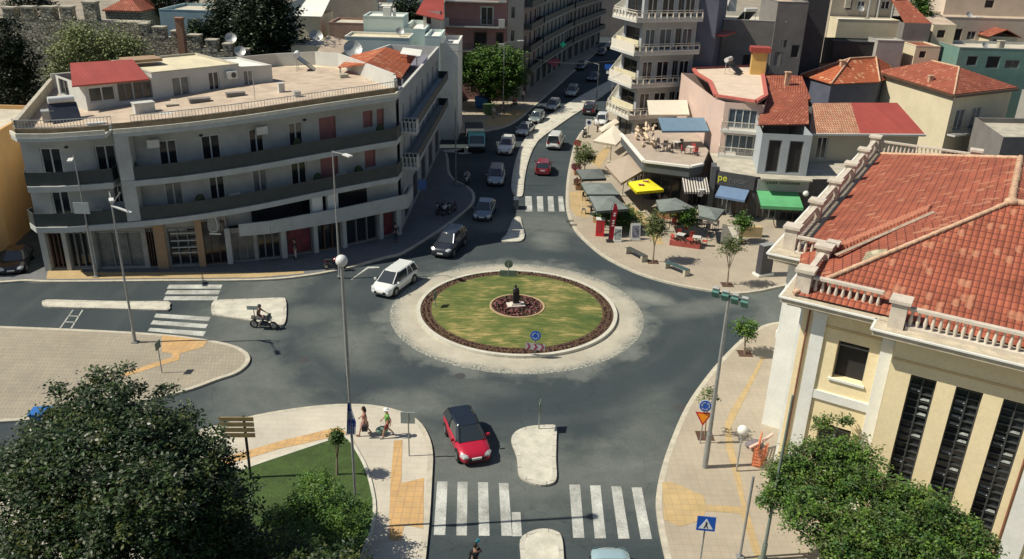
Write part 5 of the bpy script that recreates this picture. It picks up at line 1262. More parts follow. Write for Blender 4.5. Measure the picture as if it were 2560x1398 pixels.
# things on the cafe roof: blue awning, cream awning
a_, b_ = G(1643, 318, 7.0), G(1757, 314, 7.0)
awning('wide slate blue awning on posts over the cafe roof terrace', (14.9, 87.4), (19.9, 88.1), 7.1, 6.3, 2.6, mat('awning_slate', (.14, .22, .30), .8, var=.08), (.05, -1))
awning('cream cloth canopy beside the pink corner house', (14.9, 95.8), (19.6, 96.6), 7.3, 6.3, 3.2, mat('canvas_cream', (.66, .60, .48), .85, var=.06), (-.05, -1))
rb = thing('rolled_canvas', 'folded crumpled cream canvas with bamboo screens on the cafe roof terrace', 'canvas', (14, 86.5, 4.6))
mb = MB()
for k in range(26):
    x, y, z = rnd.uniform(12.8, 14.7), rnd.uniform(84.0, 89.2), rnd.uniform(4.7, 6.4); a = rnd.uniform(-.5, .5)
    mb.tube([(x, y, z), (x + rnd.uniform(-.3, .3), y + 1.0, z + rnd.uniform(-.2, .3))], rnd.uniform(.1, .2), 6)
part(mb, 'canvas', mat('canvas_sand', (.60, .47, .32), .9, var=.2, scale=3), rb)
# ground floor shop line to the right
SL = [Vector((19.35, 77.4)), Vector((22.7, 75.6)), Vector((27.6, 75.3)), Vector((33.5, 76.0))]
M_SHOPD = mat('shop_dark', (.05, .052, .055), .7, var=.2)
shp = thing('shop_row', 'low dark shop row with name fascias under the pink corner house and its neighbours', 'shops', (26, 78, 0))
mb = MB(); sw_ = []
for i in range(3):
    L = (SL[i + 1] - SL[i]).length; hs = [(.4, L * .46, .15, 2.5, 'shop'), (L * .54, L - .4, .15, 2.5, 'oc')]
    P = wall(mb, SL[i], SL[i + 1], .1, 4.3, hs); sw_ += [(P, h) for h in hs]
part(mb, 'wall', M_SHOPD, shp)
mb = MB(); tri_sheet(mb, SL + [Vector((33.5, 82)), Vector((20, 84))], 4.3); part(mb, 'roof', M_CONC, shp)
for P, h in sw_: opening(shp, P, h, h[4])
def fascia(i, z0, z1, m, name='fascia', off=.12):
    a, b = SL[i], SL[i + 1]; t = (b - a).normalized(); n = Vector((t.y, -t.x)) * off
    mb = MB(); mb.bar(V3(a + n + t * .1, (z0 + z1) / 2), V3(b + n - t * .1, (z0 + z1) / 2), .12, z1 - z0); return part(mb, name, m, shp), t, n
f0, t0, n0 = fascia(0, 3.0, 4.25, M_SHOPD)
mY, mG = mat('letters_yellow', (.62, .62, .05), .6, var=0), mat('letters_grey', (.12, .125, .13), .6, var=0)
c0 = SL[0] + t0 * .65 + n0 * 1.7
text_obj('pe', .95, mY, f0, V3(c0, 3.72), V3(t0, 0)); text_obj('ripter', .80, mG, f0, V3(c0 + t0 * 1.55, 3.66), V3(t0, 0))
f1, t1, n1 = fascia(1, 3.05, 4.1, mat('sign_board_grey', (.30, .31, .30), .6, var=.12), 'sign_board', .2)
mb = MB(); L = (SL[2] - SL[1]).length
for k in range(15):
    if k == 5: continue
    u = .9 + k * (L - 1.8) / 15; p = SL[1] + t1 * u + n1 * 1.35; mb.bar(V3(p, 3.85), V3(p + t1 * .13, 3.85), .02, .2)
part(mb, 'lettering', M_DMET, f1)
mb = MB(); a, b = SL[1] + n1 * 3 + t1 * .2, SL[2] + n1 * 3 - t1 * .1; mb.bar(V3(a, 4.42), V3(b, 4.42), 1.2, .14); part(mb, 'canopy_slab', M_CONC, shp)
# upper storeys of the row
M_G2 = mat('grey_blue_wall', (.36, .40, .42), .85, var=.08, scale=.5)
u1 = building('pale grey upper storey with two tall dark doorways, under weathered red tiles', [Vector((22.95, 76.7)), Vector((27.5, 76.3)), Vector((28.8, 87)), Vector((25.0, 88))], 4.32, 8.2, M_G2, {0: [(.7, 1.9, 4.5, 7.6, 'd'), (2.6, 3.9, 4.5, 7.6, 'd')]}, roof=None, rootz=4.3)
shed_roof(u1, [V3(G(1895, 312, 8.4), 8.4), V3(G(2022, 310, 8.4), 8.4), V3(G(2020, 240, 9.6), 9.6), V3(G(1915, 215, 9.6), 9.6)], M_TILE)
u1b = building('small red tiled roof with a stepped edge behind the two dark doorways', [Vector((27, 91)), Vector((32.0, 90)), Vector((34.2, 101)), Vector((28.5, 102))], 0, 8.2, M_GREYW, {}, roof=None)
shed_roof(u1b, [V3(G(1915, 240, 8.8), 8.8), V3(G(2028, 248, 8.8), 8.8), V3(G(2005, 190, 10.0), 10.0), V3(G(1915, 183, 10.0), 10.0)], M_TILE)
zB = 7.3
e0, e1, e2, e3 = G(2022, 333, zB), G(2312, 335, zB), G(2243, 257, zB + 1.6), G(2033, 258, zB + 1.6)
e4, e5 = G(2150, 334, zB), G(2128, 257, zB + 1.6)
u2 = building('cream upper storey roofed half in old tiles, half in red sheets', [e0 + Vector((.3, .5)), e1 + Vector((-.3, .5)), e2 + Vector((0, -.3)), e3 + Vector((0, -.3))], 0, zB - .1, mat('khaki_wall', (.42, .39, .30), .85, var=.08, scale=.5), {0: [(.9, 2.0, 4.6, 6.8, 'w')]}, roof=None)
shed_roof(u2, [V3(e0, zB), V3(e4, zB), V3(e5, zB + 1.6), V3(e3, zB + 1.6)], M_TILEOLD); shed_roof(u2, [V3(e4, zB), V3(e1, zB), V3(e2, zB + 1.6), V3(e5, zB + 1.6)], M_REDSH)
mb = MB(); mb.bar(V3(e0 + Vector((0, -.15)), zB - .1), V3(e1 + Vector((0, -.15)), zB - .1), .3, .2); part(mb, 'gutter', M_WHITE, u2)
# octagonal orange roof
zo = 7.8
oc = [G(2000, 187, zo), G(2078, 210, zo), G(2200, 205, zo), G(2260, 182, zo), G(2225, 158, zo), G(2040, 158, zo)]
k1, k2 = V3(G(2125, 147, zo + 2.4), zo + 2.4), V3(G(2190, 143, zo + 2.4), zo + 2.4)
ob = building('slate blue house with a faceted orange tiled roof', offset_closed(ccw(oc), -.4), 0, zo, M_SLATEB, {}, roof=None)
for pts in ([V3(oc[0], zo), V3(oc[1], zo), k1], [V3(oc[1], zo), V3(oc[2], zo), k2, k1], [V3(oc[2], zo), V3(oc[3], zo), k2], [V3(oc[3], zo), V3(oc[4], zo), k2], [V3(oc[4], zo), V3(oc[5], zo), k1, k2], [V3(oc[5], zo), V3(oc[0], zo), k1]):
    shed_roof(ob, pts, M_TILEO)
mb = MB()
for a, b in ((V3(oc[1], zo), k1), (V3(oc[2], zo), k2), (k1, k2), (V3(oc[0], zo), k1)): mb.tube([a + Vector((0, 0, .05)), b + Vector((0, 0, .05))], .12, 6)
part(mb, 'ridge_tiles', M_RIDGE, ob)
mb = MB(); q = G(2140, 250, 4.0); mb.box((q.x, q.y, 2.4), (5.5, 3, 4.6)); tag(mb.build('lean_to', mat('lean_to_purple', (.10, .08, .13), .8, var=.15)), 'dark purplish lean-to roof below the slate blue house', 'lean-to')
# cream house with the hipped roof
zc = 8.6
h4 = [G(2190, 178, zc), G(2385, 236, zc), G(2545, 218, zc), G(2372, 160, zc)]
hc = building('cream house with a broad hipped red tiled roof and shaded shuttered windows', offset_closed(ccw(h4), -.5), 0, zc, M_CREAM, {1: [(1.2, 3.0, 4.0, 6.6, 'wb'), (4.4, 6.2, 4.0, 6.6, 'wb')]}, roof=None)
apx = V3(G(2330, 152, zc + 2.2), zc + 2.2); apx2 = V3(G(2398, 168, zc + 2.2), zc + 2.2)
H4 = [V3(p, zc) for p in h4]
for pts in ([H4[0], H4[1], apx2, apx], [H4[1], H4[2], apx2], [H4[2], H4[3], apx, apx2], [H4[3], H4[0], apx]): shed_roof(hc, pts, M_TILE)
mb = MB(); mb.tube([H4[1], apx2], .12, 6); mb.tube([apx2, apx], .12, 6); part(mb, 'ridge_tiles', M_RIDGE, hc)
mb = MB(); mb.bar(H4[1] + Vector((0, -.1, -.25)), H4[2] + Vector((0, -.1, -.25)), .4, .3); mb.bar(H4[0] + Vector((0, -.1, -.2)), H4[1] + Vector((0, -.1, -.2)), .2, .2); part(mb, 'gutter', B_FRAME, hc)
balcony(hc, (H4[1].x + .4, H4[1].y + .2), (H4[2].x - .6, H4[2].y - .3), 3.9, 1.0, 1, M_WHITE, M_DMET, 'bars', .9)
# top right group
hb('tall dark grey house with a hanging balcony door behind the red-edged roof', 1945, 2022, 12, 112, 8, M_DGREY, M_ROOFP, [(1955, 1966, 100, 120, 'g'), (1980, 1995, 112, 145, 'd'), (1938, 1952, 130, 165, 'd')], .3)
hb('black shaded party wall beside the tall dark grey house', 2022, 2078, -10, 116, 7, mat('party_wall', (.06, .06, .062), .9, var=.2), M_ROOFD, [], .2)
hb('beige apartment house with grey drainpipes at the top right', 2088, 2248, -40, 128, 9, mat('beige_upper', (.38, .33, .26), .85, var=.1), M_ROOFD, [(2118, 2128, 0, 25, 'd'), (2145, 2160, 2, 24, 'w'), (2205, 2222, 2, 24, 'w')], .2)
for px_ in (2176, 2200, 2236):
    a_ = PY(px_, 0, 127.8); mb = MB(); mb.tube([(a_.x, 123.8 if False else 127.7, 2), (a_.x, 127.7, a_.z + 3)], .16, 7); tag(mb.build('drainpipe', M_METAL), 'thick grey downpipe on the beige apartment house, ' + {2176: 'leftmost of three', 2200: 'middle of three', 2236: 'rightmost of three'}[px_], 'downpipe')
hb('long cream garden wall and annexe below the beige apartment house', 2095, 2250, 52, 124, 3.5, M_CREAM, M_ROOFW, [], .1)
p0, p1 = PY(2170, 100, 123.4), PY(2200, 100, 123.4)
hb('black roofed low shed between the orange roofs', 2085, 2255, 108, 118, 4, mat('shed_black', (.03, .035, .035), .8, var=.2), mat('shed_roof_dark', (.035, .04, .04), .8, var=.2), [], .1)
hb('small grey concrete hut with a flat slab beside the black shed', 2195, 2262, 104, 117, 3.4, M_GREYW, M_CONC, [], .1)
r_, A, B, n, z = hb('dim brown house with a steep red roof at the top right', 2262, 2330, 58, 122, 10, M_DGREY, None)
shed_roof(r_, [V3(A, z), V3(B, z), V3(B + n - Vector((2.5, 0)), z + 4.5), V3(A + n, z + 4.5)], M_TILE)
hb('large pale beige house with a flat roof at the top right', 2352, 2660, 52, 134, 9, mat('beige_pale', (.55, .46, .36), .85, var=.1, scale=.4), M_ROOFP, [(2384, 2400, 72, 102, 'o'), (2420, 2436, 78, 100, 'w'), (2450, 2466, 78, 100, 'w')], .3)
hb('upper pale beige wall behind the flat roof at the top right', 2372, 2660, -30, 142, 6, mat('beige_pale2', (.56, .47, .37), .85, var=.1, scale=.4), M_ROOFP, [(2465, 2482, 0, 20, 'o')], .3)
r_, A, B, n, z = hb('little roof hut with a red tiled gable on the pale beige house', 2475, 2545, 92, 131, 4, M_CREAM, None, [(2482, 2505, 98, 112, 'g')])
mm_ = (A + B) / 2
shed_roof(r_, [V3(A - Vector((.4, .4)), z), V3(mm_ - Vector((0, .4)), z + 1.1), V3(mm_ + n, z + 1.1), V3(A + n - Vector((.4, 0)), z)], M_TILE); shed_roof(r_, [V3(mm_ - Vector((0, .4)), z + 1.1), V3(B + Vector((.4, -.4)), z), V3(B + n + Vector((.4, 0)), z), V3(mm_ + n, z + 1.1)], M_TILE)
hb('teal green house with deep windows behind the hipped roof', 2398, 2640, 128, 118, 8, M_TEAL, M_ROOFD, [(2420, 2440, 140, 165, 'd'), (2470, 2495, 140, 172, 'd'), (2515, 2545, 150, 172, 'g')], .3, copm=M_METAL)
r_, A, B, n, z = hb('narrow pink and cream house wedged beside the teal house', 2335, 2392, 62, 124, 6, M_CREAM, None, [(2345, 2360, 75, 95, 'o')])
shed_roof(r_, [V3(A, z), V3(B, z), V3(B + n, z + 1), V3(A + n, z + 1)], M_ROOFP)
hb('low cream house between the hipped roof and the pale beige house', 2290, 2352, 118, 117, 5, M_CREAM, M_TILE, [(2300, 2312, 128, 145, 'o')], .1)
building('dark brown brick backed house at the right edge behind the balustrade', [Vector((52, 88)), Vector((70, 90)), Vector((72, 99)), Vector((54, 98))], 0, 5.4, M_DGREY, {}, roof=M_CONC)
building('grey flat house at the right edge beyond the hipped roof', [Vector((66, 100)), Vector((80, 100)), Vector((80, 112)), Vector((67, 112))], 0, 6.5, M_GREYW, {0: [(1, 2.4, 3, 5, 'd')]}, roof=M_ROOFW)

for px, py, y, w_, h_, m_, nm, lb in ((2120, -2, 128, .8, 1.2, M_CONC, 'chimney', 'plain chimney on the beige apartment house'), (2440, 60, 136, .9, 1.0, M_WHITE, 'chimney', 'white chimney on the pale beige house roof'), (2500, 120, 119, .7, .9, M_CONC, 'chimney', 'grey chimney on the teal house'),
        (2105, 168, 112, .6, .8, M_RIDGE, 'chimney', 'small chimney at the crest of the faceted orange roof'), (2325, 205, 104, .5, .7, M_RIDGE, 'chimney', 'small brick chimney on the hipped red roof'), (1968, 200, 96, .5, .8, M_RIDGE, 'chimney', 'brick chimney on the small stepped tiled roof'),
        (940, 8, 121, .7, 1.0, M_CONC, 'chimney', 'grey chimney on the white roof block'), (455, 105, 91, .7, 2.4, mat('chimney_brick', (.30, .16, .10), .9, var=.2, scale=4), 'chimney', 'tall brick chimney with a pale cap in front of the stone wall'), (1830, 10, 117, 1.0, .9, M_WMET, 'water_tank', 'white water tank on the cluttered grey roof')):
    p = PY(px, py, y); mb = MB(); mb.box((p.x, y, p.z), (w_, w_, h_ * 2)); mb.box((p.x, y, p.z + h_ + .05), (w_ * 1.3, w_ * 1.3, .12)); tag(mb.build(nm, m_), lb, nm.replace('_', ' '))
for px, py, y, lb in ((2420, 45, 135, 'satellite dish on the pale beige house at the top right'), (2150, 30, 127, 'satellite dish on the beige apartment house wall top'), (1000, 88, 104, 'satellite dish on the mint house edge'), (2460, 122, 119, 'satellite dish on the teal house roof')):
    p = PY(px, py, y); dish(p.x, y, p.z - .6, .5, R(10), lb)
for (x0, y0_, d0_), (x1, y1_, d1_), lb in (((1120, 130, 100), (1270, 60, 130), 'overhead cable from the side wing to the pink building'), ((1560, 150, 101), (1250, 120, 131), 'overhead cable crossing the street high up')):
    a, b = PY(x0, y0_, d0_), PY(x1, y1_, d1_); mb = MB(); mb.tube([a.lerp(b, k / 10) - Vector((0, 0, 1.2 * math.sin(math.pi * k / 10))) for k in range(11)], .02, 4); tag(mb.build('overhead_cable', TRIMC if False else M_DMET), lb, 'cable')
# ------------------------------------------------------------------ vehicles
CGLASS = mat('car_glass', (0.028, 0.037, 0.044), 0.05, spec=0.8, var=0)
TYRE = mat('tyre', (0.015, 0.015, 0.015), 0.85, var=0)
RIM = mat('wheel_rim', (0.35, 0.36, 0.36), 0.35, metal=0.7, var=0)
HLAMP = mat('headlamp', (0.50, 0.52, 0.52), 0.15, var=0); TLAMP = mat('tail_lamp', (0.30, 0.01, 0.01), 0.25, var=0)
PLATE = mat('number_plate', (0.65, 0.65, 0.60), 0.5, var=0); TRIM = mat('black_plastic', (0.018, 0.018, 0.02), 0.6, var=0)
def paint(name, col, metal=0.2): return mat('paint_' + name, col, 0.28, metal=metal, coat=0.7, var=0.03, scale=1)
KINDS = {  # L, W, H, hood height, belt height, greenhouse: rear base, rear top, front top, front base (fractions of L from the centre)
    'hatch': (4.0, 1.74, 1.46, .78, .92, -.485, -.40, .08, .25), 'sedan': (4.5, 1.76, 1.43, .76, .90, -.36, -.20, .10, .25),
    'suv': (4.5, 1.84, 1.68, .95, 1.05, -.49, -.43, .08, .22), 'mpv': (4.4, 1.80, 1.60, .86, .98, -.49, -.42, .13, .33), 'van': (4.4, 1.80, 1.88, .98, 1.08, -.495, -.48, .18, .32)}
def car(kind, pm, roofm=None, glass=None):
    L, W, H, hh, bh, g0, g1, g2, g3 = KINDS[kind]; r = bpy.data.objects.new('parked_car', None); scene.collection.objects.link(r)
    glass = glass or CGLASS; roofm = roofm or pm
    deck = bh if kind != 'sedan' else .90
    st = [(-.5, .60, .78, .32), (-.492, .80, .88, .26), (-.46, deck - .02, .95, .24), (-.36, deck + .01, .985, .22), (-.15, bh, 1, .22), (.08, bh - .01, 1, .22), (g3, hh + .05, .99, .22), (.36, hh, .97, .22), (.44, hh - .08, .92, .22), (.48, hh - .17, .85, .24), (.497, hh - .30, .76, .28), (.5, hh - .42, .70, .33)]
    mb = MB(); vs_ = []; n = 0
    for fx, zt, fw_, zl in st:
        hw = W / 2 * fw_; x = fx * L
        half = [(hw * .90, zl), (hw * .975, zl + .10), (hw, zl + (zt - zl) * .50), (hw * .985, zt - .10), (hw * .93, zt - .02), (hw * .55, zt + .025)]
        ringp = [(y, z) for y, z in half] + [(-y, z) for y, z in half[::-1]]; n = len(ringp)
        vs_ += [(x, y, z) for y, z in ringp]
    fs = []
    for i in range(len(st) - 1):
        for k in range(n):
            k2 = (k + 1) % n; fs.append((i * n + k2, i * n + k, (i + 1) * n + k, (i + 1) * n + k2))
    mb.add(vs_, fs, True); mb.add(vs_[:n], [tuple(range(n))]); mb.add(vs_[-n:], [tuple(reversed(range(n)))])
    mb.build('body', pm, r)
    # greenhouse
    wb, wt = W / 2 * .93, W / 2 * .72; zr = H - .06
    B0, B1, T0, T1 = g0 * L, g3 * L, g1 * L, g2 * L
    mb = MB()
    def ringz(f):
        x0, x1 = B0 + (T0 - B0) * f, B1 + (T1 - B1) * f; hw = wb + (wt - wb) * f ** 1.25; z = bh - .04 + (zr - bh + .04) * f
        xs = [x0, x0 + .12, (x0 + x1) / 2, x1 - .22, x1]; ws = [hw * .86, hw, hw * 1.0, hw * .97, hw * .80]
        return [(x, w_, z) for x, w_ in zip(xs, ws)] + [(x, -w_, z) for x, w_ in list(zip(xs, ws))[::-1]]
    rings = [ringz(f) for f in (0, .5, 1)]; m_ = 10; vv = [p for q in rings for p in q]; ff = []
    for j in range(2):
        for k in range(m_):
            k2 = (k + 1) % m_; ff.append((j * m_ + k2, j * m_ + k, (j + 1) * m_ + k, (j + 1) * m_ + k2))
    mb.add(vv, ff, False); mb.build('windows', glass, r)
    mb = MB(); top = ringz(1.0); lo = [(p[0], p[1] * 1.03, p[2] - .03) for p in top]; hi = [(p[0] * .985 + (T0 + T1) * .0075, p[1] * .86, zr + .045) for p in top]
    vv = lo + hi; ff = [((k + 1) % m_, k, m_ + k, m_ + (k + 1) % m_) for k in range(m_)]; mb.add(vv, ff, True)
    mb.add(hi, [tuple(reversed(range(m_)))]); mb.build('roof', roofm, r)
    for sy in (1, -1):
        for (xa, xb, ya, yb, th) in ((B1 - .02, T1, wb * .80, wt * .82, .07), (B0 + .06, T0 + .05, wb * .95, wt * .93, .13), ((B0 + B1) / 2 - .1, (T0 + T1) / 2 - .02, wb * 1.0, wt * 1.0, .07)) + (((B0 + .85, T0 + .75, wb, wt, .06),) if kind in ('suv', 'mpv', 'van') else ()):
            q = MB(); q.bar((xa, sy * ya * 1.015, bh - .03), (xb, sy * yb * 1.015, zr), th, .05, upv=Vector((0, sy, .2))); q.build('pillar', pm if roofm is pm else TRIM, r)
    for sx, wx in ((1, .31), (-1, -.31)):
        for sy in (1, -1):
            x = wx * L; rr = .32 if kind in ('hatch', 'sedan') else .345
            q = MB(); q.tube([(x, sy * (W / 2 - .16), rr), (x, sy * (W / 2 + .004), rr)], rr + .07, 18); q.build('wheel_arch', TRIM, r)
            q = MB(); q.tube([(x, sy * (W / 2 - .2), rr), (x, sy * (W / 2 + .02), rr)], rr, 18); wo_ = q.build('wheel', TYRE, r)
            q = MB(); q.tube([(x, sy * (W / 2), rr), (x, sy * (W / 2 + .03), rr)], rr * .62, 12); q.build('rim', RIM, wo_)
    for sy in (1, -1):
        q = MB(); q.add([(L * .43, sy * W * .47, hh - .10), (L * .487, sy * W * .37, hh - .22), (L * .478, sy * W * .25, hh - .13), (L * .448, sy * W * .36, hh - .05), (L * .44, sy * W * .475, hh - .22), (L * .49, sy * W * .385, hh - .30), (L * .492, sy * W * .24, hh - .25)], [(0, 1, 2, 3), (0, 4, 5, 1), (1, 5, 6, 2)])
        q.add([q.v[i] for i in range(7)], [(3, 2, 1, 0), (1, 5, 4, 0), (2, 6, 5, 1)]); q.v = [(x + .015, y * 1.01, z + .02) for x, y, z in q.v]
        q.build('headlight', HLAMP, r)
        q = MB(); q.box((-L * .492, sy * W * .37, bh - .18 if kind != 'van' else bh - .1), (.10, .24, .30 if kind != 'sedan' else .18)); q.build('tail_light', TLAMP, r)
        q = MB(); q.box((g3 * L - .28, sy * (W / 2 + .09), bh + .03), (.10, .17, .13)); q.build('wing_mirror', pm, r)
    q = MB(); q.box((L * .499, 0, .42), (.06, W * .52, .20)); q.build('grille', TRIM, r)
    q = MB(); q.box((L * .505, 0, .48), (.06, .50, .11)); q.build('number_plate', PLATE, r)
    q = MB(); q.box((-L * .5, 0, .62), (.05, .50, .12)); q.build('number_plate', PLATE, r)
    q = MB(); q.box((-L * .498, 0, .36), (.08, W * .8, .22)); q.build('rear_bumper', TRIM if kind in ('suv', 'van') else pm, r)
    return r
def place_car(r, front_px, rear_px, label, cat, group=None, name='parked_car', zf=0.0, rear_anchor=False):
    L = max(v.co.x for v in r.children[0].data.vertices) - min(v.co.x for v in r.children[0].data.vertices)
    a, b = G(*front_px, zf), G(*rear_px, zf); h = (a - b).normalized()
    c = a - h * (L / 2) if not rear_anchor else b + h * (L / 2)
    r.location = (c.x, c.y, 0.002); r.rotation_euler = (0, 0, math.atan2(h.y, h.x)); r.name = name
    return tag(r, label, cat, group)
SQ = 'cars queuing on the shaded lane'
place_car(car('mpv', paint('white', (.70, .72, .69), 0)), (950, 746), (1003, 708), 'white people carrier turning left round the roundabout', 'car', name='people_carrier')
place_car(car('suv', paint('black_blue', (.025, .03, .04))), (1100, 648), (1150, 598), 'dark blue black off-road car just leaving the shade at the roundabout', 'car', SQ, name='off_road_car')
place_car(car('sedan', paint('steel_blue', (.16, .21, .25), .4)), (1204, 556), (1222, 512), 'steel blue saloon second in the shaded queue', 'car', SQ, name='saloon_car')
place_car(car('mpv', paint('silver_blue', (.30, .34, .37), .4)), (1238, 468), (1244, 430), 'silver blue people carrier in the shade beside the median', 'car', SQ, name='people_carrier')
c5 = car('suv', paint('white', (.70, .72, .69), 0)); L5 = 4.5
for sy in (.55, -.55):
    q = MB(); q.bar((-1.6, sy, 1.72), (.3, sy, 1.72), .04, .04); q.build('roof_rail', TRIM, c5)
place_car(c5, (1260, 390), (1280, 352), 'white off-road car with roof rails, half in sun, beside the teal truck', 'car', SQ, name='off_road_car')
place_car(car('sedan', paint('silver', (.42, .45, .44), .3)), (1302, 343), (1335, 315), 'silver saloon directly behind the white off-road car', 'car', SQ, name='saloon_car')
place_car(car('hatch', paint('grey_green', (.24, .29, .28), .3)), (1334, 311), (1362, 283), 'grey green hatchback between two silver cars beside the median', 'car', SQ, name='hatchback')
place_car(car('hatch', paint('silver', (.42, .45, .44), .3)), (1376, 279), (1402, 252), 'small silver hatchback near the corner with the yellow paving', 'car', SQ, name='hatchback')
place_car(car('mpv', paint('pale_green', (.33, .40, .37), .3)), (1425, 244), (1444, 220), 'pale greenish people carrier last in the visible queue', 'car', SQ, name='people_carrier')
place_car(car('sedan', paint('navy', (.02, .03, .07))), (1478, 205), (1502, 182), 'navy saloon in deep shade further up the street', 'car', SQ, name='saloon_car')
place_car(car('sedan', paint('dark_grey', (.04, .045, .05))), (1448, 176), (1470, 158), 'dark grey saloon parked in deep shade at the left kerb of the street', 'car', SQ, name='saloon_car')
place_car(car('hatch', paint('dark_grey', (.04, .045, .05))), (1500, 140), (1520, 124), 'dark grey hatchback parked in deep shade further along the left kerb', 'car', SQ, name='hatchback')
place_car(car('suv', paint('silver', (.42, .45, .44), .3)), (1534, 112), (1552, 97), 'silver off-road car far up the shaded street at the left kerb', 'car', SQ, name='off_road_car')
place_car(car('van', paint('white', (.70, .72, .69), 0)), (1402, 342), (1382, 377), 'white minivan driving away beside the pale median', 'van', name='minivan', rear_anchor=True)
place_car(car('hatch', paint('dark_red', (.26, .03, .045), .1)), (1362, 400), (1356, 441), 'dark red hatchback driving away from the zebra crossing', 'car', name='hatchback', rear_anchor=True)
place_car(car('suv', paint('maroon', (.05, .025, .035))), (1490, 258), (1470, 290), 'dark maroon off-road car driving away up the street', 'car', name='off_road_car', rear_anchor=True)
place_car(car('hatch', paint('white', (.70, .72, .69), 0)), (1500, 318), (1518, 280), 'small white hatchback parked by the cream awnings', 'car', name='hatchback')
place_car(car('hatch', paint('bright_red', (.42, .012, .035), .05), paint('black_roof', (.012, .016, .024), .1)), (1192, 1166), (1140, 1055), 'bright red hatchback with a black roof approaching the front zebra crossing', 'car', name='hatchback')
a_ = G(1527, 1362, .75)
place_car(car('hatch', paint('ice_blue', (.42, .58, .62), .35)), (a_.x, a_.y), (a_.x, a_.y), 'pale ice blue car cut by the bottom edge of the photo', 'car', name='hatchback') if False else None
cb = car('hatch', paint('ice_blue', (.40, .56, .60), .3)); cb.location = (a_.x - .05, a_.y - 2.0, .002); cb.rotation_euler = (0, 0, R(91)); cb.name = 'hatchback'
tag(cb, 'pale ice blue car cut by the bottom edge of the photo', 'car')
place_car(car('sedan', paint('gloss_black', (.01, .012, .014))), (30, 692), (78, 606), 'glossy black saloon in the shade between the ochre building and the block', 'car', name='saloon_car')
place_car(car('suv', paint('dark_grey', (.04, .045, .05))), (1128, 262), (1160, 236), 'dark car in the shade under the leafy tree by the blue bin', 'car', name='off_road_car')
# truck with a teal cab
tk = thing('truck', 'light truck with a teal cab and a grey tarpaulin body waiting at the side street', 'truck'); TEAL = paint('teal', (.12, .42, .38), .05)
mb = MB()
prof = [(2.0, .55), (3.75, .55), (3.8, 1.15), (3.55, 2.15), (3.35, 2.3), (2.0, 2.3)]
for sy in (1,):
    l_ = [(x, 1.0, z) for x, z in prof]; r__ = [(x, -1.0, z) for x, z in prof]; k = len(prof)
    mb.add(l_ + r__, [tuple(range(k)), tuple(reversed(range(k, 2 * k)))] + [(i, k + i, k + (i + 1) % k, (i + 1) % k) for i in range(k)])
mb.build('cab', TEAL, tk)
mb = MB(); mb.face([(3.83, -.88, 1.2), (3.83, .88, 1.2), (3.60, .85, 2.08), (3.60, -.85, 2.08)]); mb.build('windscreen', CGLASS, tk)
mb = MB(); mb.box((3.84, 0, 1.0), (.08, 1.9, .26)); mb.build('front_panel', mat('panel_white', (.7, .71, .7), .5, var=.05), tk)
mb = MB(); mb.box((3.86, 0, .62), (.14, 1.96, .26)); mb.build('bumper', TRIM, tk)
mb = MB(); mb.box((-1.1, 0, 1.4), (6.0, 2.2, 1.2)); mb.box((-1.1, 0, .72), (6.0, 1.1, .16)); mb.build('cargo_box', mat('tarpaulin_dark', (.045, .05, .05), .85, var=.15), tk)
for x in (2.9, -2.6, -1.6):
    for sy in (1, -1):
        q = MB(); q.tube([(x, sy * .72, .42), (x, sy * 1.0, .42)], .42, 16); wo_ = q.build('wheel', TYRE, tk); q = MB(); q.tube([(x, sy * .99, .42), (x, sy * 1.01, .42)], .22, 10); q.build('rim', RIM, wo_)
for sy in (1, -1):
    q = MB(); q.box((3.5, sy * 1.18, 1.75), (.1, .2, .4)); q.build('wing_mirror', TRIM, tk); q = MB(); q.box((3.86, sy * .8, .88), (.1, .26, .14)); q.build('headlight', HLAMP, tk)
ta, tb = G(1192, 384), G(1176, 310); h = (ta - tb).normalized(); c = ta - h * 3.9; tk.location = (c.x, c.y, .002); tk.rotation_euler = (0, 0, math.atan2(h.y, h.x))
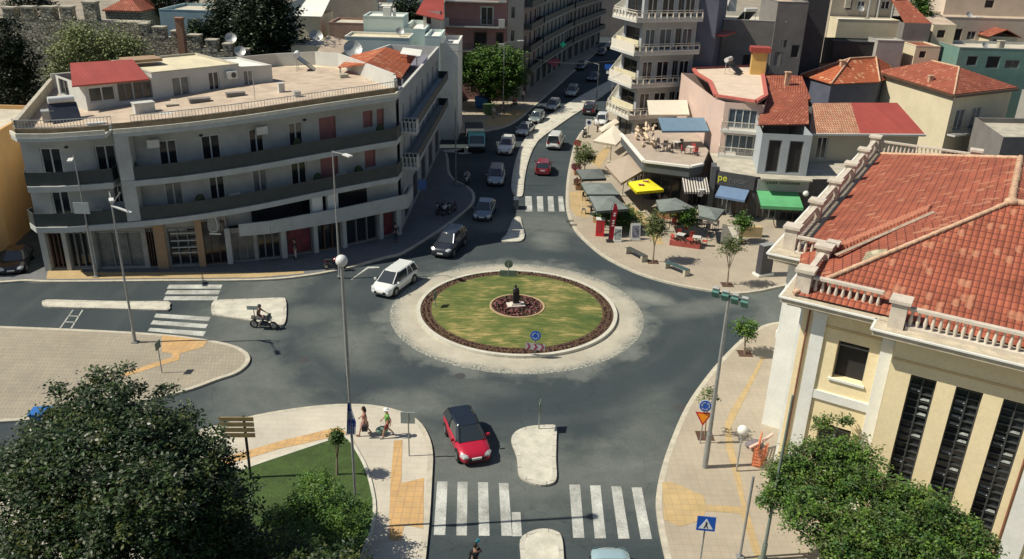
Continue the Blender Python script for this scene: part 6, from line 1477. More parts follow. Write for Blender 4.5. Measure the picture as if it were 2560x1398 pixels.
# motorcycles
def motorbike(pm, scooter=False):
    r = bpy.data.objects.new('motorcycle', None); scene.collection.objects.link(r); wr = .30 if not scooter else .24
    for x in (-.68, .70):
        n = 16; mb = MB(); pts = [(x + math.cos(2 * math.pi * k / n) * (wr - .05), 0, wr + math.sin(2 * math.pi * k / n) * (wr - .05)) for k in range(n + 1)]; mb.tube(pts, .055, 6, False); w_ = mb.build('wheel', TYRE, r)
        mb = MB(); mb.tube([(x, -.03, wr), (x, .03, wr)], wr * .55, 12); mb.build('rim', RIM, w_)
    mb = MB(); mb.tube([(.70, 0, wr), (.45, 0, .85), (.36, 0, 1.02)], .035, 6); mb.build('fork', RIM, r)
    mb = MB(); mb.tube([(.42, -.38, 1.02), (.38, -.2, 1.06), (.38, .2, 1.06), (.42, .38, 1.02)], .02, 6); mb.build('handlebar', TRIM, r)
    mb = MB(); mb.tube([(.45, 0, .62), (.30, 0, .82), (.05, 0, .84), (-.15, 0, .72)], [.10, .17, .17, .10], 10); mb.build('fuel_tank' if not scooter else 'front_shield', pm, r)
    mb = MB(); mb.tube([(-.05, 0, .78), (-.35, 0, .80), (-.80, 0, .86)], [.12, .13, .06], 8); mb.build('seat', TRIM, r)
    mb = MB(); mb.tube([(.40, 0, .36), (.15, 0, .40), (-.25, 0, .42)], [.10, .20, .16], 8); mb.tube([(-.1, .16, .30), (-.75, .18, .38)], .05, 7); mb.build('engine', M_DMET, r)
    mb = MB(); mb.tube([(-.68, 0, wr), (-.5, 0, .62), (-.85, 0, .72)], [.05, .07, .05], 6); mb.build('rear_frame', pm, r)
    mb = MB(); mb.sphere((.56, 0, .88), .11, 8, 6); mb.build('headlamp', HLAMP, r)
    mb = MB(); mb.tube([(.43, 0, .95), (.50, 0, 1.15)], [.16, .10], 8); mb.build('fly_screen', CGLASS, r)
    return r
def place_mb(r, px, py, deg, label, z=0.0, lean=0, name='motorcycle', group=None, cat='motorcycle'):
    p = G(px, py, z); r.location = (p.x, p.y, z + .002); r.rotation_euler = (R(lean), 0, R(deg)); r.name = name; return tag(r, label, cat, group)
mot = place_mb(motorbike(paint('grey_bike', (.06, .06, .07))), 660, 822, -8, 'dark motorcycle ridden past the pale splitter island on the left')
place_mb(motorbike(paint('black_bike', (.015, .015, .018))), 1102, 532, 250, 'black motorcycle parked on the shaded corner pavement, left of the white one', .14, 6, group='motorcycles parked on the shaded corner')
place_mb(motorbike(paint('white_bike', (.6, .6, .6), 0)), 1117, 535, 250, 'white motorcycle parked between two black ones on the shaded corner', .14, 6, group='motorcycles parked on the shaded corner')
place_mb(motorbike(paint('black_bike', (.015, .015, .018))), 1132, 532, 250, 'black motorcycle parked right of the white one on the shaded corner', .14, 6, group='motorcycles parked on the shaded corner')
mo2 = place_mb(motorbike(paint('white_bike', (.6, .6, .6), 0), True), 1168, 462, 262, 'white scooter riding in the shade beside the pavement corner', 0, 0, 'scooter', cat='scooter')
place_mb(motorbike(paint('dark_red', (.26, .03, .045), .1), True), 838, 672, 15, 'dark red scooter parked at the kerb in front of the shaded shops', .14, 8, 'scooter', cat='scooter')
mo3 = place_mb(motorbike(paint('red_bike', (.35, .03, .03)), True), 1286, 266, 60, 'red scooter in the shade by the tree at the far left corner', .14, 5, 'scooter', cat='scooter')
mo4 = place_mb(motorbike(paint('silver_bike', (.3, .3, .3))), 1462, 342, 250, 'motorcycle with a silver tank parked by the blue and white street sign', .14, 6)
# ------------------------------------------------------------------ people
SKIN = mat('skin', (.42, .24, .16), .6, var=0); HAIRD = mat('hair_dark', (.02, .014, .010), .7, var=0); HAIRG = mat('hair_grey', (.30, .28, .26), .8, var=0)
def skin_mesh(name, verts, edges, radii, m, parent, sub=1):
    me = bpy.data.meshes.new(name); me.from_pydata(verts, edges, []); o = bpy.data.objects.new(name, me); scene.collection.objects.link(o)
    md = o.modifiers.new('s', 'SKIN'); sv = me.skin_vertices[0].data
    for i, r_ in enumerate(radii): sv[i].radius = (r_, r_) if not isinstance(r_, tuple) else r_
    sv[0].use_root = True; md.use_smooth_shade = True
    if sub: o.modifiers.new('u', 'SUBSURF').levels = sub
    dg = bpy.context.evaluated_depsgraph_get(); me2 = bpy.data.meshes.new_from_object(o.evaluated_get(dg))
    bpy.data.objects.remove(o); me2.materials.clear(); me2.materials.append(m); me2.name = name
    o = bpy.data.objects.new(name, me2); scene.collection.objects.link(o); o.parent = parent; return o
def clothm(name, col): return mat('cloth_' + name, col, .9, var=.12, scale=9)
def person(label, pos, face_deg, pose='stand', top=(.3, .3, .3), bottom=(.05, .05, .06), hair='dark', shoes=(.03, .03, .03), long_sleeve=True, long_leg=True, skirt=False, hat=None, scale=1.0, carry=None, group=None, z=0.14, skinm=None):
    r = thing('person', label, 'person', (pos[0], pos[1], z), R(face_deg), group); r.scale = (scale,) * 3
    sk = skinm or SKIN
    # joints, facing +x, y left
    hip, chest, neck = (0, 0, .93), (0.01, 0, 1.30), (0.01, 0, 1.47)
    legs = {'stand': [((0, .09, .90), (.01, .10, .50), (-.01, .11, .09), (.14, .12, .035)), ((0, -.09, .90), (.02, -.10, .50), (-.01, -.11, .09), (.14, -.12, .035))],
            'walk': [((0, .09, .90), (.20, .10, .52), (.30, .10, .11), (.44, .11, .06)), ((0, -.09, .90), (-.02, -.10, .50), (-.30, -.10, .16), (-.17, -.11, .035))],
            'sit': [((0, .10, .52), (.42, .12, .54), (.42, .13, .10), (.56, .14, .035)), ((0, -.10, .52), (.42, -.12, .54), (.40, -.13, .10), (.54, -.14, .035))],
            'ride': [((0, .10, .88), (.40, .20, .72), (.12, .20, .36), (.26, .21, .30)), ((0, -.10, .88), (.40, -.20, .72), (.12, -.20, .36), (.26, -.21, .30))]}[pose]
    dz = 0; lean = 0
    if pose == 'sit': dz = -.40
    if pose == 'ride': dz = -.04; lean = .22
    def U(p): return (p[0] + lean * max(0, p[2] - .93), p[1], p[2] + dz)
    arms = {'stand': [((0, .19, 1.40), (-.02, .25, 1.13), (.06, .25, .90)), ((0, -.19, 1.40), (-.02, -.25, 1.13), (.06, -.25, .90))],
            'walk': [((0, .19, 1.40), (-.14, .25, 1.15), (-.10, .25, .92)), ((0, -.19, 1.40), (.08, -.25, 1.14), (.24, -.23, .98))],
            'sit': [((0, .19, 1.40), (.08, .25, 1.14), (.30, .20, 1.10)), ((0, -.19, 1.40), (.08, -.25, 1.14), (.30, -.20, 1.10))],
            'ride': [((0, .19, 1.40), (.18, .27, 1.22), (.42, .32, 1.08)), ((0, -.19, 1.40), (.18, -.27, 1.22), (.42, -.32, 1.08))]}[pose]
    if carry == 'phone': arms[1] = ((0, -.19, 1.40), (.12, -.28, 1.20), (.16, -.14, 1.46))
    hipu, chu, nku = U(hip), U(chest), U(neck); arms = [[U(q) for q in a] for a in arms]
    v, e, rr = [hipu, ((hipu[0] + chu[0]) / 2, 0, (hipu[2] + chu[2]) / 2), chu, nku, (nku[0] + .01, 0, nku[2] + .07), (nku[0] + .035, 0, nku[2] + .15), (nku[0] + .02, 0, nku[2] + .25)], [(0, 1), (1, 2), (2, 3), (3, 4), (4, 5), (5, 6)], [(.15, .10), (.13, .09), (.16, .11), .06, .055, (.078, .09), (.07, .08)]
    def add(p, par, r_): v.append(p); e.append((par, len(v) - 1)); rr.append(r_); return len(v) - 1
    for lg in legs:
        a = add(lg[0], 0, .088); b = add(lg[1], a, .058); c = add(lg[2], b, .038); add(lg[3], c, .035)
    for am in arms:
        a = add(am[0], 2, .055); b = add(am[1], a, .038); c = add(am[2], b, .027)
        d = Vector(am[2]) - Vector(am[1]); d.normalize(); s = 1 if am[0][1] > 0 else -1
        pl = add(tuple(Vector(am[2]) + d * .06), c, (.034, .018)); side = d.cross(Vector((0, s, 0))).normalized()
        for k in range(4):
            base = Vector(am[2]) + d * .09 + side * (k - 1.5) * .020; f1 = add(tuple(base), pl, .009); L_ = (.062, .072, .068, .052)[k]
            f2 = add(tuple(base + d * L_ * .55 + Vector((0, -s * .006, 0))), f1, .008); add(tuple(base + d * L_ + Vector((0, -s * .02, 0))), f2, .007)
        t1 = add(tuple(Vector(am[2]) + d * .035 + side * -.04), c, .010); add(tuple(Vector(am[2]) + d * .075 + side * -.06), t1, .008)
    body = skin_mesh('body', v, e, rr, sk, r)
    hc_ = Vector((nku[0] + .03, 0, nku[2] + .18))
    mb = MB(); mb.sphere(hc_, .105, 14, 10, (.98, .80, 1.18)); mb.tube([hc_ + Vector((.095, 0, .01)), hc_ + Vector((.122, 0, -.025))], [.010, .018], 6)
    for s in (1, -1): mb.sphere(hc_ + Vector((0, s * .084, -.01)), .026, 6, 5, (.6, .4, 1.1))
    hd = mb.build('head', sk, r)
    for s in (1, -1):
        mb = MB(); mb.sphere(hc_ + Vector((.094, s * .034, .012)), .012, 6, 4, (.6, 1.2, .7)); mb.build('eye', TRIM, hd)
    mb = MB(); mb.bar(hc_ + Vector((.098, -.025, -.058)), hc_ + Vector((.098, .025, -.058)), .012, .012); mb.build('mouth', mat('lips', (.30, .10, .09), .6, var=0), hd)
    if hair != 'none':
        mb = MB(); mb.sphere(hc_ + Vector((-.022, 0, .028)), .112, 14, 8, (.98, .86, 1.12)); 
        if hair == 'long': mb.tube([hc_ + Vector((-.06, 0, 0)), hc_ + Vector((-.09, 0, -.16)), hc_ + Vector((-.09, 0, -.28))], [.09, .085, .04], 8)
        mb.build('hair', HAIRG if hair == 'grey' else HAIRD, r)
    if hat:
        hm = clothm('hat_%d' % int(hat[0] * 100), hat); mb = MB(); mb.sphere(hc_ + Vector((-.01, 0, .05)), .125, 14, 8, (1, .92, .95)); mb.tube([hc_ + Vector((-.01, 0, .05)), hc_ + Vector((-.01, 0, .062))], .17 if hat[0] > .4 else .13, 14); mb.build('hat', hm, r)
    # shirt
    g = .014
    v, e, rr = [U((0, 0, .95)), U((0, 0, 1.12)), chu, (chu[0], 0, chu[2] + .12)], [(0, 1), (1, 2), (2, 3)], [(.155 + g, .105 + g), (.145 + g, .10 + g), (.175 + g, .12 + g), (.07, .06)]
    for am in arms:
        a = add(am[0], 2, .062 + g * .5); b = add(tuple(Vector(am[0]).lerp(Vector(am[1]), .55)), a, .052)
        if long_sleeve: b = add(am[1], b, .047); add(tuple(Vector(am[1]).lerp(Vector(am[2]), .9)), b, .037)
    skin_mesh('shirt' if not skirt else 'dress', v, e, rr, clothm('t_%d_%d_%d' % tuple(int(c * 100) for c in top), top), r)
    bm_ = clothm('b_%d_%d_%d' % tuple(int(c * 100) for c in bottom), bottom)
    if skirt:
        mb = MB(); mb.tube([(0, 0, 1.0), (.0, 0, .80), (.02, 0, .55)], [.15, .20, .24], 14); mb.build('skirt', bm_, r)
    else:
        v, e, rr = [(hipu[0], 0, hipu[2] + .03), (hipu[0], 0, hipu[2] - .05)], [(0, 1)], [(.155 + g, .11 + g), (.15, .11)]
        for lg in legs:
            a = add(lg[0], 1, .10); k = add(lg[1], a, .072)
            if long_leg: add(tuple(Vector(lg[1]).lerp(Vector(lg[2]), .9)), k, .055)
        skin_mesh('trousers' if long_leg else 'shorts', v, e, rr, bm_, r)
    for lg in legs:
        mb = MB(); mb.tube([Vector(lg[2]) + Vector((-.05, 0, -.045)), Vector(lg[2]) * .4 + Vector(lg[3]) * .6 + Vector((0, 0, .0)), Vector(lg[3]) + Vector((.05, 0, -.0))], [.045, .045, .03], 8); mb.build('shoe', clothm('s_%d' % int(shoes[0] * 100), shoes), r)
    return r
def held(r, mb, name, m, label, cat, loc=None):
    """something carried: stays a thing of its own, placed with its bearer"""
    M_ = Matrix.LocRotScale(r.location, r.rotation_euler, r.scale)
    for i, p in enumerate(mb.v): mb.v[i] = tuple(M_ @ Vector(p))
    return tag(mb.build(name, m), label, cat)
P_ = lambda px, py, z=.14: G(px, py, z)
p1 = person('woman in a rosy brown dress walking with bags on the front corner pavement', P_(913, 1088), 185, 'walk', (.36, .17, .14), (.36, .20, .17), 'long', (.25, .15, .10), False, skirt=True)
mb = MB(); mb.box((-.02, .30, .62), (.30, .12, .34)); mb.tube([(-.12, .30, .78), (-.05, .28, .92), (.05, .30, .78)], .012, 5); held(p1, mb, 'shopping_bag', clothm('bag_black', (.03, .03, .035)), 'black shopping bag hanging from the hand of the woman in the brown dress', 'bag')
p2 = person('man in a green shirt, white hat and red shorts walking on the front corner pavement', P_(970, 1092), 200, 'walk', (.10, .34, .06), (.16, .03, .02), 'grey', (.4, .4, .4), False, False, hat=(.75, .74, .68))
mb = MB(); mb.sphere((.25, -.30, .30), .24, 12, 8, (1.5, .8, .9)); mb.tube([(.1, -.30, .45), (.2, -.26, .92), (.35, -.3, .45)], .012, 5); held(p2, mb, 'carrier_bag', clothm('bag_green', (.20, .32, .26)), 'bulging grey green carrier bag held low by the man in the green shirt', 'bag')
rid = person('rider in a dark brown jacket and cap bent over the moving motorcycle', (mot.location.x - .32, mot.location.y + .04), -8, 'ride', (.055, .035, .025), (.10, .10, .11), 'none', hat=(.06, .05, .05), z=.04)
mb = MB(); mb.sphere((.28, 0, 1.60), .15, 12, 8)
fz = G(1188, 1366, 1.62)
p3 = person('man in black at the bottom edge of the road, arm raised to his head', (fz.x, fz.y), 100, 'walk', (.015, .015, .018), (.02, .02, .025), 'dark', z=0.0, carry='phone', skinm=SKIN)
mb = MB(); mb.box((.17, -.12, 1.72), (.03, .11, .26), M=Matrix.Rotation(R(30), 3, 'X')); held(p3, mb, 'blue_folder', clothm('cyan', (.05, .42, .52)), 'bright cyan folder held up beside the head of the man in black', 'folder')
far = [((740, 648), 200, 'person in beige trousers standing at the red shop front in the shade', (.03, .03, .03), (.50, .42, .32), 'dark'),
       ((990, 606), 100, 'person in dark clothes at the last shop pillar of the curved block', (.02, .02, .03), (.03, .03, .05), 'dark'),
       ((535, 640), 260, 'seated person with pale sleeves outside the dark shop window', (.35, .35, .36), (.03, .03, .03), 'dark'),
       ((1307, 252), 250, 'person in a white shirt standing in shade on the far left pavement', (.6, .6, .62), (.03, .03, .04), 'dark'),
       ((1234, 296), 230, 'person in pale clothes bending near the green bin on the yellow paving', (.65, .62, .55), (.45, .35, .2), 'dark'),
       ((1258, 288), 60, 'person in a dark top walking beside the street lamp on the yellow paving', (.10, .10, .12), (.10, .06, .05), 'dark'),
       ((1494, 330), 200, 'person dressed in white and black by the motorcycle near the cream awnings', (.6, .6, .58), (.03, .03, .03), 'dark'),
       ((1600, 482), 190, 'waiter in a white shirt standing under the yellow umbrella', (.62, .62, .6), (.03, .03, .03), 'dark')]
for px, deg, lb, tc, bc, hr in far: person(lb, P_(*px), deg, 'stand' if 'seated' not in lb else 'sit', tc, bc, hr)
person('rider in a pale shirt on the white scooter in the shade', (mo2.location.x + .03, mo2.location.y + .15), 262, 'ride', (.55, .55, .55), (.05, .05, .06), z=-.06)
person('rider astride the red scooter under the leafy tree', (mo3.location.x - .1, mo3.location.y - .2), 60, 'ride', (.5, .2, .1), (.05, .05, .06), z=.08)
# ------------------------------------------------------------------ lamps, poles, signs
M_POLE = mat('pole_galvanised', (.30, .31, .30), .5, metal=.3, var=.15, scale=3); M_POLEG = mat('pole_green', (.16, .20, .17), .6, var=.15, scale=3)
def top_of(base_px, top_px, z0=.14):
    b = G(*base_px, z0); d = dirv(*top_px); # point on the ray closest to the vertical above b
    t = (b.x * d.x + b.y * d.y) / (d.x ** 2 + d.y ** 2); return b, CAM_H + d.z * t
def lamp(label, base, top, arm_px, name='street_lamp', group='street lamps on tall poles', z0=.14, head=(.75, .34), rad=.085, m=None):
    b, zt = top_of(base, top, z0); r = thing(name, label, 'street lamp', (b.x, b.y, z0), group=group); m = m or M_POLE
    mb = MB(); mb.tube([(b.x, b.y, z0), (b.x, b.y, zt)], [rad, rad * .55], 8); mb.box((b.x, b.y, z0 + .04), (.38, .38, .08)); mb.tube([(b.x, b.y, z0), (b.x, b.y, z0 + .9)], rad * 1.35, 8); part(mb, 'pole', m, r)
    for ap in arm_px:
        d = dirv(*ap); t = (CAM_H - zt) / -d.z; e = Vector((d.x * t, d.y * t, zt + .05)); a = Vector((b.x, b.y, zt - .08)); v = (e - a); h = Vector((v.x, v.y, 0)).normalized()
        L_ = min(v.length, 2.4); e = a + v.normalized() * L_
        mb = MB(); mb.tube([a, e], .035, 6); ar = part(mb, 'arm', m, r)
        mb = MB(); mb.bar(e - h * .1, e + h * head[0], head[1], .10); part(mb, 'lamp_head', M_WMET, ar)
    return r
lamp('street lamp with a square sign plate in front of the left end of the block', (241, 692), (190, 387), [(178, 399)])
bq, zt = top_of((241, 692), (190, 387)); zz = bq.y
p = V3(bq, 5.6); mb = MB(); mb.box((bq.x - .1, bq.y - .12, top_of((241, 692), (204, 520))[1]), (1.15, .05, .85)); s_ = tag(mb.build('sign_plate', mat('sign_back_grey', (.34, .38, .37), .6, var=.1)), 'plain grey sign plate fixed on the lamp post in front of the block', 'sign')
lamp('street lamp with a small cross arm on the paved triangle, leftmost in the foreground', (338, 856), (269, 480), [(278, 500)], head=(.5, .25))
b2, z2 = top_of((338, 856), (273, 513)); r2 = scene.objects.get('street_lamp.001')
mb = MB(); mb.bar((b2.x, b2.y, z2), (b2.x + .7, b2.y - .1, z2 + .85), .05, .05); mb2 = MB(); mb2.bar((b2.x, b2.y, z2 - .05), (b2.x + 1.25, b2.y - .3, z2 - .35), .16, .06)
part(mb, 'bracket', M_POLE, r2); part(mb2, 'bracket', M_WMET, r2)
lamp('street lamp rising in front of the shaded shops of the curved block', (850, 692), (833, 377), [(862, 388)])
lamp('street lamp on the yellow paving beside the leafy tree', (1257, 284), (1260, 105), [(1298, 103)], rad=.1)
lamp('street lamp leaning over the street from the pale median', (1492, 244), (1495, 160), [(1462, 153)])
lamp('thin dark lamp post on the shaded pavement of the side street', (1139, 462), (1137, 160), [], m=M_POLEG)
# second set on the median
mb = MB()
# ball-topped flag pole
b, zt = top_of((893, 1320), (854, 655)); fp = thing('flag_pole', 'tall grey pole with a white ball on top and a drooping blue and white flag', 'flag pole', (b.x, b.y, .15))
zm = top_of((893, 1320), (876, 940))[1]
mb = MB(); mb.tube([(b.x, b.y, .15), (b.x, b.y, zm)], .06, 8); mb.tube([(b.x, b.y, zm), (b.x, b.y, zt)], .075, 8); part(mb, 'pole', M_POLE, fp)
mb = MB(); mb.sphere((b.x, b.y, zt + .05), .24, 14, 10); part(mb, 'ball', M_WMET, fp)
fl = thing('flag', 'blue and white striped flag hanging limp from the tall ball-topped pole', 'flag', (b.x, b.y, 3)); z1, z0_ = top_of((893, 1320), (878, 1005))[1], top_of((893, 1320), (884, 1085))[1]
blu, whi = mat('flag_blue', (.03, .09, .36), .8, var=.05), mat('flag_white', (.72, .73, .75), .8, var=.03)
mb = MB(); n = 9
for k in range(n):
    for j in range(8):
        za, zb_ = z1 + (z0_ - z1) * j / 8, z1 + (z0_ - z1) * (j + 1) / 8
        wd = lambda zq, kk: -.08 + (.05 + .27 * min(1, (z1 - zq) / (z1 - z0_) * 1.6)) * (kk / n) * 1.15 - .12 * (z1 - zq) / (z1 - z0_)
        yy = lambda kk: (.07 if kk % 2 else -.07)
        mb.use(blu if ((k + j // 2) % 2 == 0) else whi); mb.face([(b.x + wd(zb_, k), b.y - .05 + yy(k), zb_), (b.x + wd(zb_, k + 1), b.y - .05 + yy(k + 1), zb_), (b.x + wd(za, k + 1), b.y - .05 + yy(k + 1), za), (b.x + wd(za, k), b.y - .05 + yy(k), za)])
part(mb, 'cloth', None, fl)
# floodlight pole
b, zt = top_of((1762, 1168), (1822, 740)); fm = thing('floodlight_pole', 'tall grey pole carrying a bar of four green glass floodlights on the right pavement', 'floodlight pole', (b.x, b.y, .14))
mb = MB(); mb.tube([(b.x, b.y, .14), (b.x, b.y, zt)], [.13, .07], 8); mb.tube([(b.x, b.y, .14), (b.x, b.y, 2.2)], .15, 8); part(mb, 'pole', M_POLE, fm)
d0, d1 = Vector((-.95, .62, .35)), Vector((1.0, -.62, -.35))
d0 = Vector((-.62, .3, .1)); d1 = Vector((.72, -.42, -.1))
mb = MB(); mb.bar(Vector((b.x, b.y, zt)) + d0, Vector((b.x, b.y, zt)) + d1, .07, .07); part(mb, 'cross_bar', M_DMET, fm)
for k in range(4):
    c = Vector((b.x, b.y, zt)) + d0.lerp(d1, (k + .15) / 3.3); M_ = Matrix.Rotation(R(-31), 3, 'Z') @ Matrix.Rotation(R(-58), 3, 'X')
    mb = MB(); mb.box(c + Vector((0, 0, -.12)), (.34, .40, .16), M=M_); fx = part(mb, 'floodlight', mat('floodlight_green', (.05, .16, .13), .5, var=.1), fm)
    mb = MB(); mb.box(c + Vector((0, 0, -.12)) + M_ @ Vector((0, 0, .09)), (.28, .32, .03), M=M_); part(mb, 'glass', mat('floodlight_glass', (.35, .62, .55), .15, var=.15, scale=6), fx)
    mb = MB(); mb.box(c + Vector((0, 0, .12)), (.30, .26, .14), M=M_); part(mb, 'bracket', M_POLE, fx)
lamp('grey pole rising through the tree in front of the big yellow building', (1906, 1400), (1990, 990), [], m=M_POLEG)
b, zt = top_of((1849, 1395), (1878, 1190)); mb = MB(); mb.tube([(b.x, b.y, .14), (b.x, b.y, zt)], .06, 8); mb.box((b.x, b.y, .2), (.3, .3, .1)); tag(mb.build('post', M_POLE), 'short bare pale post on the pavement left of the right-hand tree', 'post')
# road signs
S_BLUE, S_WHITE, S_RED, S_BACK = mat('sign_blue', (.01, .09, .42), .4, var=.04), mat('sign_white', (.70, .72, .72), .4, var=.04), mat('sign_red', (.50, .02, .03), .4, var=.04), mat('sign_back', (.13, .17, .13), .6, var=.15, scale=5)
S_YEL = mat('sign_orange', (.80, .28, .01), .4, var=.05)
def disc(c, n, r0, m, root, name, th=.02, r1=0):
    n = Vector(n).normalized(); a = n.cross(Vector((0, 0, 1))).normalized(); bb = a.cross(n); mb = MB(); N = 28
    if r1 == 0: mb.tube([Vector(c), Vector(c) + n * th], r0, N, sm=False)
    else:
        for k in range(N):
            t0_, t1_ = 6.28319 * k / N, 6.28319 * (k + 1) / N; f = lambda r_, t: Vector(c) + n * th + (a * math.cos(t) + bb * math.sin(t)) * r_
            mb.face([f(r1, t0_), f(r0, t0_), f(r0, t1_), f(r1, t1_)]); mb.face([f(r1, t0_), f(r0, t0_), f(r0, t1_), f(r1, t1_)][::-1])
    return part(mb, name, m, root)
def polyface(c, n, pts, m, root, name, th):
    n = Vector(n).normalized(); a = Vector((0, 0, 1)).cross(n).normalized(); bb = n.cross(a); mb = MB()
    P = [Vector(c) + a * x + bb * y for x, y in pts]; mb.face([p + n * th for p in P]); mb.face([p - n * .01 for p in P][::-1])
    for i in range(len(P)): j = (i + 1) % len(P); mb.face([P[i] - n * .01, P[j] - n * .01, P[j] + n * th, P[i] + n * th])
    return part(mb, name, m, root)
def sign_post(label, base, top, name='road_sign', cat='road sign', z0=.14, r=.035):
    b, zt = top_of(base, top, z0); t = thing(name, label, cat, (b.x, b.y, z0)); mb = MB(); mb.tube([(b.x, b.y, z0), (b.x, b.y, zt)], r, 7); part(mb, 'post', M_POLE, t); return t, b, zt
def arrows(c, n, r, root):
    n = Vector(n).normalized(); a = Vector((0, 0, 1)).cross(n).normalized(); bb = n.cross(a)
    for k in range(3):
        mb = MB(); t0_ = R(90 + 120 * k)
        pts = [(r * math.cos(t0_ + R(x)), r * math.sin(t0_ + R(x))) for x in range(0, 78, 13)]
        f = lambda x, y, s=1: Vector(c) + (a * x * s + bb * y * s) + n * .05
        for i in range(len(pts) - 1): (x0, y0_), (x1, y1) = pts[i], pts[i + 1]; mb.face([f(x0, y0_, .86), f(x0, y0_, 1.14), f(x1, y1, 1.14), f(x1, y1, .86)])
        tt = t0_ + R(70); p = (r * math.cos(tt), r * math.sin(tt)); q = (r * math.cos(tt + R(34)), r * math.sin(tt + R(34))); mb.face([f(*p, .66), f(*q), f(*p, 1.34)])
        mb.add(mb.v[:], [ff[::-1] for ff in mb.f]); part(mb, 'arrow', S_WHITE, root)
nf = (-.1, -1, .12)
# island sign facing the camera
t, b, zt = sign_post('blue roundabout sign over a red and white chevron board, near edge of the island', (1337, 888), (1336, 832), z0=.25)
c = Vector((b.x, b.y - .06, zt - .18)); d_ = disc(c, nf, .33, S_BLUE, t, 'disc'); arrows(c, nf, .20, d_)
cb_ = Vector((b.x, b.y - .06, zt - .95)); pl_ = polyface(cb_, nf, [(-.62, -.22), (.62, -.22), (.62, .22), (-.62, .22)], mat('board_dull', (.34, .33, .34), .6, var=.1), t, 'chevron_board', .02)
for x in (-.42, .02, .44): polyface(cb_ + Vector((0, -.012, 0)), nf, [(x - .14, .22), (x - .02, .22), (x + .12, 0), (x - .02, -.22), (x - .14, -.22), (x, 0)], mat('chevron_dull', (.22, .03, .06), .6, var=.1), pl_, 'chevron', .025)
# same sign seen from behind
t, b, zt = sign_post('backs of a round sign and chevron board at the far edge of the island', (1271, 692), (1271, 655), z0=.25)
disc((b.x, b.y, zt - .18), (0, 1, 0), .33, S_BACK, t, 'disc'); polyface((b.x, b.y, zt - .95), (0, -1, 0), [(-.66, -.25), (.66, -.25), (.66, .25), (-.66, .25)], S_BACK, t, 'board', .02)
# small sign left edge of island
t, b, zt = sign_post('small leaning sign at the left edge of the roundabout flower bed', (1088, 768), (1078, 736), z0=.25)
polyface((b.x, b.y, zt - .1), (1, -.25, 0), [(-.3, -.3), (.3, -.3), (.3, .3), (-.3, .3)], S_BACK, t, 'plate', .02)
# right pavement: roundabout + yield
t, b, zt = sign_post('blue roundabout sign over a red and orange give way triangle on the right pavement', (1750, 1108), (1759, 1000))
c = Vector((b.x, b.y - .06, zt - .30)); d_ = disc(c, nf, .34, S_WHITE, t, 'rim'); disc(c + Vector((0, -.012, 0)), nf, .31, S_BLUE, d_, 'disc', .025); arrows(c, nf, .20, d_)
c2 = c + Vector((-.02, 0, -.78)); tr = polyface(c2, nf, [(-.45, .35), (0, -.43), (.45, .35)], S_RED, t, 'triangle', .02); polyface(c2 + Vector((0, -.008, 0)), nf, [(-.31, .27), (0, -.27), (.31, .27)], S_YEL, tr, 'triangle_face', .022)
# pedestrian crossing sign
t, b, zt = sign_post('square blue pedestrian crossing sign at the bottom right pavement', (1745, 1440), (1763, 1290))
c = Vector((b.x, b.y - .06, zt - .33)); sq = polyface(c, nf, [(-.38, -.33), (.38, -.33), (.38, .33), (-.38, .33)], S_BLUE, t, 'plate', .02)
tr = polyface(c + Vector((0, -.008, 0)), nf, [(-.29, -.23), (.29, -.23), (0, .25)], S_WHITE, sq, 'triangle', .022)
polyface(c + Vector((0, -.016, 0)), nf, [(-.03, .03), (.03, .03), (.035, -.06), (.09, -.19), (.05, -.19), (0, -.09), (-.06, -.19), (-.10, -.19), (-.04, -.06)], TRIM, tr, 'walking_figure', .024)
polyface(c + Vector((0, -.016, .075)), nf, [(-.028, -.028), (.028, -.028), (.028, .028), (-.028, .028)], TRIM, tr, 'walking_figure', .024)
# back of a sign on the corner
t, b, zt = sign_post('grey back of a square sign on a thin post at the front corner kerb', (1023, 1140), (1019, 1032))
polyface((b.x - .02, b.y, zt - .30), (0, -1, 0), [(-.36, -.33), (.36, -.33), (.36, .33), (-.36, .33)], mat('sign_back_pale', (.36, .42, .38), .6, var=.1), t, 'plate', .02)
t, b, zt = sign_post('edge-on dark green sign at the head of the splitter island by the red car', (1347, 1072), (1348, 1005), z0=.14)
polyface((b.x, b.y, zt - .3), (1, -.15, 0), [(-.33, -.3), (.33, -.3), (.33, .3), (-.33, .3)], S_BACK, t, 'plate', .03)
t, b, zt = sign_post('edge-on sign on a short post on the paved triangle', (405, 932), (396, 855))
polyface((b.x, b.y, zt - .2), (1, -.05, 0), [(-.3, -.25), (.3, -.25), (.3, .25), (-.3, .25)], S_BACK, t, 'plate', .03)
t, b, zt = sign_post('grey sign plate on the pale splitter island behind the motorcyclist', (637, 800), (637, 765))
polyface((b.x, b.y, zt - .15), (0, -1, 0), [(-.45, -.12), (.45, -.12), (.45, .16), (-.45, .16)], mat('sign_back_pale', (.36, .42, .38)), t, 'plate', .03)
t, b, zt = sign_post('white square sign with a dark blue ring near the parked white hatchback', (1470, 345), (1468, 298))
c = Vector((b.x, b.y - .05, zt - .4)); q = polyface(c, nf, [(-.4, -.4), (.4, -.4), (.4, .4), (-.4, .4)], S_WHITE, t, 'plate', .02); disc(c + Vector((0, -.02, 0)), nf, .24, mat('sign_navy', (.02, .03, .10), .4, var=0), q, 'ring')
t, b, zt = sign_post('dark red round sign on a short post beside the small street tree', (1441, 405), (1441, 350), r=.09)
disc((b.x, b.y - .1, zt - .35), nf, .42, mat('sign_dull_red', (.30, .05, .04), .7, var=.1), t, 'disc')
t, b, zt = sign_post('blue parking sign fixed beside the shop corner of the curved block', (1056, 515), (1056, 448))
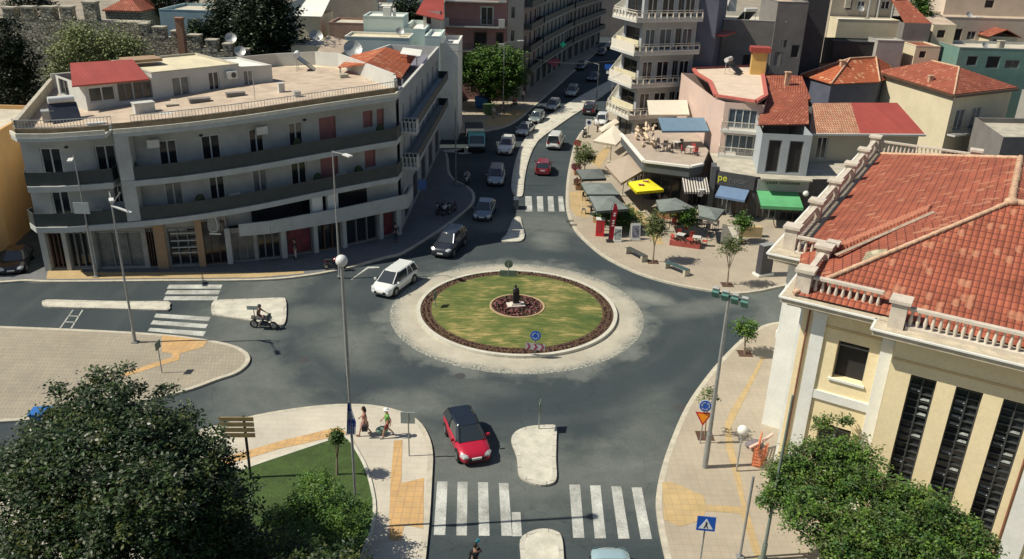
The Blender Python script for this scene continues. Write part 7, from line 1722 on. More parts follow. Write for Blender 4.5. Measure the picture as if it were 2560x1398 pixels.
polyface((b.x, b.y - .05, zt - .55), nf, [(-.42, -.5), (.42, -.5), (.42, .5), (-.42, .5)], mat('sign_light_blue', (.10, .20, .45), .5, var=.1), t, 'plate', .03)
# brown direction sign
b, zt = top_of((627, 1196), (618, 1100)); t = thing('direction_sign', 'brown direction board of four stacked wooden planks on one post at the lawn edge', 'sign', (b.x, b.y, .19))
zt = top_of((627, 1196), (612, 1040))[1]; mb = MB(); mb.tube([(b.x, b.y, .19), (b.x, b.y, zt)], .07, 8); part(mb, 'post', TRIM, t)
for k in range(4):
    mb = MB(); zc_ = zt - .12 - .30 * k; mb.box((b.x - .30, b.y - .09, zc_), (1.55, .05, .22), R(3)); mb.face([(b.x - 1.08, b.y - .1, zc_ - .135), (b.x - 1.08, b.y - .1, zc_ + .135), (b.x - 1.22, b.y - .1, zc_)][::-1]); part(mb, 'plank', mat('sign_plank_brown', (.34, .25, .115), .7, var=.2, scale=3), t)
# blue sign plates in the shaded street
for (px, py, top_, lb, mm_) in ((1528, 250, 160, 'blue direction sign plate beside the corner block in the shaded street', 'sign_blue'),):
    b, zt = top_of((px, py), (px - 6, top_)); t = thing('road_sign', lb, 'road sign', (b.x, b.y, 0)); mb = MB(); mb.tube([(b.x, b.y, .1), (b.x, b.y, zt)], .05, 6); part(mb, 'post', M_POLE, t)
    polyface((b.x - .5, b.y - .1, zt - .4), nf, [(-.9, -.35), (.9, -.35), (.9, .35), (-.9, .35)], MATS['sign_blue'], t, 'plate', .03); polyface((b.x - .3, b.y - .1, zt - 1.2), nf, [(-.8, -.3), (.8, -.3), (.8, .3), (-.8, .3)], S_WHITE, t, 'plate', .03)
# globe lamp on an arm and clutter by the yellow building
c = G(1857, 1076, 2.6); gl = thing('globe_lamp', 'white globe lamp on a short grey post by the corner of the yellow building', 'lamp', (c.x, c.y, .14))
mb = MB(); mb.sphere((c.x, c.y, 2.6), .27, 16, 12); part(mb, 'globe', mat('globe_white', (.72, .72, .66), .4, var=.03), gl); mb = MB(); mb.tube([(c.x, c.y, .14), (c.x, c.y, 2.33)], .05, 8); mb.tube([(c.x, c.y, 2.2), (c.x, c.y, 2.34)], .12, 10); part(mb, 'post', M_METAL, gl)
c = G(1888, 1112, .3); mb = MB(); mb.sphere((c.x, c.y, .35), .42, 12, 8, (1.1, .8, .55)); mb.sphere((c.x - .3, c.y, .3), .25, 10, 6, (1, 1, .6)); tag(mb.build('rubble_bag', mat('bag_grey', (.16, .14, .15), .8, var=.3, scale=6)), 'dark grey lumpy sack lying against the orange mesh barrier', 'sack')
nb = thing('mesh_barrier', 'crumpled orange plastic mesh barrier at the corner of the yellow building', 'barrier', (12.6, 36.3, .14))
M_ORG = mat('orange_mesh', (.60, .20, .09), .7, var=.2, scale=4); mb = MB()
pts = [G(x, y, z_) for x, y, z_ in ((1905, 1080, 1.2), (1895, 1120, .9), (1890, 1140, .8), (1880, 1158, .3), (1900, 1165, .3), (1918, 1130, .6))]
for i in range(len(pts) - 1):
    a, b = pts[i], pts[i + 1]
    for k in range(6):
        p = a.lerp(b, k / 6); mb.bar((p.x, p.y, .16), (p.x + rnd.uniform(-.05, .05), p.y, 1.25), .03, .03)
    for z_ in (.25, .45, .65, .85, 1.05, 1.22): mb.bar((a.x, a.y, z_), (b.x, b.y, z_ + rnd.uniform(-.1, .1)), .05, .06)
part(mb, 'netting', M_ORG, nb)
mb = MB(); c = G(1905, 1108, .5); mb.tube([(c.x - .7, c.y - .25, .35), (c.x, c.y, .6), (c.x + .6, c.y + .3, .9)], .09, 8); part(mb, 'pipe', mat('pipe_pinkish', (.62, .44, .36), .6, var=.1), nb)
# ------------------------------------------------------------------ cafe terrace furniture
def canopy(label, px4, z, m, drop=.25, name='market_umbrella', cat='umbrella', group=None, apex=.35, post=True, writing=False):
    """flat-topped cloth canopy on a centre post, corners given by where they show in the photo"""
    q = [V3(G(x, y, z), z) for x, y in px4]; c = sum(q, Vector()) / 4; r = thing(name, label, cat, (c.x, c.y, .14), group=group); ap = c + Vector((0, 0, apex))
    if area(q) < 0: q = q[::-1]
    mb = MB()
    for i in range(4):
        a, b = q[i], q[(i + 1) % 4]; mb.face([a, b, ap]); mb.face([ap - Vector((0, 0, .02)), b - Vector((0, 0, .02)), a - Vector((0, 0, .02))]); dn = Vector((0, 0, -drop))
        mb.face([a + dn, b + dn, b, a]); mb.face([a, b, b + dn, a + dn])
    cl = part(mb, 'canopy', m, r)
    if post:
        mb = MB(); mb.tube([(c.x, c.y, .14), (c.x, c.y, z + apex)], .035, 7); part(mb, 'pole', M_DMET, r); mb = MB(); mb.box((c.x, c.y, .2), (.7, .7, .12)); part(mb, 'base', M_CONC, r)
        for i in range(4): mb = MB(); mb.bar(ap - Vector((0, 0, .06)), q[i] - Vector((0, 0, .05)), .03, .03); part(mb, 'rib', M_DMET, r)
    if writing:
        for i, (f, g_) in enumerate(((.30, .38), (.62, .62))):
            p = q[0].lerp(q[1], f).lerp(q[3].lerp(q[2], f), g_) + Vector((0, 0, .30)); mb = MB(); mb.box(p, (.55, .35, .05)); em = part(mb, 'emblem', mat('print_red', (.40, .10, .06), .7, var=0), cl)
            mb = MB(); mb.box(p + Vector((0, 0, .03)), (.40, .10, .02)); part(mb, 'emblem_band', M_WMET, em)
    return r
CG = mat('canvas_grey_green', (.17, .195, .175), .85, var=.2, scale=1.3, fine=.06)
CG2 = mat('canvas_grey_dark', (.12, .135, .125), .85, var=.1, scale=1)
TG = 'grey green parasols over the pavement cafe'
canopy('dark grey green parasol nearest the round red sign', [(1440, 424), (1502, 422), (1516, 446), (1456, 448)], 2.7, CG2, group=TG)
canopy('middle grey green parasol of the pavement cafe row', [(1452, 456), (1528, 458), (1550, 486), (1468, 486)], 2.7, CG, group=TG)
canopy('grey green parasol over the chairs beside the leafy bush', [(1472, 490), (1535, 490), (1572, 522), (1492, 528)], 2.7, CG, group=TG)
canopy('grey green parasol right of the striped awning, by the orange flowers', [(1640, 500), (1690, 495), (1738, 520), (1650, 530)], 2.7, CG, group=TG)
canopy('grey green parasol in front of the slate blue shop awning', [(1745, 512), (1812, 524), (1790, 550), (1748, 540)], 2.7, CG, group=TG)
canopy('bright yellow cafe umbrella with two small red emblems', [(1568, 456), (1622, 447), (1660, 474), (1592, 480)], 2.8, mat('canvas_yellow', (.78, .68, .02), .7, var=.12, scale=1.5), name='yellow_umbrella', writing=True, apex=.3)
canopy('large beige square canopy leaning out over the pavement beside the cafe', [(1512, 412), (1572, 386), (1611, 424), (1553, 458)], 3.1, mat('canvas_beige', (.44, .36, .27), .85, var=.06), apex=.1)
canopy('pale cream canopy at the corner under the white balconied block', [(1483, 352), (1535, 312), (1562, 340), (1540, 362)], 3.2, MATS['canvas_cream'], apex=.25)
canopy('small cream canopy nearer the parked white hatchback', [(1496, 322), (1540, 296), (1548, 306), (1505, 330)], 3.0, MATS['canvas_cream'], apex=.15)
awn = awning('brown and white striped awning on the dark cafe front', Vector((16.1, 77.6)), Vector((18.5, 77.7)), 3.5, 2.5, 1.5, None or mat('stripe_tmp', (.5, .5, .5)), (.05, -1))
def striped():
    m = bpy.data.materials.new('awning_stripes'); m.use_nodes = True; n, l = m.node_tree.nodes, m.node_tree.links; b = n['Principled BSDF']; b.inputs['Roughness'].default_value = .85
    uv = n.new('ShaderNodeUVMap'); uv.uv_map = 'UVMap'; w_ = n.new('ShaderNodeTexWave'); w_.wave_type = 'BANDS'; w_.bands_direction = 'X'; w_.inputs['Scale'].default_value = .31416 / .26; l.new(uv.outputs[0], w_.inputs[0])
    r = n.new('ShaderNodeValToRGB'); r.color_ramp.interpolation = 'CONSTANT'; r.color_ramp.elements[0].color = (.07, .05, .04, 1); r.color_ramp.elements[1].position = .5; r.color_ramp.elements[1].color = (.66, .62, .54, 1)
    l.new(w_.outputs['Fac'], r.inputs[0]); l.new(r.outputs[0], b.inputs['Base Color']); return m
ms_ = striped()
for ch in awn.children:
    if ch.name.startswith(('cloth', 'valance')): ch.data.materials[0] = ms_
awning('slate blue awning under the dark peripter fascia', SL[0] + t0 * .5 + n0 * 1.2, SL[1] - t0 * .5 + n0 * 1.2, 2.95, 2.3, 1.4, mat('awning_blue', (.12, .19, .30), .8, var=.1), (n0.x, n0.y))
awning('bright green awning below the grey name board', SL[1] + t1 * .1 + n1, SL[1].lerp(SL[2], .80) + n1, 3.05, 2.35, 2.5, mat('awning_green', (.10, .36, .15), .75, var=.15, scale=.8), (n1.x, n1.y), valance=.3)
mb = MB(); c = SL[1].lerp(SL[2], .9) + n1 * 5; mb.sphere((c.x, c.y, 3.2), .28, 12, 8); mb.tube([(c.x, c.y + .9, 3.1), (c.x, c.y, 3.1)], .03, 6); tag(mb.build('wall_globe', MATS['globe_white']), 'white globe wall lamp right of the bright green awning', 'lamp')
mb = MB(); c = SL[0] + n0 * 3 + Vector((-1.4, -.6)); mb.tube([(c.x, c.y, 2.0), (c.x, c.y, 2.7)], [.25, .42], 10); tag(mb.build('shop_lamp', M_WMET), 'white flared lamp shade hanging beside the dark cafe end wall', 'lamp')
# chairs and tables
def chair_proto(m):
    r = bpy.data.objects.new('cafe_chair', None); scene.collection.objects.link(r)
    mb = MB(); mb.box((0, 0, .45), (.42, .42, .05)); mb.build('seat', m, r); mb = MB(); mb.box((-.2, 0, .70), (.04, .42, .38)); mb.build('backrest', m, r)
    for sx in (-.18, .18):
        for sy in (-.18, .18): mb = MB(); mb.bar((sx, sy, 0), (sx, sy, .43), .035, .035); mb.build('leg', M_DMET, r)
    return r
def table_proto(m):
    r = bpy.data.objects.new('cafe_table', None); scene.collection.objects.link(r); mb = MB(); mb.box((0, 0, .73), (.72, .72, .04)); mb.build('table_top', m, r)
    mb = MB(); mb.tube([(0, 0, .02), (0, 0, .72)], .035, 6); mb.build('leg', M_DMET, r); mb = MB(); mb.box((0, 0, .02), (.42, .42, .04)); mb.build('foot', M_DMET, r); return r
CH = {'dark': chair_proto(mat('chair_dark', (.06, .05, .045), .7, var=.1)), 'red': chair_proto(mat('chair_red', (.42, .06, .05), .7, var=.1)), 'pale': chair_proto(mat('chair_pale', (.50, .50, .48), .7, var=.1))}
TB = {'dark': table_proto(mat('table_dark', (.10, .08, .07), .5, var=.1)), 'pale': table_proto(mat('table_pale', (.55, .53, .48), .5, var=.1))}
used = set()
def put(proto, key, p, deg, label, cat, group, z=.15):
    o = proto if key not in used else copy_tree(proto); used.add(key); o.location = (p.x, p.y, z); o.rotation_euler = (0, 0, R(deg)); return tag(o, label, cat, group)
sets = [((1478, 505), 'dark', 'dark', 'by the zebra crossing', .15), ((1500, 540), 'dark', 'pale', 'left of the leafy bush', .15), ((1478, 535), 'pale', 'dark', 'outermost by the kerb', .15),
        ((1520, 500), 'dark', 'dark', 'beneath the middle grey green parasol', .15), ((1700, 605), 'red', 'pale', 'below the red parasol stem', .15), ((1740, 612), 'red', 'pale', 'at the sunny right end', .15),
        ((1730, 560), 'dark', 'pale', 'shaded by the small trees', .15), ((1770, 575), 'dark', 'dark', 'in front of the slate blue awning', .15), ((1680, 560), 'red', 'dark', 'behind the orange flower box', .15),
        ((1690, 372), 'dark', 'pale', 'under the roof terrace awning', 4.54), ((1725, 385), 'red', 'pale', 'at the roof terrace right end', 4.54), ((1660, 378), 'dark', 'dark', 'beside the folded canvas', 4.54)]
for i, ((px, py), cc, tc, where, z) in enumerate(sets):
    p = G(px, py, z); put(TB[tc], 't' + tc, p, 15 * i, '%s square cafe table %s' % (tc, where), 'table', 'cafe tables', z)
    an = [R(15 * i + 120 * k + 30) for k in range(3)]; an.sort(key=lambda t: -math.sin(t)); an = [an[0]] + sorted(an[1:], key=math.cos)
    for a, side in zip(an, ('far', 'left', 'right')):
        q = p + Vector((math.cos(a), math.sin(a))) * .72
        put(CH[cc], 'c' + cc, q, math.degrees(a) + 180, '%s chair on the %s side of the table %s' % (cc, side, where), 'chair', 'cafe chairs', z)
# kiosk boxes, banner, boards, benches, planters
p = G(1499, 588, .14); kb = thing('drinks_fridge', 'bright red drinks cabinet at the kerb beside the red banner', 'drinks cabinet', (p.x, p.y, .14), R(-5))
mb = MB(); mb.box((0, 0, .75), (.75, .70, 1.5)); mb.build('cabinet', mat('fridge_red', (.62, .02, .03), .4, var=.04), kb); mb = MB(); mb.box((0, 0, 1.53), (.8, .75, .06)); mb.build('top', M_WMET, kb); mb = MB(); mb.box((-.1, -.36, .9), (.4, .02, .9)); mb.build('door', mat('fridge_door', (.45, .03, .04), .3, var=.1), kb)
b, zt = top_of((1524, 604), (1533, 505)); fl = thing('feather_banner', 'tall red feather banner with white marks standing at the cafe corner', 'banner', (b.x, b.y, .14))
mb = MB(); H_ = zt - .14; N = 12
w0 = lambda t: (.42 if t < .85 else .42 - (t - .85) * 1.6)
for k in range(N):
    t0_, t1_ = k / N, (k + 1) / N; f = lambda t, s: (b.x + (s * w0(t)) + .25 * t * t - .1, b.y + .04 * math.sin(6 * t), .35 + (H_ - .35) * t)
    for fl_ in (1, -1):
        q = [f(t0_, 0), f(t0_, 1), f(t1_, 1), f(t1_, 0)]; mb.face(q if fl_ > 0 else q[::-1])
cl = part(mb, 'cloth', mat('banner_red', (.60, .03, .06), .7, var=.05), fl); mb = MB()
for t in (.38, .45, .52, .66, .72): mb.bar((b.x + .04 + .25 * t * t, b.y - .06, .35 + (H_ - .35) * t), (b.x + .22 + .25 * t * t, b.y - .06, .35 + (H_ - .35) * (t + .02)), .02, .10)
part(mb, 'lettering', S_WHITE, cl); mb = MB(); mb.tube([(b.x - .12, b.y, .1), (b.x - .12 + .05, b.y, zt - .6), (b.x + .15, b.y, zt + .05)], .025, 6); part(mb, 'pole', M_DMET, fl); mb = MB(); mb.box((b.x, b.y, .2), (.6, .6, .1)); part(mb, 'base', TRIM, fl)
def board(label, px, py, m, m2, w_=.7, h=1.3, deg=0):
    p = G(px, py, .14); r = thing('a_board', label, 'pavement sign', (p.x, p.y, .15), R(deg), 'standing boards at the cafe')
    for s in (1, -1):
        q = MB(); q.box((0, s * .16, h / 2), (w_, .04, h), M=Matrix.Rotation(R(s * 13), 3, 'X')); q.build('board', m, r)
    q = MB(); q.box((0, -.17, h / 2 + .02), (w_ * .75, .05, h * .7), M=Matrix.Rotation(R(-13), 3, 'X')); q.build('poster', m2, r); return r
board('white framed menu board beside the red banner', 1542, 602, M_WMET, mat('poster_grey', (.22, .25, .24), .6, var=.6, scale=6))
board('white board with a dark figure print in the shade of the bush', 1586, 598, M_WMET, mat('poster_bw', (.15, .16, .20), .6, var=.9, scale=5), .85, 1.5, 8)
board('tall white leaning board at the right of the cafe seating', 1822, 608, mat('board_cream', (.66, .62, .52), .7, var=.06), mat('board_cream', (.66, .62, .52)), 1.5, 1.7, -12)
def bench(label, pa, pb, slatm):
    a, b = G(*pa, .14), G(*pb, .14); d = (b - a); L = d.length; r = thing('park_bench', label, 'bench', ((a.x + b.x) / 2, (a.y + b.y) / 2, .14), math.atan2(d.y, d.x), 'benches on the cafe plaza')
    for sx in (-1, 1): q = MB(); q.box((sx * (L / 2 - .12), 0, .24), (.22, .62, .48)); q.build('leg', M_CONC, r)
    q = MB()
    for k in range(5): q.box((0, -.22 + .11 * k, .50), (L, .085, .05))
    q.build('seat', slatm, r); return r
bench('dark slatted bench with concrete ends, left of the street tree', (1568, 632), (1612, 655), mat('bench_dark', (.07, .075, .065), .6, var=.15, scale=3))
bench('long green grey bench in front of the tree shadow on the plaza', (1664, 668), (1718, 690), mat('bench_green', (.06, .10, .10), .4, var=.2, scale=3))
p0, p1 = G(1893, 690, .14), G(1922, 684, .14); ms = thing('info_totem', 'dark upright information slab on a pale foot beside the yellow building', 'information slab', (p0.x, p0.y, .14))
zt_ = 2.75; mb = MB(); mb.bar(V3(p0, (.3 + zt_) / 2), V3(p1, (.3 + zt_) / 2), .55, zt_ - .3); part(mb, 'slab', mat('totem_dark', (.055, .055, .065), .5, var=.1), ms); mb = MB(); mb.bar(V3(p0 - Vector((.15, 0)), .24), V3(p1 + Vector((.15, 0)), .24), .8, .18); part(mb, 'foot', M_ROOFW, ms)
mb = MB(); mb.bar(V3(p0, zt_ + .02), V3(p1, zt_ + .02), .6, .05); part(mb, 'cap', M_METAL, ms)
def planter(label, px, py, size, m, plantcols, z=.14, deg=0, hgt=.5, n=60):
    p = G(px, py, z); r = thing('planter', label, 'planter', (p.x, p.y, z), R(deg)); q = MB(); q.box((0, 0, size[2] / 2), size); q.build('box', m, r)
    sp_ = [(rnd.uniform(-.5, .5) * size[0], rnd.uniform(-.45, .45) * size[1], size[2]) for k in range(n)]; plantlets('plants', sp_, plantcols, .22, hgt, r, 6); return r
WOODP = mat('planter_wood', (.30, .17, .09), .8, var=.2)
GR = [(.05, .10, .02), (.08, .14, .03), (.03, .06, .02)]
planter('long orange flower box between the parasols', 1690, 548, (3.6, .5, .6), mat('planter_orange', (.50, .24, .10), .8, var=.15), GR + [(.55, .30, .05)], deg=-12)
planter('low planter with grey green plants behind the drinks cabinet', 1500, 558, (1.2, .6, .6), WOODP, GR + [(.2, .22, .18)], deg=-40)
planter('pink flowering planter at the kerb by the round red sign', 1441, 432, (.6, 2.2, .5), WOODP, [(.40, .12, .16), (.30, .07, .10), (.10, .12, .04)], n=80)
planter('second pink planter further down the kerb, beside the first parasol', 1445, 470, (.6, 1.8, .5), WOODP, [(.45, .22, .18), (.16, .10, .05)], n=60)
planter('terracotta seat box with red cushions in the sun', 1712, 615, (2.6, .7, .5), mat('cushion_red', (.36, .08, .06), .8, var=.3, scale=4), [(.10, .06, .04)], deg=-18, n=40, hgt=.2)
mb = MB(); p = G(1716, 572, .14); mb.tube([(p.x, p.y, .14), (p.x, p.y, 1.5), (p.x, p.y, 2.2)], [.22, .16, .05], 10); tag(mb.build('closed_parasol', mat('parasol_red', (.50, .03, .04), .8, var=.1)), 'closed red parasol standing among the red chairs', 'parasol')
mb = MB(); p = G(1655, 535, .14); mb.box((p.x + .6, p.y, .8), (2.0, .7, 1.3), R(-10)); tag(mb.build('ice_cream_chest', mat('chest_teal', (.02, .22, .26), .5, var=.1)), 'teal chest under the parasol behind the small street tree', 'chest')
mb = MB(); p = G(1852, 590, .14); mb.box((p.x + .8, p.y, .6), (2.0, .6, 1.0)); tag(mb.build('wooden_counter', mat('counter_sand', (.50, .38, .20), .8, var=.1)), 'low sandy counter under the bright green awning', 'counter')
def wheelie(label, px, py, m, sz=(1.3, .95, 1.25), deg=-30):
    p = G(px, py, .14); r = thing('waste_bin', label, 'waste bin', (p.x, p.y, .14), R(deg)); q = MB(); hx, hy, hz = sz
    P = [(-hx * .42, -hy * .42, .12), (hx * .42, -hy * .42, .12), (hx * .42, hy * .42, .12), (-hx * .42, hy * .42, .12), (-hx / 2, -hy / 2, hz), (hx / 2, -hy / 2, hz), (hx / 2, hy / 2, hz), (-hx / 2, hy / 2, hz)]
    q.add(P, [(3, 2, 1, 0), (4, 5, 6, 7), (0, 1, 5, 4), (1, 2, 6, 5), (2, 3, 7, 6), (3, 0, 4, 7)]); q.build('body', m, r); q = MB(); q.box((0, 0, hz + .05), (hx * 1.06, hy * 1.08, .1)); q.build('lid', m, r)
    for sx in (-1, 1): q = MB(); q.tube([(sx * hx * .35, -.1, .08), (sx * hx * .35, .1, .08)], .08, 8); q.build('wheel', TYRE, r)
    return r
wheelie('blue recycling bin under the leafy tree', 1203, 270, mat('bin_blue', (.02, .14, .42), .5, var=.1), (1.6, 1.2, 1.6))
wheelie('green waste bin right of the blue one', 1223, 287, mat('bin_green', (.10, .17, .07), .6, var=.15), (1.5, 1.2, 1.4))
wheelie('large blue container half hidden behind the big dark tree', 118, 1060, mat('bin_blue', (.02, .14, .42)), (1.3, .8, .75), 8)
mb = MB(); p = G(1290, 520); mb.box((p.x, p.y, .5), (.5, 1.2, 1.0)); tag(mb.build('bollard_box', mat('box_slate', (.06, .075, .09), .6, var=.1)), 'dark slate coloured box at the median gap beside the upper zebra crossing', 'kerb box')
# monument on the island
mo = thing('monument', 'small dark bronze bust on a pale stepped base at the centre of the roundabout', 'monument', (ISL.x - .1, ISL.y - .05, .46))
mb = MB(); mb.box((0, 0, .06), (1.25, .75, .12), R(12)); mb.box((0, 0, .17), (.7, .5, .12), R(12)); mb.build('base', mat('marble_pale', (.62, .55, .48), .7, var=.1), mo)
mb = MB(); mb.box((0, 0, .66), (.42, .34, .9), R(12)); mb.tube([(0, 0, 1.08), (0, 0, 1.2), (0, 0, 1.34), (.02, 0, 1.4)], [.20, .24, .20, .07], 12); mb.tube([(-.04, 0, 1.36), (-.05, 0, 1.5), (-.03, 0, 1.62)], [.07, .10, .05], 10); mb.build('figure', mat('bronze_dark', (.018, .015, .018), .5, var=.2), mo)
# shelter posts / thin kerb furniture in front of the shops
# ------------------------------------------------------------------ trees
def leaf_mat(name, col, var=.3, trans=.25):
    m = mat('leaf_' + name, col, .5, spec=.25, var=var, scale=1.3, fine=.25)
    return m
def foliage(blobs, n, size, mats_, seed=1, clump=.45, per=26, flat=.35, edge=.75):
    r = random.Random(seed); V = []; F = []; MI = []
    vols = [b[3] ** 2 for b in blobs]; tot = sum(vols)
    for b, vv in zip(blobs, vols):
        cx, cy, cz, rad = b[:4]; sz = b[4] if len(b) > 4 else .8
        for c in range(max(1, int(n * vv / tot / per))):
            th, u = r.uniform(0, 6.2832), r.uniform(-.75, 1); s = math.sqrt(1 - u * u); k = (r.uniform(edge, 1.1) if r.random() < .8 else r.uniform(.3, .8)) * (1.0 if r.random() < .8 else 1.28)
            ccx, ccy, ccz = cx + rad * k * s * math.cos(th), cy + rad * k * s * math.sin(th), cz + rad * k * u * sz
            mi = r.randrange(len(mats_)); cr = clump * r.uniform(.45, 1.5)
            for j in range(per):
                a, uu = r.uniform(0, 6.2832), r.uniform(-1, 1); ss = math.sqrt(1 - uu * uu); q = cr * r.uniform(.3, 1) 
                x, y, z = ccx + q * ss * math.cos(a), ccy + q * ss * math.sin(a), ccz + q * uu * .75
                # leaf: a rhomb with random tilt
                a1 = r.uniform(0, 6.2832); e1 = r.uniform(-.6, .6); l_ = size * r.uniform(.6, 1.45); w_ = l_ * .5
                d = (math.cos(a1) * math.cos(e1), math.sin(a1) * math.cos(e1), math.sin(e1)); t2 = r.uniform(-1.0, 1.0)
                sx, sy = -math.sin(a1), math.cos(a1); wx, wy, wz = sx * math.cos(t2) * w_ / 2, sy * math.cos(t2) * w_ / 2, math.sin(t2) * w_ / 2
                i = len(V); V += [(x, y, z), (x + d[0] * l_ / 2 + wx, y + d[1] * l_ / 2 + wy, z + d[2] * l_ / 2 + wz), (x + d[0] * l_, y + d[1] * l_, z + d[2] * l_), (x + d[0] * l_ / 2 - wx, y + d[1] * l_ / 2 - wy, z + d[2] * l_ / 2 - wz)]
                F.append((i, i + 1, i + 2, i + 3)); MI.append(mi)
    return V, F, MI
BARK = mat('bark', (.12, .085, .055), .9, var=.3, scale=6, fine=.2, bump=.6); BARKP = mat('bark_pale', (.24, .19, .13), .9, var=.2, scale=6)
def tree(label, base, blobs, n, size, mats_, seed, trunk_r=.18, clump=.45, per=26, cat='tree', name='tree', group=None, bark=None, edge=.75, limbs=6, z0=.14):
    r = thing(name, label, cat, (base[0], base[1], z0), group=group)
    V, F, MI = foliage(blobs, n, size, mats_, seed, clump, per, edge=edge); mb = MB(); mb.v = V; mb.f = F; mb.smooth = [False] * len(F); mb.mi = MI; mb.mats = mats_
    o = mb.build('crown', None, uv=False); o.parent = r; o.matrix_parent_inverse = root_inv(r)
    rr = random.Random(seed + 5); c = sum((Vector(b[:3]) * b[3] for b in blobs), Vector()) / sum(b[3] for b in blobs); fork = Vector((base[0], base[1], z0)).lerp(c, .42)
    mb = MB(); mb.tube([(base[0], base[1], z0 - .05), Vector((base[0], base[1], z0)).lerp(fork, .5), fork], [trunk_r * 1.25, trunk_r, trunk_r * .8], 8)
    for k in range(limbs):
        b = blobs[k % len(blobs)]; e = Vector(b[:3]) + Vector((rr.uniform(-1, 1), rr.uniform(-1, 1), rr.uniform(-.2, .8))) * b[3] * .75; md = fork.lerp(e, .5) + Vector((rr.uniform(-.15, .15), rr.uniform(-.15, .15), .15)) * b[3]
        mb.tube([fork - Vector((0, 0, trunk_r)), md, e], [trunk_r * .55, trunk_r * .3, trunk_r * .08], 6)
        for s in range(2):
            e2 = md + Vector((rr.uniform(-1, 1), rr.uniform(-1, 1), rr.uniform(-.3, .9))) * b[3] * .7; mb.tube([md, e2], [trunk_r * .22, trunk_r * .06], 5)
    part(mb, 'trunk', bark or BARK, r); return r
def GB(px, py, z, r_, sz=.8): p = G(px, py, z); return (p.x, p.y, z, r_, sz)
LM = [leaf_mat('dark_a', (.021, .044, .011)), leaf_mat('dark_b', (.034, .064, .014)), leaf_mat('dark_c', (.014, .033, .012)), leaf_mat('dark_d', (.017, .036, .010)), leaf_mat('olive', (.060, .075, .016))]
LG = [leaf_mat('green_a', (.060, .130, .018)), leaf_mat('green_b', (.090, .165, .024)), leaf_mat('green_c', (.036, .085, .018))]
LP = [leaf_mat('pine_a', (.016, .030, .013)), leaf_mat('pine_b', (.026, .042, .018))]
LL = [leaf_mat('light_a', (.09, .125, .030)), leaf_mat('light_b', (.13, .15, .055)), leaf_mat('light_c', (.06, .09, .03))]
GLS = leaf_mat('glossy', (.085, .10, .055), .2); MATS['leaf_glossy'].node_tree.nodes['Principled BSDF'].inputs['Roughness'].default_value = .42; MATS['leaf_glossy'].node_tree.nodes['Principled BSDF'].inputs['Specular IOR Level'].default_value = .4
bt = G(290, 1290, 0)
tree('huge dark glossy-leaved tree filling the lower left corner', (bt.x, bt.y), [GB(280, 1190, 7.0, 2.7), GB(120, 1190, 7.0, 1.75), GB(440, 1190, 6.6, 1.9), GB(270, 1030, 8.2, 1.15), GB(385, 1090, 7.6, 1.2), GB(130, 1090, 7.4, 1.0), GB(490, 1290, 5.5, 1.9), GB(160, 1360, 5.6, 1.9), GB(330, 1370, 5.6, 2.2), GB(50, 1165, 6.5, .8), GB(20, 1380, 4.5, 1.1), GB(510, 1130, 6.5, .75), GB(350, 1265, 7.6, 1.6), GB(262, 955, 8.6, .42), GB(300, 925, 8.9, .26), GB(150, 975, 8.4, .30), GB(235, 925, 8.8, .2), GB(205, 990, 8.2, .4), GB(330, 975, 8.2, .35), GB(410, 985, 7.8, .35), GB(475, 1040, 7, .4), GB(150, 1020, 8.0, .5), GB(560, 1180, 5.8, .4), GB(560, 1360, 4.5, 1.2)], 108000, .15, LM + LM[:4] + [GLS], 3, .30, .36, 28, limbs=14)
t2 = G(815, 1330, 0)
tree('leafy green shrubby tree on the lawn right of the huge dark tree', (t2.x, t2.y), [GB(800, 1260, 2.3, 1.15), GB(865, 1290, 2.2, .9), GB(750, 1290, 2.2, .95), GB(830, 1340, 2.0, 1.0), GB(760, 1370, 2.2, .95), GB(720, 1350, 1.8, .8), GB(790, 1205, 2.6, .6), GB(690, 1300, 1.8, .5)], 30000, .11, LG, 4, .12, .28, 22, limbs=8)
t3 = G(700, 1560, 0)
tree('young dark tree at the bottom edge, its crown just touching the lawn shrub', (t3.x, t3.y), [GB(650, 1385, 3.0, 1.0), GB(590, 1400, 3.2, 1.0), GB(770, 1392, 3.6, .65), GB(860, 1450, 4.0, 1.1), GB(760, 1480, 3.6, 1.4)], 13000, .14, LM, 5, .16, .35, 18, limbs=6)
t4 = G(2150, 1420, 0)
tree('broad bright green tree in front of the tall windows of the yellow building', (t4.x, t4.y), [GB(2060, 1180, 4.6, 1.45), GB(2130, 1150, 5.0, .95), GB(1985, 1200, 4.2, 1.0), GB(2160, 1240, 4.6, 1.3), GB(2040, 1290, 4.2, 1.15), GB(2290, 1290, 4.4, 1.35), GB(2200, 1350, 4.4, 1.3), GB(2370, 1330, 4.2, 1.0), GB(2120, 1370, 3.8, 1.1), GB(2420, 1380, 3.8, 1.0), GB(1935, 1245, 3.6, .55), GB(2300, 1420, 4, 1.3), GB(2060, 1060, 5.2, .35), GB(2110, 1050, 5.2, .25)], 80000, .13, LG + [LL[0], LL[2], LG[1], LG[2], LM[1]], 6, .22, .33, 28, limbs=12)
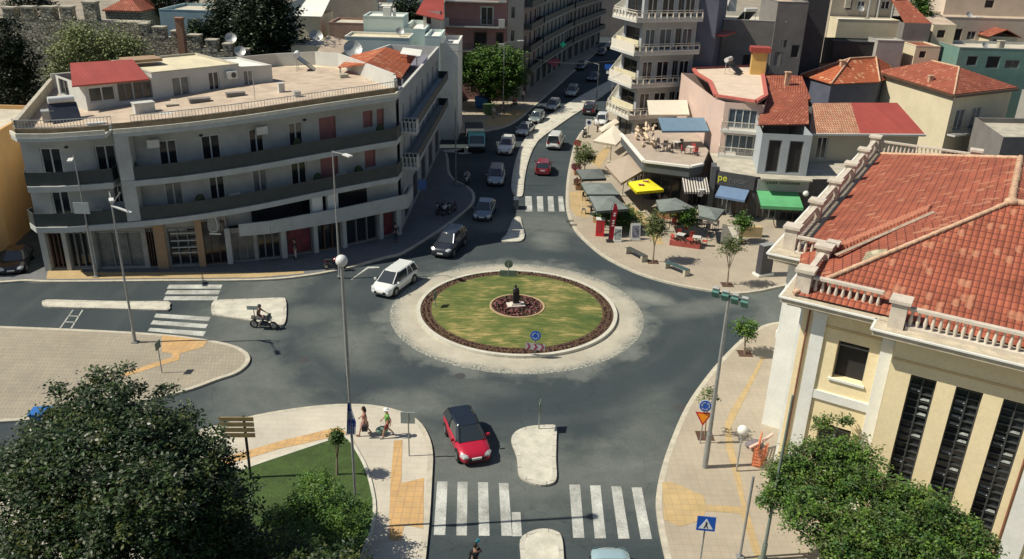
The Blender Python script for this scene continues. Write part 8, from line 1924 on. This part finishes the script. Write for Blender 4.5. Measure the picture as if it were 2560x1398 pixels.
def small_tree(label, bpx, tpx, r_, mats_, seed, n=2600, size=.16, z0=.14, sz=1.1, tr=.06, stake=False, group='young street trees', clump=.28, blobs=3):
    b, zt = top_of(bpx, tpx, z0); rr = random.Random(seed); zc = max(zt - r_ * .9, z0 + r_)
    bl = [(b.x + rr.uniform(-.4, .4) * r_, b.y + rr.uniform(-.4, .4) * r_, zc + rr.uniform(-.35, .35) * r_, r_ * rr.uniform(.6, .85), sz) for k in range(blobs)]
    t = tree(label, (b.x, b.y), bl, n, size, mats_, seed, tr, clump, 14, group=group, bark=BARKP, edge=.5, limbs=5, z0=z0)
    mb = MB(); mb.prism([(b.x - .45, b.y - .45), (b.x + .45, b.y - .45), (b.x + .45, b.y + .45), (b.x - .45, b.y + .45)], .14, .155); part(mb, 'tree_pit', M_SOIL, t); return t
small_tree('young street tree with a loose crown between the two benches', (1632, 655), (1640, 535), 1.15, LL, 11, 3200)
small_tree('thin staked tree with a sparse bare-stemmed crown above the floodlights', (1818, 712), (1836, 590), .95, LL, 12, 1500)
small_tree('young street tree beside the round red sign and pink planters', (1462, 432), (1462, 362), 1.3, LL + [LG[1]], 13, 2400, .22)
small_tree('young tree in a red pit on the right pavement beside the yellow building', (1862, 884), (1868, 798), .85, LG, 14, 1300, .17)
small_tree('slender shrub-like tree on the front lawn beside the flag pole', (843, 1186), (841, 1082), .30, LM[:2] + LG[:1], 15, 1300, .12, z0=.19, sz=1.9)
small_tree('dark little tree among the red cafe chairs', (1722, 590), (1722, 515), 1.1, LG + [LM[0]], 16, 3000, .18)
small_tree('young tree at the left end of the bright green awning', (1852, 605), (1858, 540), 1.0, LG, 17, 2400, .17)
small_tree('twiggy almost bare sapling behind the roundabout and give way signs', (1762, 1090), (1775, 962), .8, LL, 18, 300, .16, tr=.04)
small_tree('small potted tree with yellow flowers behind the orange flower box', (1690, 560), (1692, 512), .8, [LL[0], leaf_mat('yellow', (.45, .33, .04))], 19, 900, .18)
p = G(1548, 575, .14); tree('dense green bush under the parasols behind the red banner', (p.x, p.y), [(p.x, p.y, 1.2, 1.1), (p.x - .9, p.y + .6, 1.1, .9), (p.x + 1.0, p.y + .2, 1.2, 1.0), (p.x + .5, p.y + 1.4, 1.4, .9)], 6500, .16, LG + [LM[1]], 20, .1, .3, 16, cat='bush', name='bush')
tree('wide leafy green tree at the corner in front of the pink building', (-4.2, 125), [PY(1230, 190, 123)[:] + (3.6, .8), PY(1180, 178, 123)[:] + (2.8, .8), PY(1262, 165, 123)[:] + (3.0, .8), PY(1215, 150, 124)[:] + (2.4, .7), PY(1150, 190, 123)[:] + (1.7, .7), PY(1250, 222, 123)[:] + (2.3, .8), PY(1290, 195, 123)[:] + (1.6, .8)], 30000, .34, LG + [leaf_mat('fresh', (.055, .115, .018))] * 2, 21, .3, .6, 20)
def tall(label, px, pyt, pyb, y, w_, mats_, seed, n=14000, size=.3, name='cypress', rnd_=1.0):
    a = PY(px, pyt, y); b = PY(px, pyb, y); zc = a.z; k = 6; bl = []
    for i in range(k):
        z = b.z + (a.z - b.z) * (i + .5) / k; rr = w_ * (1.0 if i < k - 2 else .8 if i == k - 2 else .55); bl.append((a.x + (i % 2 - .5) * w_ * .3, y, z, rr, 1.0))
    return tree(label, (a.x, y), bl, n, size, mats_, seed, .35, .6, 20, name=name, bark=BARK, z0=0)
tall('huge dark cypress-like tree behind the curved block', 655, -30, 165, 96, 3.3, LP, 31, 30000, .34)
tall('broad dark conifer crown joined left of the tallest dark tree', 580, 5, 140, 99, 2.9, LP, 32, 20000, .34)
tall('low dark green bush tree in front of the pale blue house', 492, 62, 130, 97, 1.4, LP + [LM[1]], 33, 5000, .28, 'conifer')
tall('dark conifer cut by the left edge of the photo', 0, 55, 260, 84, 2.3, LP, 34, 14000, .3)
tall('dark trees filling the gap left of the small red-roofed house', 1020, 15, 75, 122, 2.4, LP, 35, 7000, .4, 'conifer')
tall('green tree between the beige houses at the top right', 2300, 0, 60, 130, 1.8, LG, 36, 5000, .35, 'tree')
tall('small dark tree on the far slope at the top left', 70, -12, 30, 110, 2.5, LP, 37, 5000, .35, 'conifer')
tall('dark trees standing at the top edge behind the pale blue house', 420, -25, 14, 125, 3.0, LP, 38, 6000, .4, 'conifer')
w0_ = PY(230, 140, 88)
tree('pale olive leafed loose tree in front of the stone wall', (w0_.x, 88), [PY(225, 110, 88)[:] + (2.6, .8), PY(170, 140, 88)[:] + (2.2, .8), PY(290, 120, 88)[:] + (2.3, .8), PY(330, 125, 88)[:] + (1.6, .7), PY(160, 190, 88)[:] + (2.1, .8), PY(250, 160, 88)[:] + (2.4, .8), PY(310, 155, 88)[:] + (1.7, .8), PY(190, 90, 88)[:] + (1.5, .8)], 19000, .26, [leaf_mat('olive_a', (.19, .23, .085)), leaf_mat('olive_b', (.25, .27, .12)), leaf_mat('olive_c', (.14, .175, .065))], 40, .25, .75, 12, edge=.4, limbs=26, bark=BARKP)
